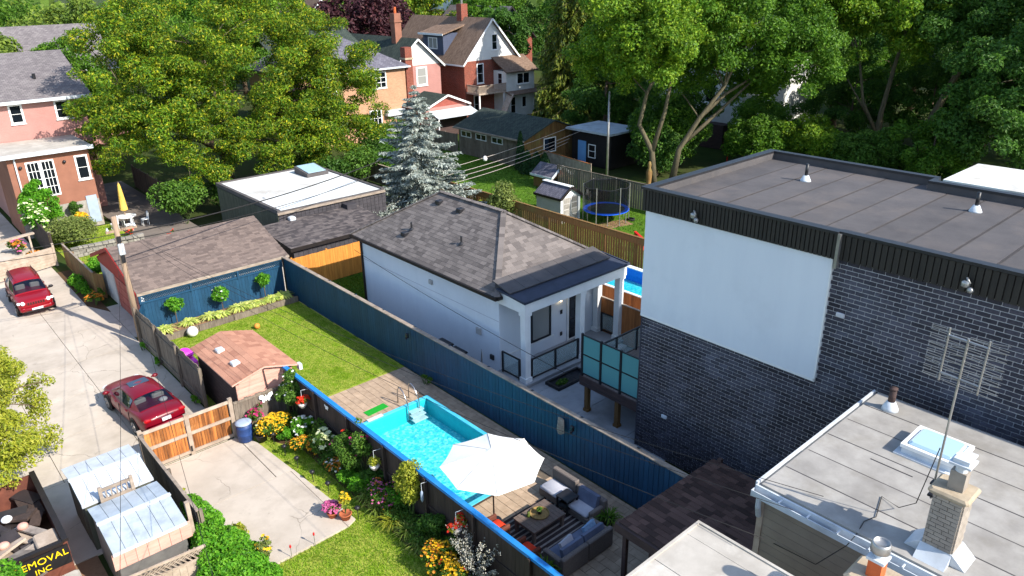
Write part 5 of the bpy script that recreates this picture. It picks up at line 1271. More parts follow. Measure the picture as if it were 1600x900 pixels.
# ------------------------------------------------------------------ pools
def pools():
    p = thing('swimming_pool', 'rectangular turquoise pool set in the paved patio', 'pool', (13.4, 19.8, 0))
    x0, x1, y0, y1, t, zt, zb = 11.3, 15.5, 16.4, 23.2, .1, .1, -.66
    mb = MB()
    for q in ((x0, x1, y0, y0 + t), (x0, x1, y1 - t, y1), (x0, x0 + t, y0 + t, y1 - t), (x1 - t, x1, y0 + t, y1 - t)): mb.box(*q, zb + .001, zt - .02)
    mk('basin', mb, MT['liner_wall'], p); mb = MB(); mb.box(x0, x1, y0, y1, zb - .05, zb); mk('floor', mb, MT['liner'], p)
    mb = MB(); t2 = .16
    for q in ((x0 - .05, x1 + .05, y0 - .05, y0 - .05 + t2), (x0 - .05, x1 + .05, y1 + .05 - t2, y1 + .05), (x0 - .05, x0 - .05 + t2, y0 + t2 - .05, y1 + .05 - t2), (x1 + .05 - t2, x1 + .05, y0 + t2 - .05, y1 + .05 - t2)): mb.box(*q, zt - .02, zt + .02)
    mk('rim', mb, MT['pool_trim'], p)
    mb = MB()
    for q in ((x0 - .04, x1 + .04, y0 - .045, y0 - .002), (x1 + .002, x1 + .045, y0, y1)): mb.box(*q, -.04, zt - .021)
    mk('outer_wall', mb, MT['dark_fence'], p)
    wv = []; wf = []; nx, ny = 60, 90
    xs = np.linspace(x0 + t + .004, x1 - t - .004, nx); ys = np.linspace(y0 + t + .004, y1 - t - .004, ny); gx, gy = np.meshgrid(xs, ys)
    rg = np.random.default_rng(2); gz = np.full_like(gx, -.06)
    for k in range(14):
        a = rg.uniform(0, 6.28); f_ = rg.uniform(5, 16); gz = gz + .0025 * np.sin(f_ * (gx * math.cos(a) + gy * math.sin(a)) + rg.uniform(0, 6.28))
    wv = np.stack([gx.ravel(), gy.ravel(), gz.ravel()], 1); i = np.arange((ny - 1) * nx).reshape(ny - 1, nx)[:, :-1].ravel(); wf = np.stack([i, i + 1, i + 1 + nx, i + nx], 1)
    np_mesh('water', wv, wf, MT['water'], p, True)
    for k in range(3):
        mb = MB(); mb.box(14.45, 15.1, y1 - t - .12 - .12 * (k + 1), y1 - t - .002, -.2 - .16 * k, -.16 - .16 * k); mk('step', mb, MT['white_metal'], p)
    mb = MB(); mb.box(12.6, 13.3, y1 - .07, y1 + .1, zt + .021, zt + .05); mk('skimmer_lid', mb, MT['white_metal'], p)
    ld = thing('pool_ladder', 'steel pool ladder with two curved handrails', 'ladder', (14.65, 23.2, 0))
    for x in (14.4, 14.95):
        mb = MB(); mb.tube([(x, 23.75, 0), (x, 23.72, .62), (x, 23.62, .78), (x, 23.48, .8), (x, 23.3, .7), (x, 23.0, .25), (x, 22.98, -.5)], .026, 8); mk('handrail', mb, MT['steel'], ld, True)
    mb = MB(); mb.obox((13.42, 23.9, .012), (V((1, .06, 0)).normalized(), V((-.06, 1, 0)).normalized(), Z), (.5, .19, .01)); mk('floor_mat', mb, MT['green_mat'], None, False, 'small bright green mat on the paving by the pool', 'mat')
    # second pool
    p = thing('raised_pool', 'raised bright blue pool with cedar sides beyond the cottage porch', 'pool', (29.5, 21, 0))
    x0, x1, y0, y1, zt = 28.1, 31.0, 10, 26.4, 1.25
    mb = MB()
    for q in ((x0, x1, y0, y0 + .1), (x0, x1, y1 - .1, y1), (x0 + .03, x0 + .1, y0 + .1, y1 - .1), (x1 - .1, x1, y0 + .1, y1 - .1)): mb.box(*q, .02, zt - .02)
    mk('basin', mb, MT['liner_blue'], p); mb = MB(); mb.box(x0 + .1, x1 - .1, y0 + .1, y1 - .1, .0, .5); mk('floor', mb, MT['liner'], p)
    its = [(V((x0 - .0, y0 + .08 + i * .16, .61)), None, (.03, .15, 1.2)) for i in range(102)]; pieces('board', p, its, MT['cedar'])
    mb = MB(); mb.box(x0 - .06, x0 + .1, y0, y1, zt - .02, zt + .03); mb.box(x1 - .12, x1 + .2, y0, y1, zt - .018, zt + .032); mk('rim', mb, MT['white_paint'], p)
    mb = MB(); mb.box(x0 + .1, x1 - .1, y0 + .1, y1 - .1, .84, .85); mk('water', mb, MT['water'], p)
pools()

# ------------------------------------------------------------------ patio furniture
def soft_box(mb, x0, x1, y0, y1, z0, z1, c=.06): mb.cbox(x0, x1, y0, y1, z0, z1, min(c, (x1 - x0) / 2.2, (y1 - y0) / 2.2, (z1 - z0) / 2.2))
def patio():
    # umbrella
    u = thing('patio_umbrella', 'large open white patio umbrella with eight panels', 'umbrella', (12.5, 15.3, 0))
    cx, cy, zr_, zh, R = 12.5, 15.3, 2.34, 2.78, 1.66
    mb = MB(); mb.cyl(cx, cy, 0.02, zh + .02, .028, 10); mk('pole', mb, MT['pole_dark'], u)
    mb = MB(); mb.cyl(cx, cy, 0, .08, .26, 20); mk('base', mb, MT['black_metal'], u)
    for k in range(8):
        a0, a1 = R2(45 * k + 10), R2(45 * (k + 1) + 10); v = []; f = []
        N, Mm = 6, 6
        for i in range(N + 1):
            t = i / N
            for j in range(Mm + 1):
                s = j / Mm; p0 = V((math.cos(a0), math.sin(a0), 0)); p1 = V((math.cos(a1), math.sin(a1), 0)); d = p0.lerp(p1, s)
                sagc = 4 * s * (1 - s); rr = .1 + (R - .1) * t
                q = d * rr * (1 - .02 * sagc * t) ; z = zh - (zh - zr_) * (t ** 1.12) - .03 * sagc * t
                v.append((cx + q.x, cy + q.y, z))
        for i in range(N):
            for j in range(Mm): b = i * (Mm + 1) + j; f.append((b, b + 1, b + Mm + 2, b + Mm + 1))
        pb = MB(); pb.add(v, f); o = mk('canopy_panel', pb, MT['canvas'], u, True)
        mb = MB(); mb.tube([(cx + math.cos(a0) * R * t_, cy + math.sin(a0) * R * t_, zh - (zh - zr_) * (max(0, (t_ * R - .1) / (R - .1)) ** 1.12) + .004) for t_ in (.12, .35, .6, .8, 1.0)], .012, 5); mk('canopy_seam', mb, MT['canvas_seam'], u)
        mb = MB(); mb.tube([(cx, cy, zh - .06), (cx + math.cos(a0) * R * .98, cy + math.sin(a0) * R * .98, zr_ - .03)], .012, 6); mk('rib', mb, MT['pole_dark'], u)
    v = []; f = []; mb = MB(); n = 16
    mb.lathe([(.34, 0), (.2, .1), (.05, .15), (.0, .16)], (cx, cy, zh - .12), 16); mk('vent_cap', mb, MT['canvas'], u, True)
    # table
    t = thing('coffee_table', 'low rectangular wooden coffee table on the striped rug', 'table', (13.4, 14.1, 0))
    its = [(V((12.78 + i * .155, 14.1, .47)), None, (.148, .98, .05)) for i in range(9)]; pieces('board', t, its, MT['table_wood'])
    mb = MB(); mb.box(12.74, 14.06, 13.66, 14.54, .36, .443); mk('apron', mb, MT['table_wood'], t)
    for x in (12.78, 14.02):
        for y in (13.7, 14.5): mb = MB(); mb.box(x - .05, x + .05, y - .05, y + .05, .02, .36); mk('leg', mb, MT['table_wood'], t)
    tr = thing('woven_tray', 'round woven tray with small plant on the coffee table', 'tray', (13.45, 14.15, .5))
    mb = MB(); mb.lathe([(.3, .0), (.32, .06), (.3, .06), (.28, .02), (0, .02)], (13.45, 14.15, .497), 24); mk('basket', mb, MT['basket'], tr)
    mb = MB(); mb.lathe([(.06, 0), (.08, .1), (0, .1)], (13.45, 14.15, .52), 12); mk('pot', mb, MT['black_pot'], tr)
    foliage('plant', tr, [((13.45, 14.15, .68), (.1, .1, .08))], 60, .09, MT['lf_mid'], np.random.default_rng(4))
    mb = MB(); mb.lathe([(.05, 0), (.07, .06), (.03, .14), (.05, .18)], (13.1, 14.3, .496), 12); mk('small_vase', mb, MT['lf_olive'], None, True, 'small green glass vase on the coffee table beside the tray', 'vase')
    # rug
    rg = thing('striped_rug', 'dark and pale striped rug under the coffee table', 'rug', (13.4, 13.9, 0)); mb = MB(); mb.box(12.1, 14.75, 12.75, 15.1, .008, .016); mk('backing', mb, MT['rug_dark'], rg)
    its = [(V((13.42, 12.85 + i * .19, .018)), None, (2.6, .07 if i % 2 else .05, .006)) for i in range(12)]; pieces('stripe', rg, its, MT['rug_light'])
    # sofa along the blue fence (two seats)
    s = thing('wicker_sofa', 'grey wicker sofa with pale cushions facing the coffee table', 'sofa', (15.1, 13.9, 0))
    mb = MB(); soft_box(mb, 14.55, 15.35, 12.95, 15.35, .03, .28, .03); mk('base', mb, MT['wicker'], s)
    mb = MB(); soft_box(mb, 15.2, 15.4, 12.95, 14.2, .28, .72, .03); mk('backrest', mb, MT['wicker'], s)
    mb = MB(); soft_box(mb, 15.2, 15.4, 14.22, 15.35, .28, .8, .03); mk('backrest', mb, MT['wicker'], s)
    mb = MB(); soft_box(mb, 14.6, 15.2, 12.95, 13.1, .28, .56, .03); mk('armrest', mb, MT['wicker'], s)
    mb = MB(); soft_box(mb, 14.52, 15.2, 14.3, 15.3, .28, .44); mk('seat_cushion', mb, MT['cushion_grey'], s, True)
    mb = MB(); soft_box(mb, 14.52, 15.2, 13.12, 13.95, .28, .44); mk('seat_cushion', mb, MT['cushion_grey'], s, True)
    mb = MB(); mb.obox((15.12, 13.55, .62), (V((.3, 0, 1)).normalized(), V((0, 1, 0)), V((1, 0, -.3)).normalized()), (.22, .4, .09)); mk('back_cushion', mb, MT['cushion_blue'], s)
    # side table
    t = thing('side_table', 'small square black side table between the sofa seats', 'table', (14.75, 14.1, 0)); mb = MB(); mb.cbox(14.4, 14.95, 13.82, 14.38, .56, .62, .02); mk('top', mb, MT['black_metal'], t)
    for x in (14.44, 14.9):
        for y in (13.87, 14.33): mb = MB(); mb.box(x - .025, x + .025, y - .025, y + .025, .02, .56); mk('leg', mb, MT['black_metal'], t)
    mb = MB(); mb.box(14.42, 14.93, 13.85, 14.35, .25, .28); mk('shelf', mb, MT['black_metal'], t)
    # long sofa with blue cushions, seen from behind
    s = thing('corner_sofa', 'long grey wicker sofa with blue cushions seen from its back', 'sofa', (13.4, 12.4, 0))
    mb = MB(); soft_box(mb, 12.35, 14.5, 12.0, 12.85, .03, .3, .03); mk('base', mb, MT['wicker'], s)
    for xa, xb in ((12.33, 13.41), (13.43, 14.52)): mb = MB(); soft_box(mb, xa, xb, 11.95, 12.12, .03, .72, .03); mk('back_panel', mb, MT['wicker'], s)
    mb = MB(); soft_box(mb, 12.33, 12.5, 12.13, 12.85, .3, .6, .03); mk('armrest', mb, MT['wicker'], s)
    mb = MB(); soft_box(mb, 14.36, 14.52, 12.13, 12.85, .3, .6, .03); mk('armrest', mb, MT['wicker'], s)
    for xa, xb in ((12.52, 13.42), (13.45, 14.34)):
        mb = MB(); soft_box(mb, xa, xb, 12.2, 12.88, .3, .45); mk('seat_cushion', mb, MT['cushion_blue'], s, True)
        mb = MB(); mb.obox(((xa + xb) / 2, 12.22, .62), (V((1, 0, 0)), V((0, .95, -.3)), V((0, .3, .95))), (.43, .07, .2)); mk('back_cushion', mb, MT['cushion_blue'], s)
    for x, m in ((12.95, 'cushion_grey'), (13.95, 'pillow_blue')):
        mb = MB(); mb.obox((x, 12.42, .66), (V((1, .15, 0)).normalized(), V((-.1, .8, -.5)).normalized(), V((0, .5, .8)).normalized()), (.27, .06, .2)); mk('pillow', mb, MT[m], s)
    # two chairs with orange cushions behind the blue rail
    for k, (y, lb) in enumerate(((14.75, 'wicker armchair with orange cushion beside the umbrella pole'), (13.35, 'wicker armchair with orange cushion nearest the corner fern'))):
        c = thing('armchair', lb, 'armchair', (12.0, y, 0), 'armchairs behind the blue rail')
        mb = MB(); soft_box(mb, 11.65, 12.4, y - .38, y + .38, .03, .3, .03); mk('base', mb, MT['rust'], c)
        mb = MB(); soft_box(mb, 11.55, 11.72, y - .38, y + .38, .1, .78, .03); mk('backrest', mb, MT['wicker'], c)
        for sy in (-1, 1): mb = MB(); soft_box(mb, 11.73, 12.4, y + sy * .33 - .05, y + sy * .33 + .05, .3, .55, .02); mk('armrest', mb, MT['rust'], c)
        mb = MB(); soft_box(mb, 11.74, 12.42, y - .27, y + .27, .3, .44); mk('seat_cushion', mb, MT['orange'], c, True)
    # deck box and bench by the fence end
    b = thing('slatted_bench', 'blue grey slatted bench at the end of the blue fence', 'bench', (16.0, 11.6, 0))
    its = [(V((15.6 + i * .17, 11.75, .45)), None, (.15, .8, .04)) for i in range(4)]; pieces('slat', b, its, MT['cushion_blue'])
    for x in (15.6, 16.1):
        mb = MB(); mb.box(x - .04, x + .04, 11.4, 12.1, .01, .43); mk('leg', mb, MT['black_metal'], b)
    # towel, lamps on the blue fence
    mb = MB(); mb.add([(16.33, 15.9, 1.95), (16.33, 16.2, 1.95), (16.3, 16.24, 1.4), (16.26, 16.12, 1.3), (16.28, 16.0, 1.32), (16.3, 15.86, 1.42), (16.22, 16.05, 1.5), (16.38, 16.05, 1.95)], [(0, 6, 5), (0, 1, 6), (1, 2, 6), (2, 3, 6), (3, 4, 6), (4, 5, 6), (0, 7, 1)]); mk('towel', mb, MT['cap_wood'], None, True, 'beige towel hanging on the blue fence by the pool', 'towel')
    for y, lb in ((15.45, 'small black lamp on the blue fence beside the towel'), (25.6, 'small black lamp on the blue fence near the lawn corner')):
        t = thing('fence_lamp', lb, 'lamp', (16.3, y, 1.75), 'lamps on the blue fence'); mb = MB(); mb.cbox(16.22, 16.335, y - .08, y + .08, 1.72, 1.95, .03); mk('housing', mb, MT['black_metal'], t); mb = MB(); mb.ball((16.22, y, 1.72), .06, 10, 6); mk('lens', mb, MT['plastic_black'], t, True)
    # bins behind the fence
    for k, (x, y, h, lb) in enumerate(((17.75, 25.0, 1.12, 'tall black wheeled bin by the cottage wall, farther from the porch'), (17.9, 24.2, .95, 'lower black bin by the cottage wall, nearer the porch'))):
        b = thing('wheeled_bin', lb, 'bin', (x, y, 0), 'bins by the cottage wall'); mb = MB(); mb.add([(x - .24, y - .3, .02), (x + .24, y - .3, .02), (x + .24, y + .3, .02), (x - .24, y + .3, .02), (x - .3, y - .38, h), (x + .3, y - .38, h), (x + .3, y + .38, h), (x - .3, y + .38, h)], [(3, 2, 1, 0), (4, 5, 6, 7), (0, 1, 5, 4), (1, 2, 6, 5), (2, 3, 7, 6), (3, 0, 4, 7)]); mk('body', mb, MT['plastic_black'], b)
        mb = MB(); mb.prism([(x - .34, h), (x + .34, h), (x + .3, h + .08), (x - .3, h + .08)], 'y', y - .42, y + .42); mk('lid', mb, MT['plastic_black'], b)
        for s in (-1, 1): mb = MB(); mb.tube([(x + .26, y + s * .26, .1), (x + .26, y + s * .32, .1)], .1, 12); mk('wheel', mb, MT['tyre'], b)
    mb = MB(); mb.tube([(18.7, 23.5, 0), (18.75, 23.45, 1.0), (18.7, 23.4, 1.1), (18.65, 23.3, 1.0), (18.62, 23.3, 0)], .02, 6); mb.tube([(18.74, 23.45, .6), (18.63, 23.3, .6)], .02, 6); mk('hose_stand', mb, MT['chrome_dull'], None, True, 'thin metal hose stand against the cottage wall', 'stand')
patio()
# ------------------------------------------------------------------ cars
def car(name, label, pos, heading, kind):
    """local frame: x forward, y left. kind 'sedan' or 'suv'"""
    root = thing(name, label, 'car', pos); OFF[root.name] = (0, 0, 0); root.rotation_euler = (0, 0, heading)
    suv = kind == 'suv'; paint = MT['car_red'] if suv else MT['car_red2']
    if suv:
        st = [(-2.16, .70, .52, .90), (-2.06, .84, .34, .99), (-1.7, .89, .27, 1.02), (-.6, .90, .25, 1.0), (.5, .90, .25, .99), (.95, .89, .25, 1.0), (1.5, .87, .27, .96), (1.95, .82, .3, .90), (2.12, .70, .36, .80)]
        prof = [(1.02, .99, .76), (.42, 1.55, .6), (.1, 1.62, .62), (-.9, 1.65, .62), (-1.75, 1.6, .6), (-2.08, 1.06, .72)]
        ax = (1.32, -1.3); wr = .35; ty = .8
    else:
        st = [(-2.4, .66, .5, .86), (-2.28, .82, .34, .99), (-1.85, .89, .26, 1.04), (-1.2, .91, .22, .98), (.2, .91, .22, .92), (.9, .9, .22, .93), (1.5, .88, .24, .88), (2.1, .82, .27, .76), (2.38, .62, .32, .64)]
        prof = [(1.18, .93, .74), (.42, 1.34, .58), (.05, 1.42, .56), (-.75, 1.41, .56), (-1.0, 1.36, .57), (-1.75, 1.02, .68)]
        ax = (1.42, -1.36); wr = .33; ty = .8
    # lower body loft
    v = []; f = []; K = 0
    for x, wb, zb, zs in st:
        sec = [(wb * .86, zb), (wb * .98, zb + .12), (wb, (zb + zs) / 2), (wb * .985, zs - .12), (wb * .93, zs - .03), (wb * .8, zs + .01), (wb * .45, zs + .04), (0, zs + .05)]
        ring = sec + [(-a, b) for a, b in sec[-2::-1]]; K = len(ring); v += [(x, a, b) for a, b in ring]
    n = len(st)
    for i in range(n - 1):
        for k in range(K - 1): f.append((i * K + k, i * K + k + 1, (i + 1) * K + k + 1, (i + 1) * K + k))
        f.append((i * K + K - 1, i * K, (i + 1) * K, (i + 1) * K + K - 1))
    f += [tuple(range(K - 1, -1, -1)), tuple(range((n - 1) * K, n * K))]
    mb = MB(); mb.add(v, f); bd = smooth_by_angle(mk('body', mb, paint, root), 70); sm = bd.modifiers.new('smooth', 'SUBSURF'); sm.levels = sm.render_levels = 2
    # cabin loft
    v = []; f = []; belt = lambda x: np.interp(x, [s[0] for s in st], [s[3] for s in st]) - .02
    wbelt = lambda x: np.interp(x, [s[0] for s in st], [s[1] for s in st]) * .9
    rows = []
    for x, z, wt in prof:
        zb = min(belt(x), z - .02); wbm = wbelt(x)
        if z - zb < .12: sec = [(wbm * .92, zb), (wt, z), (wt * .96, z + .01), (wt * .5, z + .03), (0, z + .04)]
        else: sec = [(wbm, zb), (wt + .05, z - .09), (wt - .02, z - .015), (wt * .5, z + .03), (0, z + .045)]
        ring = sec + [(-a, b) for a, b in sec[-2::-1]]; rows.append([V((x, a, b)) for a, b in ring])
    K = len(rows[0]); v = [p for r_ in rows for p in r_]
    for i in range(len(rows) - 1):
        for k in range(K - 1):
            if i in (0, len(rows) - 2) and 1 <= k <= K - 3: continue            # openings for the front and rear glass
            f.append((i * K + k, i * K + k + 1, (i + 1) * K + k + 1, (i + 1) * K + k))
    mb = MB(); mb.add(v, f); smooth_by_angle(mk('cabin', mb, paint, root), 45)
    def patch(name, quad, mat, inset=.07, lift=.012, nz=None):
        q = [V(p) for p in quad]; c = sum(q, V()) / len(q); nrm = (q[1] - q[0]).cross(q[2] - q[0]).normalized()
        if nrm.dot(c - V((0, 0, .8))) < 0: nrm = -nrm
        pts = [p + (c - p) * inset + nrm * lift for p in q]; b = MB(); m = len(pts); b.add(pts + [p - nrm * .03 for p in pts], [tuple(range(m)), tuple(range(2 * m - 1, m - 1, -1))] + [((k + 1) % m, k, m + k, m + (k + 1) % m) for k in range(m)]); return mk(name, b, mat, root)
    g = MT['car_glass']
    A, B, L = rows[0], rows[1], rows[-1]; C = rows[-2]
    def strip(name, P, Q, lo, hi, mat, a, b, lift):
        pv = []; n = hi - lo + 1
        nrm = (Q[4] - P[4]).cross(P[5] - P[4]).normalized()
        if nrm.z < 0: nrm = -nrm
        for t_ in (a, b): pv += [P[k].lerp(Q[k], t_) + nrm * lift for k in range(lo, hi + 1)]
        bb = MB(); bb.add(pv, [(k, k + 1, n + k + 1, n + k) for k in range(n - 1)]); return mk(name, bb, mat, root, True)
    for nm_, P_, Q_ in (('windshield', A, B), ('rear_window', L, C)):
        strip(nm_, P_, Q_, 1, 7, MT['car_glass_clear'], .07, .93, .012)
        strip('glass_frame', P_, Q_, 1, 7, paint, -.02, .09, .004); strip('glass_frame', P_, Q_, 1, 7, paint, .91, 1.02, .004)
    b = MB(); xa, xb = L[0].x + .12, A[0].x - .12; b.box(xa, xb, -.68, .68, .72, (.9 if not suv else .98)); mk('interior', b, MT['bumper_dark'], root)
    for x in ((.15, -.85) if not suv else (.1, -.85)):
        for y in (-.36, .36): b = MB(); b.cbox(x - .1, x + .12, y - .24, y + .24, .85, 1.18 if not suv else 1.3, .05); b.cbox(x - .1, x + .02, y - .13, y + .13, 1.19 if not suv else 1.31, 1.33 if not suv else 1.48, .04); mk('seat', b, MT['grey_panel'], root)
    for s in (0, 1):
        idx = (lambda k: k) if s == 0 else (lambda k: K - 1 - k)
        r1, r2, r3, r4 = rows[1], rows[2], rows[3], rows[4]
        mid = (rows[2][idx(0)] + rows[3][idx(0)]) / 2; midt = (rows[2][idx(1)] + rows[3][idx(1)]) / 2
        patch('side_window', [r1[idx(0)].lerp(A[idx(0)], .55) + Z * .05, mid + Z * .05, midt, r2[idx(1)], r1[idx(1)]], g, .06, .015)
        patch('side_window', [mid + Z * .05, r4[idx(0)] + Z * .05, r4[idx(1)], r3[idx(1)], midt], g, .07, .015)
    for x in ax:
        for s in (-1, 1):
            b = MB(); b.tube([(x, s * (ty + .07), wr + .02), (x, s * (ty + .112), wr + .02)], wr + .06, 24); mk('wheel_arch', b, MT['bumper_dark'], root)
            b = MB(); b.tube([(x, s * (ty - .1), wr), (x, s * (ty + .125), wr)], wr, 24); w_ = mk('wheel', b, MT['tyre'], root)
            b = MB(); b.tube([(x, s * (ty + .12), wr), (x, s * (ty + .138), wr)], wr * .66, 20)
            for k in range(5):
                a = 6.283 * k / 5; b.bar((x + .05 * math.cos(a), s * (ty + .142), wr + .05 * math.sin(a)), (x + wr * .62 * math.cos(a), s * (ty + .142), wr + wr * .62 * math.sin(a)), .05, .012)
            mk('rim', b, MT['alloy'], w_)
    for s in (-1, 1):
        xm = 1.0 if not suv else .82
        b = MB(); b.ball((xm, s * 1.0, 1.05 if suv else 1.0), (.09, .13, .08), 10, 6); b.bar((xm, s * .84, .98), (xm, s * .95, 1.0), .05, .04); mk('mirror', b, MT['bumper_dark'] if suv else paint, root, True)
        for x in (1.0, .0, -1.0) if not suv else (.9, -.1, -1.0): b = MB(); b.box(x - .008, x + .008, min(s * .88, s * .915), max(s * .88, s * .915), .34, .86); mk('door_seam', b, MT['bumper_dark'], root)
        b = MB()
        for x in (.35, -.75): b.cbox(x - .1, x + .1, s * .905 - .02, s * .905 + .02, .83, .87, .01)
        o = mk('door_handle', b, paint, root); o['kind'] = 'stuff'
    if suv:
        for s in (-1, 1):
            b = MB(); b.tube([(2.02, s * .6, .84), (2.14, s * .6, .84)], .09, 18); mk('headlight', b, MT['lamp_clear'], root)
            b = MB(); b.cbox(1.92, 2.04, s * .78 - .08, s * .78 + .08, .76, .9, .03); mk('turn_lamp', b, MT['lamp_clear'], root)
            b = MB(); b.tube([(2.06, s * .62, .5), (2.17, s * .62, .5)], .06, 12); mk('fog_lamp', b, MT['lamp_clear'], root)
            b = MB(); b.tube([(.2, s * .56, 1.72), (-.4, s * .57, 1.745), (-1.6, s * .56, 1.7)], .022, 6); mk('roof_rail', b, MT['bumper_dark'], root)
            b = MB(); b.cbox(-2.18, -2.06, s * .72 - .08, s * .72 + .08, .85, 1.1, .03); mk('tail_lamp', b, MT['lamp_red'], root)
        b = MB(); b.cbox(2.04, 2.145, -.44, .44, .7, .86, .02); gr = mk('grille', b, paint, root)
        for k in range(7): b = MB(); y = -.36 + k * .12; b.box(2.14, 2.152, y - .035, y + .035, .72, .84); mk('slot', b, MT['tyre'], gr)
        b = MB(); b.cbox(2.0, 2.2, -.8, .8, .36, .58, .06); mk('bumper', b, paint, root, True)
        b = MB(); b.box(2.2, 2.215, -.26, .26, .42, .52); mk('licence_plate', b, MT['plate'], root)
        b = MB(); b.box(2.19, 2.21, -.5, .5, .34, .39); mk('lower_grille', b, MT['bumper_dark'], root)
    else:
        b = MB(); b.slab([(.3, -.36, 1.445), (.3, .36, 1.445), (-.2, .38, 1.465), (-.2, -.38, 1.465)], .02); mk('sunroof', b, MT['car_glass'], root)
        for s in (-1, 1):
            b = MB(); b.cbox(-2.37, -2.2, s * .66 - .14, s * .66 + .14, .82, .96, .04); mk('tail_lamp', b, MT['lamp_red'], root)
            b = MB(); b.cbox(2.08, 2.3, s * .62 - .14, s * .62 + .14, .58, .7, .04); mk('headlight', b, MT['lamp_clear'], root)
        b = MB(); b.cbox(-2.5, -2.28, -.8, .8, .36, .66, .08); mk('bumper', b, paint, root, True)
        b = MB(); b.box(-2.46, -2.40, -.17, .17, .74, .86); mk('licence_plate', b, MT['plate'], root)
        b = MB(); b.box(-2.425, -2.4, -.3, .3, .9, .915); mk('trunk_strip', b, MT['steel'], root)
        b = MB(); b.ball((-1.4, -.36, 1.08), (.15, .17, .09), 12, 8); mk('parcel_shelf_hat', b, MT['pink_white'], root, True)
    OFF[root.name] = tuple(pos)
    return root
car('suv', 'dark red boxy suv facing the camera in the lane by the plank gate', (5.38, 46.75, 0), R2(-91.5), 'suv')
car('sedan', 'dark red sedan seen from behind, parked before the double gate', (6.28, 30.3, 0), R2(94.5), 'sedan')

# ------------------------------------------------------------------ poles and wires
def wire(label, a, b, sag, mat, r=.012, n=14):
    a, b = V(a), V(b); pts = [a.lerp(b, i / n) - Z * (sag * 4 * (i / n) * (1 - i / n)) for i in range(n + 1)]
    mb = MB(); mb.tube(pts, r, 5); return mk('overhead_wire', mb, mat, None, True, label, 'wire')
def poles():
    p = thing('utility_pole', 'weathered timber utility pole beside the red garage', 'utility pole', (8.38, 37.55, 0))
    mb = MB(); mb.tube([(8.38, 37.55, 0), (8.38, 37.55, 6.45)], [.15, .12], 12); mk('shaft', mb, MT['pole_wood'], p, True)
    mb = MB(); mb.cbox(8.24, 8.5, 37.25, 37.42, 4.6, 5.15, .03); mk('meter_box', mb, MT['white_metal'], p)
    mb = MB(); mb.box(8.3, 8.46, 37.36, 37.44, 4.2, 4.6); mb.box(8.3, 8.46, 37.36, 37.44, 5.2, 5.5); mk('bracket', mb, MT['black_metal'], p)
    mb = MB(); mb.bar((7.9, 37.5, 5.75), (9.3, 37.6, 5.75), .09, .11); mk('crossarm', mb, MT['pole_wood'], p)
    for x in (8.0, 9.2):
        mb = MB(); mb.lathe([(.05, 0), (.06, .05), (.03, .1), (.05, .14)], (x, 37.55, 5.8), 10); mk('insulator', mb, MT['white_metal'], p)
    t = (8.45, 37.6)
    wire('thick black cable bundle from the utility pole over the garage roof', (t[0], t[1], 5.5), (30, 45.5, 5.0), .5, MT['cable'], .035)
    wire('second dark cable from the utility pole passing over the garage ridge', (t[0], t[1], 5.2), (30, 44.6, 4.5), .6, MT['cable'], .02)
    wire('wire from the utility pole to the left over the lane', (8.3, 37.5, 5.6), (-14, 44, 6.2), .4, MT['cable'], .016)
    wire('lower wire from the utility pole to the left over the parked suv', (8.3, 37.5, 5.2), (-14, 47, 5.2), .5, MT['cable'], .016)
    wire('leftmost service wire crossing above the pool', (8.6, 37.5, 5.8), (10.6, 5.2, 6.9), .9, MT['cable'], .007, 20)
    wire('middle service wire crossing above the pool and umbrella', (8.7, 37.55, 5.8), (11.6, 5.2, 7.0), .9, MT['cable'], .007, 20)
    wire('rightmost service wire crossing above the pool and umbrella', (8.8, 37.6, 5.7), (12.4, 5.0, 7.0), .9, MT['cable'], .007, 20)
    wire('thin wire slanting over the metal sheds from the utility pole', (8.3, 37.4, 5.2), (1.5, 14.5, 3.6), .3, MT['cable'], .007)
    wire('thin wire slanting over the red sedan from the utility pole', (8.4, 37.4, 5.2), (3.6, 14.5, 3.6), .3, MT['cable'], .007)
    wire('thin cable running down along the cottage wall', (18.9, 34.3, 3.0), (18.9, 15.5, 1.8), .25, MT['cable'], .012)
    p = thing('grey_pole', 'slim grey metal pole beside the black garden cabin', 'pole', (47.6, 41.6, 0)); mb = MB(); mb.cyl(47.6, 41.6, 0, 7.6, .11, 12, .08); mk('shaft', mb, MT['chrome_dull'], p, True); mb = MB(); mb.box(47.4, 47.8, 41.4, 41.8, 0, .08); mk('base_plate', mb, MT['chrome_dull'], p)
    for k, (a, b, lb) in enumerate((((33.7, 47.6, 2.3), (50.4, 48.4, 3.6), 'topmost pale line strung across the shaded yard'), ((33.7, 46.6, 2.1), (50.2, 47.2, 3.3), 'second pale line strung across the shaded yard'), ((33.7, 46.0, 1.95), (49.6, 48.0, 2.6), 'third pale line strung across the shaded yard'), ((33.7, 45.0, 1.9), (49.4, 48.0, 2.3), 'lowest pale line strung across the shaded yard'))):
        wire(lb, a, b, .25, MT['cable_pale'], .02)
    mb = MB(); mb.lathe([(.02, 0), (.16, .08), (.2, .25), (.1, .42), (.02, .45)], (39.0, 47.4, 2.35), 12); mk('line_pulley', mb, MT['pink_white'], None, True, 'white plastic pulley hanging on the pale lines', 'pulley')
poles()

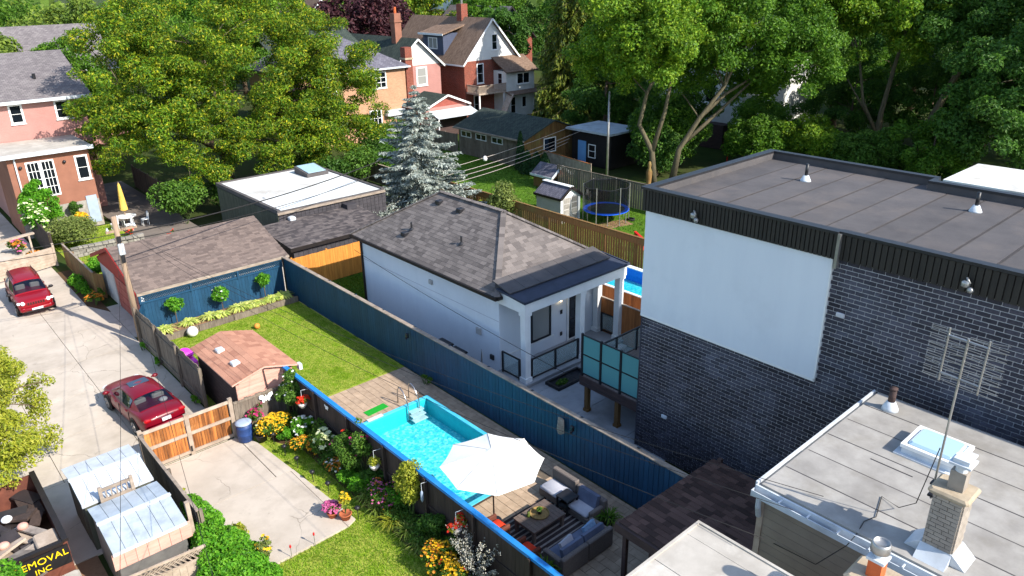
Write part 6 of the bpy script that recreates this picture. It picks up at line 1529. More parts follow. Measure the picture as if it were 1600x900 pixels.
# ------------------------------------------------------------------ small garden things
def garden():
    rng = np.random.default_rng(17)
    # planter bed with hostas
    pl = thing('planter_bed', 'raised mulch bed with grey timber edge along the blue fence', 'planter', (12.7, 37.3, 0))
    mb = MB(); mb.box(9.05, 16.3, 36.65, 37.88, 0, .26); mk('mulch', mb, MT['mulch'], pl)
    its = [(V((10.0 + i * 1.83, 36.6, .16)), None, (1.8, .1, .32)) for i in range(4)]; pieces('timber', pl, its, MT['weathered'])
    for i, (x, y, s) in enumerate(((9.35, 37.1, .45), (10.7, 37.25, .38), (11.75, 37.2, .42), (12.3, 37.1, .34), (13.3, 37.15, .45), (13.85, 37.2, .4), (14.35, 37.15, .34), (15.1, 37.1, .4), (15.8, 37.1, .42))):
        o = ['leftmost', 'second', 'third', 'fourth', 'fifth', 'sixth', 'seventh', 'eighth', 'rightmost'][i]
        strap_plant('hosta', f'{o} pale variegated hosta in the row along the blue fence' if i not in (0, 8) else f'{o} pale variegated hosta of the row along the blue fence', x, y, s * 1.45, s * 1.2, 130, MT['lf_hosta'], rng, .085, 'hosta', .26, 'hostas along the blue fence', arch=.75)
    for i, (x, y, fl) in enumerate(((10.2, 37.5, None), (12.6, 37.55, 'flower_white'), (15.0, 37.6, None))):
        lb = ['round topped standard shrub at the left of the hosta bed', 'standard shrub with white blooms in the middle of the hosta bed', 'round topped standard shrub at the right of the hosta bed'][i]
        t = thing('topiary', lb, 'shrub', (x, y, .26), 'standard shrubs in the hosta bed'); mb = MB(); mb.cyl(x, y, .26, 1.05, .025, 8); mk('trunk', mb, MT['bark'], t)
        b = crown_blobs((x, y, 1.32), (.38, .36, .34), 12, .22, rng); foliage('crown', t, b, 900, .13, MT['lf_bright'], rng, .6)
        if fl: blossoms(t, b, 14, .14, MT[fl], rng)
    mb = MB(); mb.ball((13.2, 34.8, .15), .15, 16, 10); mk('ball', mb, MT['ball_orange'], None, True, 'small orange ball lying on the lawn', 'ball')
    mb = MB(); mb.ball((10.45, 36.2, .27), .27, 18, 12); mk('beach_ball', mb, MT['pink_white'], None, True, 'white beach ball at the edge of the planter bed', 'ball')
    b = thing('toy_slide', 'magenta plastic toy between the grey fence and the shed', 'toy', (8.82, 32.2, 0)); mb = MB(); mb.cbox(8.5, 9.15, 31.6, 32.8, .05, 1.0, .15); mk('body', mb, MT['magenta'], b); mb = MB(); mb.cbox(8.52, 9.1, 31.8, 32.6, 1.0, 1.3, .12); mk('top', mb, MT['magenta'], b)
    # blue drum
    d = thing('plastic_drum', 'blue plastic drum with pale lid by the double gate', 'drum', (8.5, 25.4, 0)); mb = MB(); mb.lathe([(.24, 0), (.28, .05), (.29, .3), (.3, .32), (.29, .34), (.29, .6), (.3, .62), (.29, .64), (.27, .78)], (8.5, 25.4, .06), 20); mk('body', mb, MT['blue_drum'], d, True)
    mb = MB(); mb.lathe([(.31, 0), (.31, .05), (.2, .08), (0, .08)], (8.5, 25.4, .83), 20); mk('lid', mb, MT['lid_grey'], d, True)
    def pot(label, x, y, r, h, pm_, lf, fl, fh, fr, nfl, fsz, name='potted_plant', z0=.06, n=260, lsz=.09):
        t = thing(name, label, 'potted plant', (x, y, z0)); mb = MB(); mb.lathe([(r * .7, 0), (r, h * .9), (r * 1.08, h * .9), (r * 1.08, h), (r * .9, h), (r * .85, h * .92), (0, h * .92)], (x, y, z0), 18); mk('pot', mb, MT[pm_], t, True)
        bl = crown_blobs((x, y, z0 + h + fh * .5), (fr * .7, fr * .7, fh * .4), 7, fr * .5, rng, .9, -.3, .1); foliage('foliage', t, bl, n, lsz, MT[lf], rng, .5)
        if fl: blossoms(t, bl, nfl, fsz, MT[fl], rng)
        mb = MB()
        for q in range(4): mb.tube(branch_path((x, y, z0 + h * .8), (x + rng.uniform(-.1, .1), y + rng.uniform(-.1, .1), z0 + h + fh * .8), rng, 0, 3), [.014, .012, .01, .006], 5)
        mk('stem', mb, MT['stem'], t, fix=False)['kind'] = 'stuff'
    pot('dome of pink chrysanthemums in a clay pot on the pad corner', 8.72, 19.1, .17, .2, 'terracotta', 'lf_mid', 'flower_pink', .34, .36, 260, .08)
    pot('thin tall yellow plant in a clay pot on the pad corner', 9.0, 18.72, .2, .22, 'terracotta', 'lf_yellow', 'flower_yellow', 1.0, .22, 30, .1)
    pot('low white and yellow plant in a black pot by the drum', 8.95, 24.95, .24, .3, 'black_pot', 'lf_mid', 'flower_cream', .35, .3, 30, .1)
    # path lights
    for i, (x, y) in enumerate(((9.22, 24.5), (9.17, 23.45), (9.17, 22.45), (9.18, 21.3), (9.27, 20.35), (9.33, 18.5))):
        o = ['farthest black path light, next to the black pot', 'second black path light counted from the black pot', 'third black path light counted from the black pot', 'fourth black path light counted from the black pot', 'fifth black path light counted from the black pot', 'nearest black path light, beside the clay pots'][i]
        t = thing('path_light', o, 'path light', (x, y, 0), 'solar path lights along the pad'); mb = MB(); mb.cyl(x, y, 0, .34, .014, 8); mk('stake', mb, MT['black_metal'], t); mb = MB(); mb.lathe([(.04, 0), (.09, .1), (.1, .12), (.05, .17), (0, .18)], (x, y, .33), 12); mk('lantern', mb, MT['black_metal'], t, True)
    for i, (x, y) in enumerate(((6.85, 18.28), (7.65, 18.3))):
        t = thing('garden_stake', ['left red topped stake at the pad edge', 'right red topped stake at the pad edge'][i], 'stake', (x, y, 0), 'red stakes'); mb = MB(); mb.cyl(x, y, 0, .42, .01, 6); mk('rod', mb, MT['chrome_dull'], t); mb = MB(); mb.ball((x, y, .47), (.035, .035, .07), 8, 6); mk('tip', mb, MT['toy_red'], t, True)
    # flower border
    def sh(name, label, x, y, rx, ry, h, n, size, mat, rng_, cat='shrub', **k):
        k['flowers'] = [(m_, int(c_ * (2.3 if c_ > 12 else 1.4)), s_ * .74) for m_, c_, s_ in k.get('flowers') or []]
        return shrub(name, label, x, y, rx * 1.4, ry * 1.4, h * 1.25, int(n * 2.9), size * .82, mat, rng_, cat, **k)
    sh('flower_clump', 'big clump of yellow daisies in the far corner of the bed', 9.55, 25.0, .6, .5, .75, 900, .11, MT['lf_mid'], rng, 'flowers', flowers=[(MT['flower_yellow'], 330, .1)])
    sh('flower_clump', 'purple and pink flowers against the short grey fence', 9.1, 25.6, .28, .25, 1.1, 260, .1, MT['lf_mid'], rng, 'flowers', flowers=[(MT['flower_magenta'], 50, .12)])
    sh('climbing_vine', 'leafy green climber in the corner of the dark fence', 10.45, 25.2, .4, .45, 2.2, 1500, .13, MT['lf_mid'], rng, 'climber', flowers=[(MT['flower_white'], 16, .14)])
    sh('flower_clump', 'white phlox blooms below the red hanging basket', 10.3, 24.0, .35, .4, .85, 500, .12, MT['lf_bright'], rng, 'flowers', flowers=[(MT['flower_white'], 26, .16)])
    sh('flower_clump', 'yellow and orange daisies along the bed edge', 9.95, 23.2, .42, .75, .6, 800, .1, MT['lf_mid'], rng, 'flowers', flowers=[(MT['flower_yellow'], 120, .1), (MT['flower_orange'], 90, .1)])
    sh('hydrangea', 'hydrangea with large creamy white flower heads', 10.15, 22.1, .45, .5, .95, 650, .16, MT['lf_mid'], rng, 'hydrangea', flowers=[(MT['flower_cream'], 16, .34)])
    sh('flower_clump', 'rusty orange flowers beside the hydrangea', 9.95, 21.25, .3, .32, .5, 330, .1, MT['lf_mid'], rng, 'flowers', flowers=[(MT['flower_orange'], 90, .1), (MT['flower_white'], 14, .13)])
    sh('rose_bush', 'rose bush with scattered red and pink blooms at the dark fence', 10.3, 20.7, .5, .6, 1.7, 1700, .12, MT['lf_mid'], rng, 'rose bush', nb=14, flowers=[(MT['flower_magenta'], 9, .2), (MT['flower_red'], 5, .2)])
    sh('rose_bush', 'tall rose stem with pink bloom reaching the blue rail', 10.5, 19.95, .2, .2, 2.25, 380, .12, MT['lf_mid'], rng, 'rose bush', nb=8, br=.9, flowers=[(MT['flower_magenta'], 5, .2)])
    sh('leafy_plant', 'broad bright green leaves below the rose bush', 10.2, 19.6, .45, .5, .6, 420, .2, MT['lf_bright'], rng, 'plant')
    strap_plant('daylily', 'arching green daylily tuft nearest the rose bush', 10.1, 18.9, .6, .75, 130, MT['lf_grass'], rng, .03, 'daylily')
    sh('flower_clump', 'dusty pink sedum heads among dark leaves', 10.3, 18.2, .5, .6, .8, 900, .12, MT['lf_mid'], rng, 'flowers', flowers=[(MT['flower_pink'], 60, .1), (MT['flower_orange'], 40, .1)])
    strap_plant('daylily', 'yellowish daylily tuft in front of the climbing shrub', 10.0, 17.4, .6, .65, 130, MT['lf_yellow'], rng, .028, 'daylily')
    sh('tall_shrub', 'tall yellow green climbing shrub against the dark fence', 10.5, 17.1, .28, .36, 2.0, 1200, .13, MT['lf_yellow'], rng, 'shrub', nb=14, br=.7)
    strap_plant('daylily', 'green daylily tuft below the tall shrub', 10.05, 16.6, .55, .75, 140, MT['lf_grass'], rng, .03, 'daylily')
    sh('dark_shrub', 'small dark green shrub in the shade of the fence post', 10.5, 15.6, .32, .4, 1.1, 600, .11, MT['lf_dark'], rng)
    strap_plant('daylily', 'loose strap leaf tuft beside the orange daisies', 10.0, 15.9, .55, .6, 120, MT['lf_grass'], rng, .03, 'daylily')
    sh('flower_clump', 'orange and yellow daisies in the nearest corner of the bed', 9.95, 14.8, .5, .55, .6, 800, .1, MT['lf_mid'], rng, 'flowers', flowers=[(MT['flower_yellow'], 90, .11), (MT['flower_orange'], 60, .11)])
    sh('flower_clump', 'yellow daisies at the bottom end of the flower bed', 9.95, 13.9, .5, .55, .6, 800, .1, MT['lf_mid'], rng, 'flowers', flowers=[(MT['flower_yellow'], 120, .11), (MT['flower_red'], 8, .12)])
    for x, y, r_, h_, m_, lb in ((10.45, 22.9, .4, .9, 'lf_mid', 'green foliage behind the orange daisies at the dark fence'), (10.5, 21.5, .35, 1.1, 'lf_mid', 'green foliage filling between hydrangea and rose bush'), (10.5, 19.2, .35, .9, 'lf_dark', 'dark foliage below the yellow green hanging basket'), (10.45, 17.9, .35, .9, 'lf_bright', 'bright foliage between sedum and tall shrub'), (10.45, 16.1, .35, .8, 'lf_mid', 'green foliage around the fence post with wind chime'), (10.5, 14.7, .35, .7, 'lf_mid', 'green foliage below the nearest hanging basket'), (9.6, 24.3, .3, .45, 'lf_bright', 'low bright foliage beside the farthest path light'), (10.0, 20.4, .3, .5, 'lf_bright', 'low bright foliage in front of the rose bush')):
        sh('leafy_plant', lb, x, y, r_, r_ * 1.2, h_, 420, .12, MT[m_], rng, 'plant')
    strap_plant('daylily', 'green strap leaf tuft behind the loose tuft by the fence', 10.35, 16.0, .5, .7, 110, MT['lf_grass'], rng, .03, 'daylily')
    strap_plant('daylily', 'dark green strap leaf tuft between sedum and bed edge', 9.95, 18.3, .5, .6, 120, MT['lf_grass'], rng, .03, 'daylily')
    t = thing('ground_cover', 'low mixed green ground cover filling the flower bed', 'plant', (10.2, 19, 0))
    bl = [((rng.uniform(9.95, 10.55), y_, rng.uniform(.12, .38)), (.34, .38, .3)) for y_ in np.arange(12.7, 25.5, .22)]
    foliage('foliage', t, bl, 13000, .1, MT['lf_mid'], rng, .5, .3, zmin=.01)
    sh = shrub
    # white variegated willow: thin twigs with many pale leaves
    t = thing('dappled_willow', 'wispy shrub of dark twigs dotted with pale leaves by the fence', 'shrub', (10.35, 13.6, 0)); mb = MB(); P = []
    for k in range(70):
        a = rng.uniform(0, 6.28); e = (10.35 + rng.uniform(.15, .75) * math.cos(a), 13.6 + rng.uniform(.3, 1.1) * math.sin(a), rng.uniform(.7, 1.9)); pts = branch_path((10.35, 13.6, 0), e, rng, .1, 4); mb.tube(pts, [.012, .01, .008, .006, .004], 4, False)
        u = rng.random(34) ** .6; q = np.array(pts); i = np.minimum((u * 4).astype(int), 3); fr = (u * 4 - i)[:, None]; P.append(q[i] * (1 - fr) + q[i + 1] * fr + rng.normal(size=(34, 3)) * .03)
    mk('twig', mb, MT['stem_dark'], t, fix=False)['kind'] = 'stuff'; P = np.concatenate(P); v, f = leaf_quads(P, rng.normal(size=P.shape) + np.array([0, 0, 1.0]), .065, rng, .55); np_mesh('leaves', v, f, MT['willow'], t)['kind'] = 'stuff'
    # hanging baskets on the dark fence
    def basket(label, x, y, z, fl, lf, r=.22, pot_='white_pot'):
        t = thing('hanging_basket', label, 'hanging basket', (x, y, z), 'hanging baskets on the dark fence'); mb = MB(); mb.lathe([(.08, -.2), (.17, -.06), (.18, 0), (0, 0)], (x, y, z), 14); mk('pot', mb, MT[pot_], t, True)
        mb = MB(); mb.tube([(10.68, y, z + .5), (x, y, z + .55), (x, y, z + .1)], .01, 6); mk('hook', mb, MT['white_metal'], t)
        b = crown_blobs((x, y, z + .1), (r, r, .14), 6, .13, rng, .9, -.4, .1); foliage('foliage', t, b, 260, .1, MT[lf], rng, .5)
        if fl: blossoms(t, b, 90, .1, MT[fl], rng)
    basket('hanging basket of orange red geraniums near the far corner', 10.4, 24.1, 1.5, 'flower_red', 'lf_mid')
    basket('hanging basket with trailing yellow green foliage in white pot', 10.4, 19.0, 1.35, None, 'lf_yellow')
    basket('hanging basket of red and yellow blooms nearest the camera', 10.4, 14.5, 1.5, 'flower_red', 'lf_yellow', .28)
    # butterflies on the fences
    def butterfly(label, c, ax, s, mat):
        t = thing('butterfly_ornament', label, 'ornament', c); c = V(c); u, n = V(ax[0]), V(ax[1])
        for sg in (-1, 1):
            pts = [c, c + u * sg * s * .35 + Z * s * .55, c + u * sg * s * .8 + Z * s * .6, c + u * sg * s * .85 + Z * s * .2, c + u * sg * s * .5 - Z * s * .05, c + u * sg * s * .55 - Z * s * .4, c + u * sg * s * .25 - Z * s * .45]
            mb = MB(); k = len(pts); mb.add([p + n * (.01 + .08 * s * (i > 0)) for i, p in enumerate(pts)] + [p + n * (.0 + .08 * s * (i > 0)) for i, p in enumerate(pts)], [tuple(range(k)), tuple(range(2 * k - 1, k - 1, -1))] + [(i, (i + 1) % k, k + (i + 1) % k, k + i) for i in range(k)]); mk('wing', mb, MT[mat], t)
        mb = MB(); mb.tube([c - Z * s * .35 + n * .01, c + Z * s * .4 + n * .01], .02 + .02 * s, 6); mk('body', mb, MT[mat], t)
    butterfly('large white butterfly ornament on the short grey fence', (9.7, 25.86, 1.25), ((1, 0, 0), (0, -1, 0)), .34, 'white_paint')
    butterfly('pale butterfly ornament high on the dark fence', (10.66, 22.6, 1.85), ((0, 1, 0), (-1, 0, 0)), .17, 'white_paint')
    butterfly('small blue butterfly ornament on the dark fence', (10.66, 17.5, 1.75), ((0, 1, 0), (-1, 0, 0)), .18, 'trampoline_blue')
    t = thing('wind_chime', 'blue and white wind chime hanging from the dark fence post', 'wind chime', (10.55, 16.3, 1.5)); mb = MB(); mb.tube([(10.68, 16.3, 2.0), (10.45, 16.3, 2.05), (10.45, 16.3, 1.75)], .01, 6); mk('hook', mb, MT['white_metal'], t); mb = MB(); mb.lathe([(.02, 0), (.05, .1), (.05, .35), (.02, .42)], (10.45, 16.3, 1.35), 10); mk('tube', mb, MT['lid_grey'], t, True)
    # vine bush bottom left of the pad, weeds
    t = thing('ivy_bush', 'large sprawling mound of bright green ivy at the lattice fence', 'ivy', (5.2, 19.6, 0))
    bl = [((x_, y_, z_), (r_, r_, r_ * .85)) for x_, y_, z_, r_ in ((5.2, 21.7, 1.0, .34), (5.2, 21.2, .9, .45), (5.3, 20.7, .75, .5), (5.1, 20.2, .8, .5), (5.6, 20.1, .4, .4), (5.0, 19.7, .8, .55), (5.6, 19.5, .5, .5), (4.9, 19.1, .7, .55), (5.5, 18.9, .5, .5), (6.0, 19.2, .25, .3), (5.0, 18.5, .6, .55), (5.7, 18.3, .4, .45), (4.6, 18.7, .5, .45), (5.3, 17.9, .5, .5), (4.7, 18.0, .5, .5), (5.9, 17.8, .3, .4), (5.0, 17.4, .4, .5), (5.35, 20.0, 1.15, .25), (4.8, 19.4, 1.2, .25), (5.3, 19.1, 1.1, .22))]
    foliage('foliage', t, bl, 20000, .105, MT['lf_bright'], rng, .7, .7, zmin=.01)
    mb = MB()
    for k in range(9): a_ = rng.uniform(0, 6.28); mb.tube(branch_path((5.1, 19.6, 0), (5.2 + .7 * math.cos(a_), 19.6 + 1.5 * math.sin(a_), .9), rng, .1, 3), [.03, .02, .015, .008], 5)
    mk('stem', mb, MT['stem'], t, fix=False)['kind'] = 'stuff'
    sh('leafy_plant', 'yellowish leafy weeds beside the ivy mound', 6.0, 20.3, .3, .35, .6, 300, .12, MT['lf_yellow'], rng, 'plant')
    sh('leafy_plant', 'straggly plant with yellow flowers at the pad corner', 6.2, 18.7, .4, .45, .95, 260, .11, MT['lf_olive'], rng, 'plant', flowers=[(MT['flower_yellow'], 14, .13)])
    sh('leafy_plant', 'thin weed growing over the top of the pad fence', 5.1, 22.0, .15, .2, 1.9, 60, .1, MT['lf_yellow'], rng, 'plant')
    sh('weeds', 'weeds growing at the foot of the blue fence by the pool deck', 16.15, 24.2, .16, .9, .55, 420, .11, MT['lf_mid'], rng, 'plant')
    strap_plant('fern', 'fern plant at the back corner of the corner sofa', 15.15, 12.7, .5, .75, 90, MT['lf_fern'], rng, .035, 'fern')
    strap_plant('fern', 'palm like fern behind the blue rail at the sofa end', 12.05, 12.45, .55, .8, 90, MT['lf_fern'], rng, .035, 'fern')
    strap_plant('fern', 'small fern beside the rear porch post', 12.6, 10.5, .4, .5, 60, MT['lf_fern'], rng, .035, 'fern')
    for (x, y, h, k, lb) in ((12.05, 12.45, .3, 'black_pot', 'black pot holding the palm like fern'), (15.15, 12.7, .3, 'black_pot', 'black pot holding the fern at the sofa corner')):
        mb = MB(); mb.lathe([(.15, 0), (.2, .28), (.21, .3), (0, .28)], (x, y, 0), 14); mk('plant_pot', mb, MT[k], None, True, lb, 'pot')
    # plants along the lane fence
    for y_, lb in ((34.2, 'weeds at the foot of the grey fence near the sedan front'), (36.4, 'weeds at the foot of the grey fence near the utility pole'), (29.6, 'weeds at the foot of the grey fence end beside the sedan')): sh('weeds', lb, 8.1, y_, .16, .5, .4, 260, .1, MT['lf_bright'], rng, 'plant')
    sh('flower_clump', 'orange flowers at the foot of the red garage front', 7.95, 44.0, .45, .7, .8, 600, .13, MT['lf_mid'], rng, 'flowers', flowers=[(MT['flower_orange'], 120, .14)])
    sh('ground_cover', 'strip of green ground cover along the brown lane fence', 7.95, 47.3, .35, 2.4, .45, 1500, .15, MT['lf_bright'], rng, 'plant', nb=24, br=.8, stem=False)
    sh('shrub', 'dark green shrub between the lane fence and garage', 8.45, 44.4, .3, .4, .9, 400, .13, MT['lf_mid'], rng)
garden()

# ------------------------------------------------------------------ waste bin bottom left
def waste_bin():
    b = thing('waste_skip', 'open waste skip with black sign and yellow lettering, full of rubble', 'skip', (.2, 24, 0))
    x0, x1, y0, y1, h = -1.4, 1.72, 21.8, 26.2, 1.5
    for q in ((x1 - .08, x1, y0, y1), (x0, x0 + .08, y0, y1), (x0 + .08, x1 - .08, y1 - .08, y1)):
        mb = MB(); mb.box(*q, .05, h); mk('side_wall', mb, MT['rust'], b)
    mb = MB(); mb.box(x0 + .08, x1 - .08, y0, y0 + .08, .05, h - .05); mk('end_wall', mb, MT['rust'], b)
    mb = MB(); mb.box(x1 - .12, x1 + .04, y0 - .02, y1, h, h + .09); mb.box(x0, x1 - .12, y0 - .04, y0 + .12, h - .05, h + .05); mk('rim', mb, MT['dark_trim'], b)
    mb = MB(); mb.box(x0 + .08, x1 - .08, y0 + .08, y1 - .08, .05, .5); mk('load_bed', mb, MT['soil'], b)
    sg = MB(); sg.box(.2, 1.7, y0 - .06, y0 - .003, .78, 1.42); s = mk('sign', sg, MT['sign_black'], b)
    for txt, x, z, sz in (('REMOVAL', .28, 1.12, .3), ('INC', .75, .84, .24)):
        cu = bpy.data.curves.new('lettering', 'FONT'); cu.body = txt; cu.size = sz; cu.extrude = .004; cu.space_character = 1.05
        tmp = bpy.data.objects.new('tmp', cu); COL.objects.link(tmp); dg = bpy.context.evaluated_depsgraph_get(); me = bpy.data.meshes.new_from_object(tmp.evaluated_get(dg)); bpy.data.objects.remove(tmp, do_unlink=True)
        me.transform(Matrix.Translation(V((x, y0 - .068, z)) - V(OFF[b.name])) @ Matrix.Rotation(R2(90), 4, 'X')); me.materials.clear(); me.materials.append(MT['sign_yellow']); o = link('lettering', me, s)
    r = random.Random(5)
    kinds = [('black_sheet', 'sheet'), ('rubble', 'board'), ('black_sheet', 'sheet'), ('dark_fence', 'board'), ('black_sheet', 'sheet'), ('pale_wood', 'board')]
    for k in range(40):
        m, nm = kinds[k % 6]; c = V((r.uniform(-1.0, 1.4), r.uniform(22.2, 25.8), r.uniform(.75, 1.3))); L = r.uniform(.4, 1.5); q = Quaternion((r.uniform(-1, 1), r.uniform(-1, 1), r.uniform(-1, 1)), r.uniform(-.5, .5)) @ Quaternion((0, 0, 1), r.uniform(0, 3))
        ax = [q @ a for a in AX]; mb = MB(); mb.obox(c, ax, (L * .5, r.uniform(.06, .3), r.uniform(.015, .05)))
        t = mk('loose_' + nm, mb, MT[m], b)
    for k, (x, y, m) in enumerate(((.3, 23.2, 'flower_pink'), (-.2, 23.9, 'flower_white'), (.9, 23.8, 'flower_pink'), (.6, 24.5, 'flower_white'))):
        mb = MB(); mb.ball((x, y, 1.25), (.16, .14, .12), 10, 6); mk('crumpled_bag', mb, MT['pink_white'] if k % 2 else MT['shed_side'], b, True)
    mb = MB(); mb.cbox(1.0, 1.6, 22.1, 22.9, .7, 1.4, .04); mk('pale_box', mb, MT['pale_wood'], b)
    mb = MB(); mb.cbox(1.05, 1.75, 20.6, 21.4, .01, .75, .05); mk('cardboard_box', mb, MT['membrane_light'], None, False, 'pale box standing below the skip sign', 'box')
waste_bin()
# ------------------------------------------------------------------ yards beyond
def yards():
    rng = np.random.default_rng(31)
    # grey storage shed
    s = thing('storage_shed', 'small grey storage shed with white trim beside the trampoline', 'shed', (37.5, 37.4, 0))
    x0, x1, y0, y1, ze, zr = 36.6, 38.5, 36.2, 38.7, 1.85, 2.5
    gable(s, x0, x1, y0, y1, 0, ze, zr, 'y', MT['grey_panel'], MT['slate_roof'], .14, .06, MT['white_paint'], MT['dark_trim'])
    for x in (x0 + .06, x1 - .06): mb = MB(); mb.box(x - .1, x + .1, y0 - .04, y0 - .002, 0, ze); mk('corner_post', mb, MT['white_paint'], s)
    for xa, xb in ((36.8, 37.52), (37.58, 38.3)):
        d = MB(); d.box(xa, xb, y0 - .045, y0 - .003, .05, 1.75); dd = mk('door', d, MT['grey_panel'], s)
        its = [(V(((xa + xb) / 2, y0 - .055, .35 + k * .42)), None, (.55, .02, .34)) for k in range(4)]; pieces('door_panel', dd, its, MT['stone'])
    mb = MB(); mb.box(x0 + .75, x1 - .75, y0 - .16, y1 + .16, zr + .08, zr + .12); mk('ridge_strip', mb, MT['white_paint'], s)
    # low shed
    s = thing('wooden_hutch', 'low wooden hutch with dark sloping roof behind the storage shed', 'hutch', (43.6, 44.2, 0))
    gable(s, 42.6, 44.6, 43.2, 45.4, 0, 1.1, 1.8, 'y', MT['cedar_old'], MT['slate_roof'], .2, .06, MT['red_door'], MT['white_metal'])
    mb = MB(); mb.box(42.8, 44.4, 43.12, 43.19, .3, .9); mk('mesh_front', mb, MT['dark_trim'], s)
    # trampoline
    t = thing('trampoline', 'round trampoline with blue pad and dark safety net', 'trampoline', (39.6, 34.6, 0)); c = (39.6, 34.6); R = 1.65
    mb = MB(); mb.lathe([(R - .3, .84), (R - .3, .9), (R, .9), (R, .84)], (c[0], c[1], 0), 36); mk('pad', mb, MT['trampoline_blue'], t)
    mb = MB(); mb.cyl(c[0], c[1], .85, .87, R - .31, 36); mk('jumping_mat', mb, MT['tramp_mat'], t)
    for k in range(6):
        a = 6.283 * k / 6 + .3; x, y = c[0] + R * math.cos(a), c[1] + R * math.sin(a); mb = MB(); mb.tube([(x, y, 0), (x, y, 2.75)], .035, 8); mk('net_post', mb, MT['chrome_dull'], t)
        a += .5; x, y = c[0] + R * .95 * math.cos(a), c[1] + R * .95 * math.sin(a); mb = MB(); mb.tube([(x, y, 0), (x, y, .84)], .035, 8); mk('leg', mb, MT['chrome_dull'], t)
    v = []; f = []; n = 36
    for k in range(n):
        a = 6.283 * k / n; sg = .1 * abs(math.sin(3 * (a - .3))); v += [(c[0] + (R - .04) * math.cos(a), c[1] + (R - .04) * math.sin(a), .9), (c[0] + (R - .04) * math.cos(a), c[1] + (R - .04) * math.sin(a), 2.7 - sg)]
    for k in range(n): j = (k + 1) % n; f.append((2 * k, 2 * j, 2 * j + 1, 2 * k + 1))
    mb = MB(); mb.add(v, f); mk('safety_net', mb, MT['net'], t)
    mb = MB()
    for k in range(n): a, b = V(v[2 * k + 1]), V(v[2 * ((k + 1) % n) + 1]); mb.bar(a, b, .04, .05)
    mk('net_edge', mb, MT['black_metal'], t)
    # toys
    t = thing('toy_goal', 'thin white goal frame with red bib at the end of the lawn', 'goal', (39.5, 29.0, 0))
    mb = MB(); mb.tube([(38.0, 29.6, 0), (38.0, 29.6, 1.9), (38.8, 27.6, 1.9), (38.8, 27.6, 0)], .03, 6); mb.tube([(38.0, 29.6, 1.9), (39.6, 30.2, 0)], .025, 6); mk('frame', mb, MT['white_metal'], t)
    mb = MB(); mb.obox((36.2, 28.7, .7), (V((.3, .9, .2)).normalized(), V((.9, -.3, 0)).normalized(), V((0, .2, 1)).normalized()), (.5, .08, .38)); mk('red_toy', mb, MT['toy_red'], None, False, 'red plastic toy panel leaning behind the long cedar fence', 'toy')
    mb = MB(); mb.tube([(40.8, 33.0, .08), (41.1, 33.2, .08), (41.0, 33.6, .08), (40.6, 33.5, .08), (40.8, 33.0, .08)], .08, 8); mk('tyre_ring', mb, MT['tyre'], None, True, 'old black tyre lying under the trampoline edge', 'tyre')
    # workshop with green roof
    s = thing('workshop', 'long grey timber workshop with dark green shingle roof', 'workshop', (49.6, 55, 0))
    x0, x1, y0, y1, ze, zr = 46.1, 53.2, 50.4, 60, 2.72, 3.95
    mb = MB(); mb.box(x0 + .03, x1, y0 + .03, y1, 0, ze); mb.prism([(x0, ze), (x1, ze), ((x0 + x1) / 2, zr)], 'y', y0 + .05, y1); mk('wall', mb, MT['weathered'], s)
    its = [(V((x0 + .01, y0 + .15 + i * .3, ze / 2)), None, (.04, .285, ze)) for i in range(32)]; pieces('board', s, its, MT['weathered'])
    its = []
    for i in range(24):
        x = x0 + .15 + i * .3; hh = ze + (zr - ze) * (1 - abs(x - 49.65) / 3.55); its.append((V((x, y0 + .01, hh / 2)), None, (.285, .04, hh)))
    pieces('board', s, its, MT['cedar_old'])
    mb = MB(); mb.slab([(x0 - .4, y0 - .5, ze - .05), (49.65, y0 - .5, zr + .12), (49.65, y1 + .4, zr + .12), (x0 - .4, y1 + .4, ze - .05)], .1); mb.slab([(49.65, y0 - .5, zr + .12), (x1 + .4, y0 - .5, ze - .05), (x1 + .4, y1 + .4, ze - .05), (49.65, y1 + .4, zr + .12)], .1); mk('roof', mb, MT['green_roof'], s)
    mb = MB(); mb.box(x0 - .48, x0 - .4, y0 - .5, y1 + .4, ze - .2, ze - .04); mk('gutter', mb, MT['cap_wood'], s)
    for ya, yb in ((58.0, 59.6), (55.7, 57.3), (53.3, 54.9)): window(s, '-x', x0 - .01, ya, yb, 1.75, 2.35, MT['white_paint'], MT['glass'], 2, 1, .07, .06, False)
    window(s, '-y', y0, 48.6, 50.2, 1.0, 2.4, MT['white_paint'], MT['glass'], 1, 1, .09, sill=False)
    # black cabin
    s = thing('garden_cabin', 'black garden cabin with light blue door and flat roof', 'cabin', (53, 46.6, 0))
    x0, x1, y0, y1 = 51.2, 55, 44.4, 49.2
    mb = MB(); mb.box(x0 + .02, x1, y0, y1, 0, 3.1); mk('wall', mb, MT['sign_black'], s)
    its = [(V((x0 + .01, y0 + .1 + i * .2, 1.55)), None, (.03, .19, 3.08)) for i in range(24)]; pieces('board', s, its, MT['sign_black'])
    mb = MB(); mb.box(x0 - .5, x1 + .3, y0 - .3, y1 + .4, 3.12, 3.3); mk('roof', mb, MT['grey_metal'], s)
    d = MB(); d.box(x0 - .05, x0 - .007, 47.4, 48.4, .15, 2.2); mk('door', d, MT['lid_grey'], s).data.materials[0] = pm('pale blue door', (112, 160, 206), (96, 146, 196), .6)
    window(s, '-x', x0 - .006, 46.2, 47.1, .75, 2.0, MT['white_paint'], MT['glass'], 1, 2, .07, .05, False)
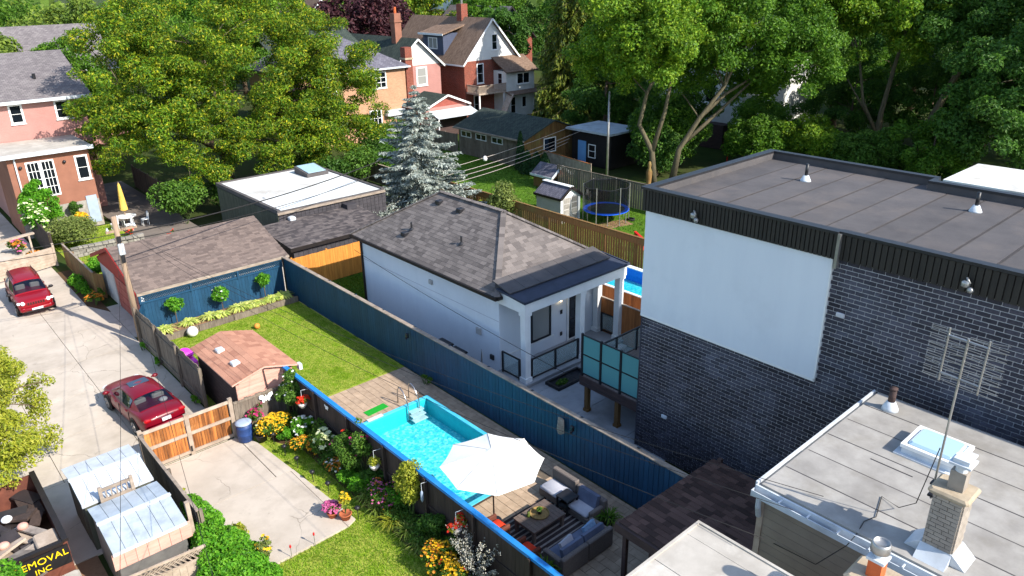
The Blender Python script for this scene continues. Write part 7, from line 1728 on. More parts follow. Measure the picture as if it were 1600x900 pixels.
    # cedar cones and shrubs
    def cone(label, x, y, r, h, n=1500, name='columnar_cedar'):
        t = thing(name, label, 'cedar', (x, y, 0), 'columnar cedars'); mb = MB(); mb.cyl(x, y, 0, h * .8, .05, 6); mk('trunk', mb, MT['bark'], t)
        z = rng.random(n) ** 1.3; a = rng.uniform(0, 6.28, n); rr = r * (1 - z) ** .55 * (.75 + .3 * rng.random(n)); P = np.stack([x + rr * np.cos(a), y + rr * np.sin(a), .1 + z * h], 1); N = np.stack([np.cos(a), np.sin(a), .3 + 0 * a], 1) + .5 * rng.normal(size=(n, 3))
        v, f = leaf_quads(P, N, .22, rng, .5, 0, .1, np.tile([0, 0, 1.0], (n, 1))); np_mesh('crown', v, f, MT['lf_cedar'], t)
    cone('tall pointed cedar at the corner of the green roofed workshop', 45.6, 50.3, .55, 3.4)
    for i, (x, y) in enumerate(((45.1, 48.9), (45.3, 47.9), (45.4, 46.9))): cone(['low cedar in the hedge, nearest the tall pointed cedar', 'low cedar in the middle of the shaded hedge', 'low cedar in the hedge, nearest the wooden hutch'][i], x, y, .7, 2.0, 1600)
    shrub('shrub', 'pale green shrub growing at the far end of the long cedar fence', 33.1, 38.4, 1.3, 1.3, 3.3, 3200, .2, MT['lf_olive'], rng, nb=14, br=.5)
    shrub('shrub', 'yellowing small shrub beside the grey fence', 33.0, 41.0, .6, .7, 1.6, 700, .18, MT['lf_yellow'], rng)
    shrub('shrub', 'leafy shrub poking up behind the storage shed', 38.6, 40.0, .6, .6, 1.7, 600, .18, MT['lf_bright'], rng)
    t = thing('statue', 'pale garden statue standing between the tree trunks', 'statue', (48.2, 37.6, 0)); mb = MB(); mb.lathe([(.3, 0), (.28, .3), (.16, .4), (.22, .9), (.26, 1.5), (.12, 1.85), (.16, 2.1), (.1, 2.35), (0, 2.4)], (48.2, 37.6, 0), 14); mk('figure', mb, MT['cedar_old'], t, True); mb = MB(); mb.box(47.85, 48.55, 37.25, 37.95, 0, .15); mk('plinth', mb, MT['stone'], t)
    # garden of the salmon house
    sh = shrub
    sh('hedge', 'clipped olive green hedge mound behind the lane fence', 9.9, 56.0, 1.5, 2.2, 1.9, 8000, .15, MT['lf_olive'], rng, 'hedge', nb=50, br=.4, inner=.8)
    sh('shrub', 'shrub with creamy white panicles beside the dark fence', 8.1, 58.0, 1.0, 1.2, 3.4, 3000, .18, MT['lf_bright'], rng, nb=18, flowers=[(MT['flower_cream'], 160, .2)])
    sh('shrub', 'bright green shrub below the french doors', 8.6, 59.0, 1.2, .8, 4.6, 4200, .2, MT['lf_bright'], rng, nb=20)
    sh('shrub', 'light green shrub next to the yellow flowers', 9.5, 58.9, 1.0, .8, 3.0, 2000, .17, MT['lf_bright'], rng, nb=14)
    sh('flower_clump', 'bright yellow flowers in front of the basement door', 10.95, 58.7, .75, .6, 1.9, 1000, .15, MT['lf_yellow'], rng, 'flowers', flowers=[(MT['flower_yellow'], 460, .15)])
    sh('shrub', 'dark shrub in front of the salmon house wall', 10.9, 59.3, .7, .5, 2.7, 1500, .17, MT['lf_dark'], rng)
    sh('shrub', 'green shrub at the left edge beside the lane', 5.3, 61.2, .8, 1.0, 1.4, 1200, .18, MT['lf_bright'], rng)
    sh('flower_clump', 'pink and orange flowers by the timber arch', 6.6, 57.0, .7, .7, 1.0, 600, .15, MT['lf_mid'], rng, 'flowers', flowers=[(MT['flower_orange'], 90, .18), (MT['flower_pink'], 40, .18)])
    sh('flower_clump', 'orange flowers behind the plank gate', 7.0, 53.8, .5, .5, .9, 400, .15, MT['lf_mid'], rng, 'flowers', flowers=[(MT['flower_orange'], 70, .18)])
    sh('shrub', 'bright green bush just behind the lane fence', 9.2, 48.6, .6, 1.6, 1.2, 1500, .16, MT['lf_bright'], rng, nb=14)
    sh('round_bush', 'big round glossy bush beside the shaded drive', 17.2, 55.6, 1.9, 1.9, 3.0, 5200, .24, MT['lf_mid'], rng, 'bush', nb=26, br=.45, inner=.7)
    # low stone wall
    w_ = thing('stone_wall', 'low fieldstone wall between garden and garage', 'wall', (11.2, 53.4, 0)); r = random.Random(4); its = []
    for k in range(3):
        x = 9.0
        while x < 13.4:
            L = r.uniform(.25, .5); its.append((V((x + L / 2, 53.4 + r.uniform(-.05, .05), .13 + k * .22)), None, (L - .03, .35, .2))); x += L
    pieces('stone', w_, its, MT['stone'])
    # closed yellow umbrella and white furniture
    u = thing('closed_umbrella', 'closed yellow garden umbrella above the white table', 'umbrella', (13.9, 58.6, 0)); mb = MB(); mb.cyl(13.9, 58.6, 0, 3.2, .04, 8); mk('pole', mb, MT['pole_wood'], u); mb = MB(); mb.lathe([(.1, 0), (.28, .1), (.24, .5), (.18, 1.2), (.1, 1.9), (.03, 2.1)], (13.9, 58.6, 1.05), 10); mk('canopy', mb, MT['yellow_cloth'], u)
    t = thing('garden_table', 'white garden table beneath the closed yellow umbrella', 'table', (13.9, 58.3, 0)); mb = MB(); mb.cyl(13.9, 58.3, .7, .75, .65, 20); mk('top', mb, MT['white_paint'], t)
    for a in range(4): mb = MB(); x, y = 13.9 + .45 * math.cos(a * 1.571 + .78), 58.3 + .45 * math.sin(a * 1.571 + .78); mb.cyl(x, y, 0, .7, .03, 6); mk('leg', mb, MT['white_paint'], t)
    for i, (x, y, lb) in enumerate(((14.9, 57.6, 'ornate white garden chair right of the white table'), (12.9, 57.9, 'ornate white garden chair left of the white table'), (13.6, 57.0, 'ornate white garden chair in front of the white table'))):
        c = thing('garden_chair', lb, 'chair', (x, y, 0), 'white garden chairs'); mb = MB(); mb.cbox(x - .24, x + .24, y - .24, y + .24, .42, .47, .02); mk('seat', mb, MT['white_paint'], c)
        mb = MB(); mb.tube([(x + .22, y - .22, .45), (x + .25, y - .2, .9), (x + .25, y, 1.0), (x + .25, y + .2, .9), (x + .22, y + .22, .45)], .025, 6)
        for k in (-.1, 0, .1): mb.tube([(x + .23, y + k, .45), (x + .25, y + k, .96)], .015, 5)
        mk('backrest', mb, MT['white_paint'], c)
        for sx in (-1, 1):
            for sy in (-1, 1): mb = MB(); mb.cyl(x + sx * .2, y + sy * .2, 0, .42, .02, 6); mk('leg', mb, MT['white_paint'], c)
    sh('potted_flowers', 'red flowers in a pot beside the white table', 13.2, 55.2, .35, .35, .7, 200, .12, MT['lf_mid'], rng, 'flowers', flowers=[(MT['flower_red'], 60, .15)])
    sh('potted_flowers', 'red flowers hanging over the garage ridge edge', 13.6, 47.4, .4, .4, 2.6, 160, .12, MT['lf_mid'], rng, 'flowers', flowers=[(MT['flower_red'], 60, .15)])
    fence('drive_fence', 'grey board fence on the far side of the shaded drive', (17.9, 70), (17.6, 58.5), 1.9, .25, MT['weathered'], post=2.4, seed=51)
yards()

# ------------------------------------------------------------------ houses behind
def houses():
    # salmon house on the left
    h = thing('salmon_house', 'salmon stucco house with pink upper floor and french doors', 'house', (10.2, 64, 0))
    mb = MB(); mb.box(7.7, 12.75, 60, 65.2, 0, 5.7); mk('wall', mb, MT['salmon'], h)
    mb = MB(); mb.box(7.72, 12.73, 59.97, 59.995, 0, 2.0); mk('basement_wall', mb, MT['stone'], h)
    mb = MB(); mb.box(7.3, 13.0, 59.6, 65.1, 5.72, 5.9); mk('flat_roof', mb, MT['membrane_light'], h)
    mb = MB(); mb.box(7.25, 13.05, 59.5, 59.6, 5.68, 5.95); mk('gutter', mb, MT['white_metal'], h)
    mb = MB(); mb.box(7.9, 14.4, 65.2, 78, 0, 8.75); mk('upper_wall', mb, MT['pink_siding'], h)
    mb = MB(); mb.slab([(7.4, 64.7, 8.75), (14.9, 64.7, 8.75), (14.9, 71.5, 11.6), (7.4, 71.5, 11.6)], .12); mb.slab([(7.4, 71.5, 11.6), (14.9, 71.5, 11.6), (14.9, 78.4, 8.75), (7.4, 78.4, 8.75)], .12); rf = mk('roof', mb, MT['grey_roof'], h)
    mb = MB(); mb.box(7.4, 14.9, 64.6, 64.72, 8.55, 8.77); mk('eave_trim', mb, MT['white_metal'], h)
    mb = MB(); mb.cyl(11.9, 67.5, 9.9, 10.3, .12, 8); mk('vent', mb, MT['black_metal'], rf)
    for xa, xb in ((8.72, 9.58), (9.6, 10.46)): window(h, '-y', 60, xa, xb, 2.72, 5.25, MT['white_paint'], MT['glass'], 3, 4, .1, .035, False, 'french_door')
    window(h, '-y', 60, 11.75, 12.6, 3.5, 5.25, MT['white_paint'], MT['glass'], 1, 2, .12)
    window(h, '-y', 65.2, 9.35, 10.25, 7.1, 8.5, MT['white_paint'], MT['glass'], 1, 2, .13)
    window(h, '-y', 65.2, 12.3, 13.4, 7.1, 8.5, MT['white_paint'], MT['glass'], 1, 2, .13)
    d = MB(); d.box(11.9, 12.6, 59.93, 59.968, .3, 2.3); mk('basement_door', d, MT['lid_grey'], h)
    mb = MB(); mb.box(8.1, 8.2, 59.86, 59.96, 2.0, 5.68); mk('downpipe', mb, MT['white_metal'], h)
    for x in (8.4, 11.1): mb = MB(); mb.ball((x, 59.92, 4.95), .12, 8, 6); mk('wall_lamp', mb, MT['black_metal'], h, True)
    # tan house behind the locust
    h = thing('tan_house', 'tan brick house with grey hip roof behind the blue spruce', 'house', (42, 78, 0))
    x0, x1, y0, y1 = 35.5, 48.2, 72, 84
    mb = MB(); mb.box(x0, x1, y0, y1, 0, 7.5); mk('wall', mb, MT['tan_brick'], h)
    mb = MB(); e = .45; mb.add([(x0 - e, y0 - e, 7.5), (x1 + e, y0 - e, 7.5), (x1 + e, y1 + e, 7.5), (x0 - e, y1 + e, 7.5), (41.8, 77, 11.3), (41.8, 79, 11.3), (x0 - e, y0 - e, 7.36), (x1 + e, y0 - e, 7.36), (x1 + e, y1 + e, 7.36), (x0 - e, y1 + e, 7.36)], [(0, 1, 4), (1, 2, 5, 4), (2, 3, 5), (3, 0, 4, 5), (9, 8, 7, 6), (0, 6, 7, 1), (1, 7, 8, 2), (2, 8, 9, 3), (3, 9, 6, 0)]); mk('roof', mb, MT['slate_roof'], h)
    mb = MB(); mb.box(x0 - e, x1 + e, y0 - e - .08, y0 - e - .002, 7.36, 7.54); mk('gutter', mb, MT['white_metal'], h)
    window(h, '-y', y0, 43.1, 45.7, 5.4, 7.15, MT['white_paint'], MT['glass'], 4, 3, .12, .06)
    window(h, '-y', y0, 37.6, 39.6, 5.4, 7.0, MT['white_paint'], MT['glass'], 2, 2, .12, .06)
    window(h, '-y', y0, 43.2, 44.8, .6, 3.2, MT['white_paint'], MT['glass'], 3, 3, .14, .06, False, 'french_door')
    mb = MB(); mb.box(45.2, 47.6, y0 - .6, y0 - .003, 2.4, 3.0); mk('awning', mb, MT['white_metal'], h)
    c = MB(); c.box(48.3, 49.2, 71.9, 72.8, 0, 9.4); ck = mk('chimney', c, MT['red_brick'], h); c = MB(); c.box(48.2, 49.3, 71.8, 72.9, 8.1, 8.3); mk('band', c, MT['cap_stone'], ck)
    # pink gable house
    h = thing('pink_gable_house', 'pink sided gable house with green grey roof', 'house', (52.8, 82, 0))
    gable(h, 49.4, 56.0, 76, 92, 0, 6.9, 9.75, 'y', MT['pink_siding'], MT['green_roof'], .4, .14, MT['white_siding'], MT['white_paint'])
    window(h, '-y', 76, 52.4, 54.0, 4.5, 6.7, MT['white_paint'], MT['glass_pale'], 1, 2, .2)
    mb = MB(); mb.slab([(38, 82, 8.2), (50, 82, 8.2), (50, 88, 11.2), (38, 88, 11.2)], .14); mk('side_roof', mb, MT['green_roof'], h)
    c = MB(); c.box(51.9, 52.8, 79, 79.9, 8, 12.6); c.box(51.8, 52.9, 78.9, 80.0, 11.6, 11.8); mk('chimney', c, MT['salmon'], h); c = MB(); c.cyl(52.3, 79.4, 12.6, 13.3, .16, 8); mk('chimney_pot', c, MT['clay_flue'], h)
    c = MB(); c.cyl(46.2, 84, 9, 12.0, .16, 8); mk('flue_pipe', c, MT['black_metal'], h)
    # pink extension with green roof
    h = thing('pink_extension', 'low pink extension with green gable roof and white awning', 'extension', (50.7, 70, 0))
    gable(h, 47.9, 53.5, 68, 71.8, 0, 3.3, 4.4, 'y', MT['pink_siding'], MT['green_roof'], .35, .1, MT['red_door'], MT['white_paint'])
    mb = MB(); mb.slab([(48.2, 66.2, 2.35), (54.0, 66.2, 2.35), (54.0, 67.98, 2.95), (48.2, 67.98, 2.95)], .06); mk('awning', mb, MT['white_metal'], h)
    for x in (48.3, 53.9): mb = MB(); mb.box(x - .06, x + .06, 66.25, 66.37, 0, 2.3); mk('post', mb, MT['white_paint'], h)
    mb = MB(); mb.box(48.4, 53.4, 67.9, 67.97, .1, 2.1); mk('porch_screen', mb, MT['shed_dark'], h)
    # red brick house with white gable
    h = thing('red_brick_house', 'tall red brick house with white gable and brown roof', 'house', (62, 80, 0))
    gable(h, 58.1, 66.7, 74, 90, 0, 6.95, 11.6, 'y', MT['red_brick'], MT['brown_roof'], .45, .16, MT['white_siding'], MT['white_paint'])
    window(h, '-y', 74, 62.5, 63.4, 8.0, 9.9, MT['white_paint'], MT['glass'], 1, 2, .1)
    window(h, '-y', 74, 60.0, 61.1, 4.2, 6.6, MT['white_paint'], MT['glass'], 1, 2, .13)
    window(h, '-y', 74, 59.4, 60.4, .6, 2.9, MT['white_paint'], MT['glass'], 1, 2, .13)
    d = MB(); d.box(58.4, 61.6, 78.4, 82.6, 7.0, 10.0); dm = mk('dormer', d, MT['blue_grey'], h); window(dm, '-x', 58.4, 79.6, 81.4, 8.0, 9.5, MT['white_paint'], MT['glass_pale'], 2, 1, .12, .08, False) if False else None
    mb = MB(); mb.slab([(58.0, 78.0, 10.0), (58.0, 83.0, 10.0), (61.8, 83.0, 11.0), (61.8, 78.0, 11.0)], .18); mk('dormer_roof', mb, MT['brown_roof'], dm)
    mb = MB(); mb.box(57.95, 58.0, 77.9, 83.1, 9.78, 10.02); mk('dormer_trim', mb, MT['white_paint'], dm)
    window(h, '-x', 58.4, 79.6, 81.5, 8.1, 9.5, MT['white_paint'], MT['glass_pale'], 2, 1, .12, .08, False)
    c = MB(); c.box(61.9, 62.9, 79.0, 80.0, 10.5, 13.3); mk('chimney', c, MT['red_brick'], h); c = MB(); c.cyl(62.4, 79.5, 13.3, 14.8, .13, 8); mk('flue_pipe', c, MT['chrome_dull'], h)
    # its white rear addition and balcony
    mb = MB(); mb.box(62.7, 67.4, 71.6, 73.99, 0, 5.6); mk('addition_wall', mb, MT['white_siding'], h)
    mb = MB(); mb.slab([(62.4, 71.2, 5.55), (67.8, 71.2, 5.55), (67.8, 73.99, 7.2), (62.4, 73.99, 7.2)], .14); mk('addition_roof', mb, MT['brown_roof'], h)
    mb = MB(); mb.slab([(62.5, 70.6, 2.9), (67.9, 70.6, 2.9), (67.9, 71.6, 3.2), (62.5, 71.6, 3.2)], .1); mk('canopy_roof', mb, MT['brown_roof'], h)
    window(h, '-y', 71.6, 64.4, 66.6, 3.9, 5.3, MT['white_paint'], MT['glass'], 2, 1, .12, .08)
    window(h, '-x', 62.7, 72.3, 73.2, 3.9, 5.4, MT['white_paint'], MT['glass'], 1, 2, .1)
    window(h, '-y', 71.6, 63.3, 64.2, .4, 2.5, MT['white_paint'], MT['glass'], 1, 2, .1)
    window(h, '-y', 71.6, 65.2, 66.0, 1.0, 2.4, MT['white_paint'], MT['glass'], 1, 1, .1)
    mb = MB(); mb.box(58.3, 62.69, 71.6, 73.99, 3.2, 3.4); bal = mk('balcony', mb, MT['pale_wood'], h)
    mb = MB(); mb.box(58.3, 62.69, 71.6, 71.7, 4.2, 4.3); mb.box(58.3, 58.4, 71.7, 73.95, 4.2, 4.3)
    for k in range(30): x = 58.35 + k * .148; mb.box(x - .03, x + .03, 71.62, 71.68, 3.4, 4.2)
    for k in range(14): y = 71.8 + k * .155; mb.box(58.32, 58.38, y - .03, y + .03, 3.4, 4.2)
    mk('railing', mb, MT['pale_wood'], bal)['kind'] = 'stuff'
    for x in (58.5, 62.4): mb = MB(); mb.box(x - .08, x + .08, 71.7, 71.86, 0, 3.2); mk('balcony_post', mb, MT['white_paint'], h)
    mb = MB(); mb.bar((60.6, 70.4, .2), (62.8, 70.9, 3.0), .9, .12); mk('stair', mb, MT['pale_wood'], h)
    # house partly hidden by the drooping spruce
    h = thing('blue_gable_house', 'red brick house with blue grey gable behind the drooping spruce', 'house', (84, 98, 0))
    gable(h, 79.5, 89, 95, 110, 0, 7.4, 11.8, 'y', MT['red_brick'], MT['grey_roof'], .5, .16, MT['blue_grey'], MT['dark_trim'])
    window(h, '-y', 95, 83.0, 84.6, 4.4, 6.4, MT['white_paint'], MT['glass'], 1, 2, .15)
    # far roofs
    h = thing('far_white_house', 'far white house with tan roof and round red window', 'house', (60, 116, 0))
    gable(h, 55.5, 62.8, 110, 122, 0, 9.6, 13.5, 'y', MT['white_siding'], MT['brown_roof'], .4, .16, MT['white_siding'], MT['white_paint'])
    mb = MB(); mb.tube([(60.4, 109.99, 11.3), (60.4, 109.9, 11.3)], .9, 20); rw = mk('round_window', mb, MT['red_paint'], h); mb = MB(); mb.tube([(60.4, 109.91, 11.3), (60.4, 109.87, 11.3)], .55, 20); mk('pane', mb, MT['glass_pale'], rw)
    window(h, '-y', 110, 59.8, 61.0, 8.4, 9.9, MT['red_paint'], MT['glass'], 1, 2, .2)
    h = thing('far_pale_house', 'pale far house glimpsed between the treetops', 'house', (97, 120, 0)); gable(h, 92, 100, 118, 128, 0, 11, 15, 'x', MT['white_siding'], MT['slate_roof'], .4, .16, MT['white_siding'], MT['white_paint'])
    h = thing('far_grey_house', 'grey roofed far house at the upper left behind trees', 'house', (19, 96, 0)); gable(h, 14, 24, 92, 104, 0, 8.2, 12.2, 'x', MT['pink_siding'], MT['grey_roof'], .4, .16, MT['salmon'], MT['white_paint']); window(h, '-y', 92, 17.5, 18.8, 5.5, 7.6, MT['white_paint'], MT['glass'], 1, 2, .15)
    # white sided house behind the right hand trees
    h = thing('white_sided_house', 'white sided house half hidden behind the maple trees', 'house', (72, 48, 0))
    gable(h, 66.5, 82, 41, 52, 0, 8.0, 11.5, 'x', MT['white_siding'], MT['grey_roof'], .4, .16, MT['white_siding'], MT['white_paint'])
    window(h, '-x', 66.5, 44, 45.3, 4.2, 6.6, MT['white_paint'], MT['glass'], 1, 2, .12); window(h, '-y', 41, 70, 71.3, 4.2, 6.6, MT['white_paint'], MT['glass'], 1, 2, .12)
    mb = MB(); mb.box(65.2, 66.49, 42, 51, 0, 2.4); mk('porch', mb, MT['shed_dark'], h)
    t = thing('stair_rails', 'orange red stair handrails below the white sided house', 'handrail', (62, 38.5, 0))
    for k in range(2):
        mb = MB(); mb.tube([(61.5 + k * 1.6, 38.9 - k * .6, 0), (61.5 + k * 1.6, 38.9 - k * .6, 1.1), (63.0 + k * 1.6, 39.3 - k * .6, 2.2), (63.0 + k * 1.6, 39.3 - k * .6, 1.1)], .07, 6); mb.tube([(61.5 + k * 1.6, 38.9 - k * .6, .6), (63.0 + k * 1.6, 39.3 - k * .6, 1.7)], .06, 6); mk('rail', mb, MT['toy_red'], t)
houses()
# ------------------------------------------------------------------ trees
def trees():
    rng = np.random.default_rng(101)
    # the big honey locust: wide, layered, yellow green
    bl = crown_blobs((24.5, 60.5, 9.8), (11.4, 7.5, 8.4), 270, 1.05, rng, .6, -.85, .4) + crown_blobs((16.0, 60.0, 8.6), (4.2, 4.0, 6.2), 70, .95, rng, .6, -.85, .35) + crown_blobs((32.5, 60.5, 7.4), (4.8, 5, 6.2), 96, .95, rng, .6, -.85, .35) + crown_blobs((31.5, 58.0, 4.6), (4.0, 2.6, 2.6), 40, .8, rng, .6, -.9, .3) + crown_blobs((24, 56.5, 5.0), (9.5, 2.6, 3.2), 100, .8, rng, .6, -.9, .3)
    tree('honey_locust', 'huge spreading yellow green tree behind the white flat roof', (23.4, 62.5, 0), [(23.4, 62.5, 0), (23.2, 62.4, 2.2), (23.6, 62.2, 4.6), (24.0, 62.0, 7.5)], .5, bl, 190000, .23, MT['lf_locust'], MT['bark_pale'], rng, aspect=.42, limbs=46,
         forks=[([(23.4, 62.3, 3.0), (20.5, 61.8, 5.5), (17, 61.2, 7.5)], .3), ([(23.6, 62.2, 3.8), (27, 62, 6), (30.5, 61.8, 7)], .28), ([(23.6, 62.2, 4.4), (22.8, 61, 8), (22, 60, 11)], .25)])
    # spruces
    conifer('blue_spruce', 'silver blue spruce standing behind the cottage roof', 29.8, 43.6, 9.7, 4.7, 26, 10, MT['lf_spruce'], rng, .5, .16, .3, 84, aspect=.4)
    conifer('drooping_spruce', 'tall dark spruce with drooping yellow green branches', 65.5, 62.0, 22, 6.0, 40, 11, MT['lf_norway'], rng, 2.5, .35, .55, 46, hang=.55, aspect=.3)
    # purple tree
    round_tree('purple_tree', 'round crowned tree with dark purple leaves among the roofs', 60.5, 99, 14, 7.5, 6, 10.5, 5.5, 46, 2.0, 13000, .55, MT['lf_purple'], rng, tr=.35)
    # group of maples on the right, trunks in view
    def maple(label, base, trunk, forks, crown, nb, br, n, size, mat, tr=.35):
        bl = []
        for c, r, k in crown: bl += crown_blobs(c, r, int(k * 2.1), br * .62, rng, .75, -.8, .3)
        tree('maple', label, base, trunk, tr, bl, n, size, MT[mat], MT['bark_pale'], rng, 'maples on the right', .6, 26, forks=forks)
    maple('maple with two pale curved trunks above the trampoline', (49.9, 38.4, 0), [(49.9, 38.4, 0), (49.7, 38.6, 2.8), (49.0, 39.5, 5.0), (49.4, 39.2, 7.5), (51.0, 38.4, 11)], [([(49.7, 38.6, 2.8), (50.6, 38.2, 6), (51.0, 37.8, 10)], .22)],
          [((49.5, 39.5, 13.8), (6.2, 6.0, 4.6), 74), ((46.6, 36.6, 11.6), (3.2, 3.4, 3.4), 40), ((49.5, 43.0, 10.2), (3.6, 3.4, 3.4), 36), ((54, 37, 13), (5, 4, 4), 34)], 0, 1.4, 80000, .25, 'lf_maple_lit', .26)
    maple('maple with a single leaning trunk beside the two trunked one', (51.0, 37.4, 0), [(51.0, 37.4, 0), (51.2, 37.0, 3.0), (52.3, 36.0, 5.5), (53.6, 34.8, 8.0), (54.5, 34, 11)], [([(52.3, 36.0, 5.5), (55, 35.5, 7.2), (57.5, 34, 8.8)], .18), ([(51.3, 37, 3.2), (54.5, 36, 5.5), (58, 34.5, 8.5)], .2)],
          [((57, 35, 12.5), (6.5, 6, 5.0), 70), ((60, 32, 9.5), (4.5, 4, 3.5), 30), ((54.5, 39, 9.0), (3.5, 3, 2.6), 24), ((61, 36.5, 7.4), (3.2, 2.6, 2.0), 20)], 0, 1.5, 60000, .26, 'lf_maple', .26)
    maple('maple with two slim forked stems behind the brick house roof', (70.0, 29.2, 0), [(70.0, 29.2, 0), (70.2, 29.1, 4.5), (70.6, 28.8, 8.5), (71, 28.4, 12)], [([(70.1, 29.1, 2.5), (68.9, 30.3, 5.5), (68.3, 31.0, 9.5)], .2), ([(69.2, 30.0, 4.5), (67.4, 31.3, 7.5)], .12)],
          [((70.5, 31.0, 13.5), (7.5, 7, 4.8), 74), ((66.0, 34, 14.5), (5, 5, 3.5), 30)], 0, 1.7, 56000, .3, 'lf_maple_lit', .28)
    maple('maple with one thick leaning trunk behind the brick house roof', (70.5, 25.6, 0), [(70.5, 25.6, 0), (71.0, 25.2, 4), (72.0, 24.0, 8.5), (72.6, 23.2, 12)], [([(71.4, 24.7, 6), (72.0, 23.4, 9.5), (73, 22.2, 11.5)], .2)],
          [((73.5, 24, 14), (7, 6.5, 5), 66), ((72, 19, 12.0), (6, 5, 5), 50)], 0, 1.7, 56000, .3, 'lf_dark', .4)
    maple('dense dark tree at the far right edge of the view', (66, 14.5, 0), [(66, 14.5, 0), (66.2, 14.5, 3.5), (66.6, 14.6, 8)], [], [((66.5, 14.5, 9.5), (6, 6, 7.0), 80), ((62, 17.5, 7), (4, 4, 5), 36)], 0, 1.5, 52000, .28, 'lf_dark', .35)
    # understorey below the maples
    U = 'understorey trees on the right'
    for i, (x, y, h, rx, zc, rz, mt, n, lb) in enumerate((
        (57, 42, 8, 4.2, 4.6, 4.0, 'lf_dark', 9000, 'dark bushy small tree behind the tree fence'), (61.5, 36, 4.6, 2.8, 2.4, 2.0, 'lf_maple', 8000, 'mid green small tree right of the leaning trunks'),
        (64.5, 32, 4.6, 3.0, 2.4, 2.0, 'lf_maple_lit', 8000, 'light green small tree before the white sided house'), (63.5, 26.5, 4.4, 3.0, 2.2, 1.9, 'lf_mid', 9000, 'mid green small tree left of the forked stems'),
        (74, 33.5, 9, 4.5, 4.8, 4.2, 'lf_dark', 8000, 'dark small tree behind the forked stems'), (76, 27, 9, 4.5, 5.0, 4.4, 'lf_dark', 8000, 'dark small tree between the forked and thick trunks'),
        (62.5, 21.5, 6.5, 4.0, 3.2, 3.0, 'lf_maple', 9000, 'green thicket right of the thick leaning trunk'), (78, 18, 10, 5.5, 6, 5.5, 'lf_dark', 9000, 'dark tree behind the rightmost thicket'), (80, 33, 11, 5, 5.6, 5.2, 'lf_maple', 9000, 'green tree filling the gap behind the forked stems'), (81, 22, 11, 5, 5.8, 5.4, 'lf_maple', 9000, 'green tree filling the gap behind the thick trunk'), (66, 38.5, 5.5, 2.6, 3.0, 2.6, 'lf_maple', 6000, 'round small tree before the white sided wall'),
        (54.5, 41, 6, 3.0, 3.2, 2.8, 'lf_maple', 6500, 'small tree right of the black garden cabin'), (52.5, 40.2, 5.0, 2.2, 2.6, 2.3, 'lf_dark', 4500, 'dark shrub tree at the foot of the two trunked maple'), (55, 0.5, 9, 3.6, 5.5, 3.6, 'lf_maple', 5000, 'tree just right of the view shading the low white roof'))):
        round_tree('understorey_tree', lb, x, y, h, rx, rx, zc, rz, 60, .8, int(n * 1.7), .26, MT[mt], rng, U, tr=.16, bottom=-.9)
    # ivy on pillars by the white house
    for i, (x, y) in enumerate(((63.0, 35.4), (63.6, 34.0))): shrub('ivy_pillar', ['left ivy covered pillar before the white sided house', 'right ivy covered pillar before the white sided house'][i], x, y, .7, .7, 4.6, 2600, .28, MT['lf_dark'], rng, 'ivy', nb=20, br=.55, group='ivy pillars')
    # row of tall trees that closes the view
    T = 'tall trees closing the view'
    row = [(6, 80, 17, 6, 'lf_far', 'pale green tree above the salmon house roof'), (30, 84, 18, 7, 'lf_maple', 'green tree closing the view behind the locust'), (40, 92, 17, 7, 'lf_maple_lit', 'lit tree behind the tan house roof'), (-6, 98, 17, 7, 'lf_maple', 'green tree at the far upper left edge'), (5, 112, 19, 8, 'lf_far', 'pale tree rising above the left house roofs'), (15, 122, 19, 8, 'lf_maple', 'green tree far behind the grey roofed house'), (2, 84, 13, 6, 'lf_dark', 'dark tree at the upper left corner'), (10, 92, 14, 6, 'lf_far', 'pale tree behind the salmon house roof'), (17, 82, 12, 5, 'lf_maple', 'mid green tree between salmon house and locust'), (24, 104, 16, 7, 'lf_far', 'tree behind the left side of the locust'),
           (36, 110, 17, 7.5, 'lf_maple_lit', 'tree behind the right side of the locust'), (49, 118, 16, 7, 'lf_far', 'light tree beside the far white house'), (72, 124, 17, 7.5, 'lf_maple', 'tree right of the purple crown'),
           (80, 112, 16, 6.5, 'lf_locust', 'yellow green tree above the brown roof'), (90, 108, 17, 7, 'lf_maple', 'green tree behind the chimney of the brick house'), (101, 104, 19, 8, 'lf_dark', 'dark tree behind the blue gable'),
           (84, 78, 19, 7, 'lf_maple', 'tall green tree right behind the drooping spruce'), (80, 66, 19, 7.5, 'lf_maple_lit', 'tall lit tree between spruce and maples'), (72, 50, 19, 6.5, 'lf_dark', 'dark tall tree above the white sided house'),
           (86, 58, 20, 8, 'lf_maple_lit', 'tall lit tree behind the maples'), (92, 44, 20, 8.5, 'lf_maple', 'tall green tree behind the white sided house'), (94, 30, 20, 8.5, 'lf_dark', 'tall dark tree far right of the row'), (92, 16, 19, 8.5, 'lf_maple', 'tall green tree behind the thicket'), (80, 8, 17, 7.5, 'lf_dark', 'tall dark tree at the right edge'),
           (104, 66, 19, 9, 'lf_maple', 'green tree filling the gap left of the maples'), (100, 38, 16, 8, 'lf_dark', 'dark tree low in the gap behind the maples'), (84, 40, 12, 6, 'lf_dark', 'lower dark tree beside the white sided house'), (82, 24, 11, 6, 'lf_dark', 'lower dark tree behind the thick leaning trunk'), (72, 84, 13, 5, 'lf_dark', 'dark tree between brick house and drooping spruce'), (76, 92, 14, 5, 'lf_maple', 'green tree behind the balcony house'), (70, 67, 9, 4, 'lf_dark', 'low dark tree at the foot of the drooping spruce'), (59, 52, 9, 4.2, 'lf_dark', 'dark tree behind the black cabin roof'), (120, 96, 21, 9, 'lf_far', 'distant tree above the maples'), (124, 70, 21, 10, 'lf_far', 'distant pale tree in the gap of the maples'), (122, 40, 21, 10, 'lf_maple', 'distant tree at the upper right')]
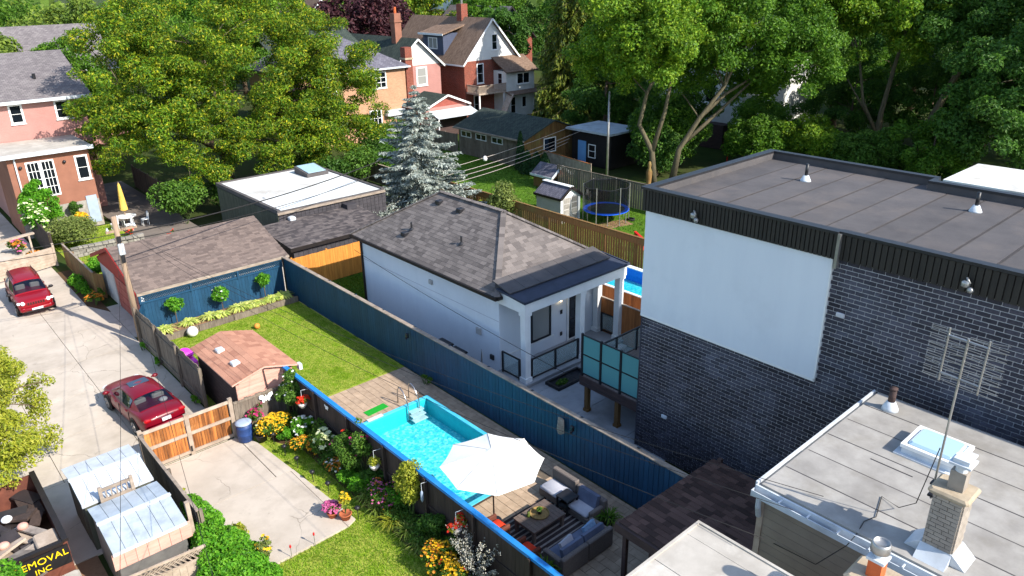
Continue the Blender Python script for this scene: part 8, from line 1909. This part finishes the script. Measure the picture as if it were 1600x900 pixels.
    for x, y, h, r, mt, lb in row:
        near = math.hypot(x, y) < 92
        round_tree('tall_tree', lb, x, y, h, r, r, h * .58, h * .42, 80, r * .2, 26000 if near else 15000, .28 if near else .44, MT[mt], rng, T, tr=.35, bottom=-.85, limbs=8)
    # shrubs under the locust
    for i, (x, y, r, h, mt, lb) in enumerate(((28.6, 54.6, 1.6, 3.4, 'lf_dark', 'dark hedge shrub behind the corner skylight'), (34.5, 57.5, 2.0, 3.6, 'lf_dark', 'dark shrub below the tan house windows'), (38.5, 62.5, 2.4, 3.4, 'lf_mid', 'broad shrub in front of the tan house'), (43, 66.5, 2.0, 2.8, 'lf_mid', 'green shrub right of the blue spruce tip'), (20.8, 56.2, 1.4, 2.6, 'lf_dark', 'dark shrub left of the locust trunk'), (27.5, 56.5, 1.6, 3.2, 'lf_mid', 'green shrub below the right limbs of the locust'), (31.5, 54.5, 1.8, 3.6, 'lf_mid', 'bushy shrub left of the blue spruce'), (24.5, 56, 1.3, 2.4, 'lf_dark', 'dark shrub beside the locust trunk'))):
        shrub('shrub', lb, x, y, r, r, h, 2400, .24, MT[mt], rng, nb=16, br=.5)
    # hill of far woods at the horizon
    n = 26000; a = rng.uniform(R2(-20), R2(120), n); d = rng.uniform(150, 320, n); x, y = d * np.cos(a), d * np.sin(a); hgt = 9 + 6 * np.sin(a * 23) + 4 * np.sin(a * 41 + 1) + rng.normal(size=n) * 2.5
    z = np.clip(hgt, 3, 22) * rng.random(n) ** .5; P = np.stack([x, y, z], 1); v, f = leaf_quads(P, np.tile([-.5, -.5, .7], (n, 1)) + .7 * rng.normal(size=(n, 3)), rng.uniform(1.6, 3.4, n), rng, .7)
    o = np_mesh('distant_woods', v, f, MT['lf_far']); props(o, 'distant wooded skyline along the horizon', 'woods', None, 'stuff')
    # trees on the left edge, seen from above
    bl = crown_blobs((1.7, 30.0, 2.6), (1.6, 2.6, 2.2), 60, .42, rng, .8, -.8, .35) + crown_blobs((1.6, 34.0, 2.4), (1.0, 1.5, 1.6), 14, .5, rng, .8, -.8, .35) + crown_blobs((1.0, 27.4, 2.3), (1.3, 1.8, 1.9), 44, .38, rng, .8, -.8, .35)
    tree('ash_tree', 'yellow green young tree overhanging the lane at the left edge', (1.2, 30.2, 0), [(1.2, 30.2, 0), (1.25, 30.2, 1.2), (1.4, 30.1, 2.4), (1.5, 30, 3.6)], .09, bl, 20000, .13, MT['lf_yellow'], MT['bark'], rng, aspect=.45, limbs=16)
    shrub('shrub', 'yellow leaves of a shrub at the left edge beside the suv', 2.4, 41.2, .9, 1.4, 2.0, 1300, .18, MT['lf_yellow'], rng, nb=12)
    bl = crown_blobs((-.35, 19.6, 1.7), (1.1, 1.5, 1.1), 34, .45, rng, .8, -.8, .4)
    tree('young_tree', 'bright green leafy tree in the bottom left corner', (-.3, 19.6, 0), [(-.3, 19.6, 0), (-.3, 19.6, .8), (-.35, 19.6, 1.6), (-.3, 19.6, 2.2)], .08, bl, 12000, .12, MT['lf_bright'], MT['bark'], rng, aspect=.5, limbs=14)
trees()
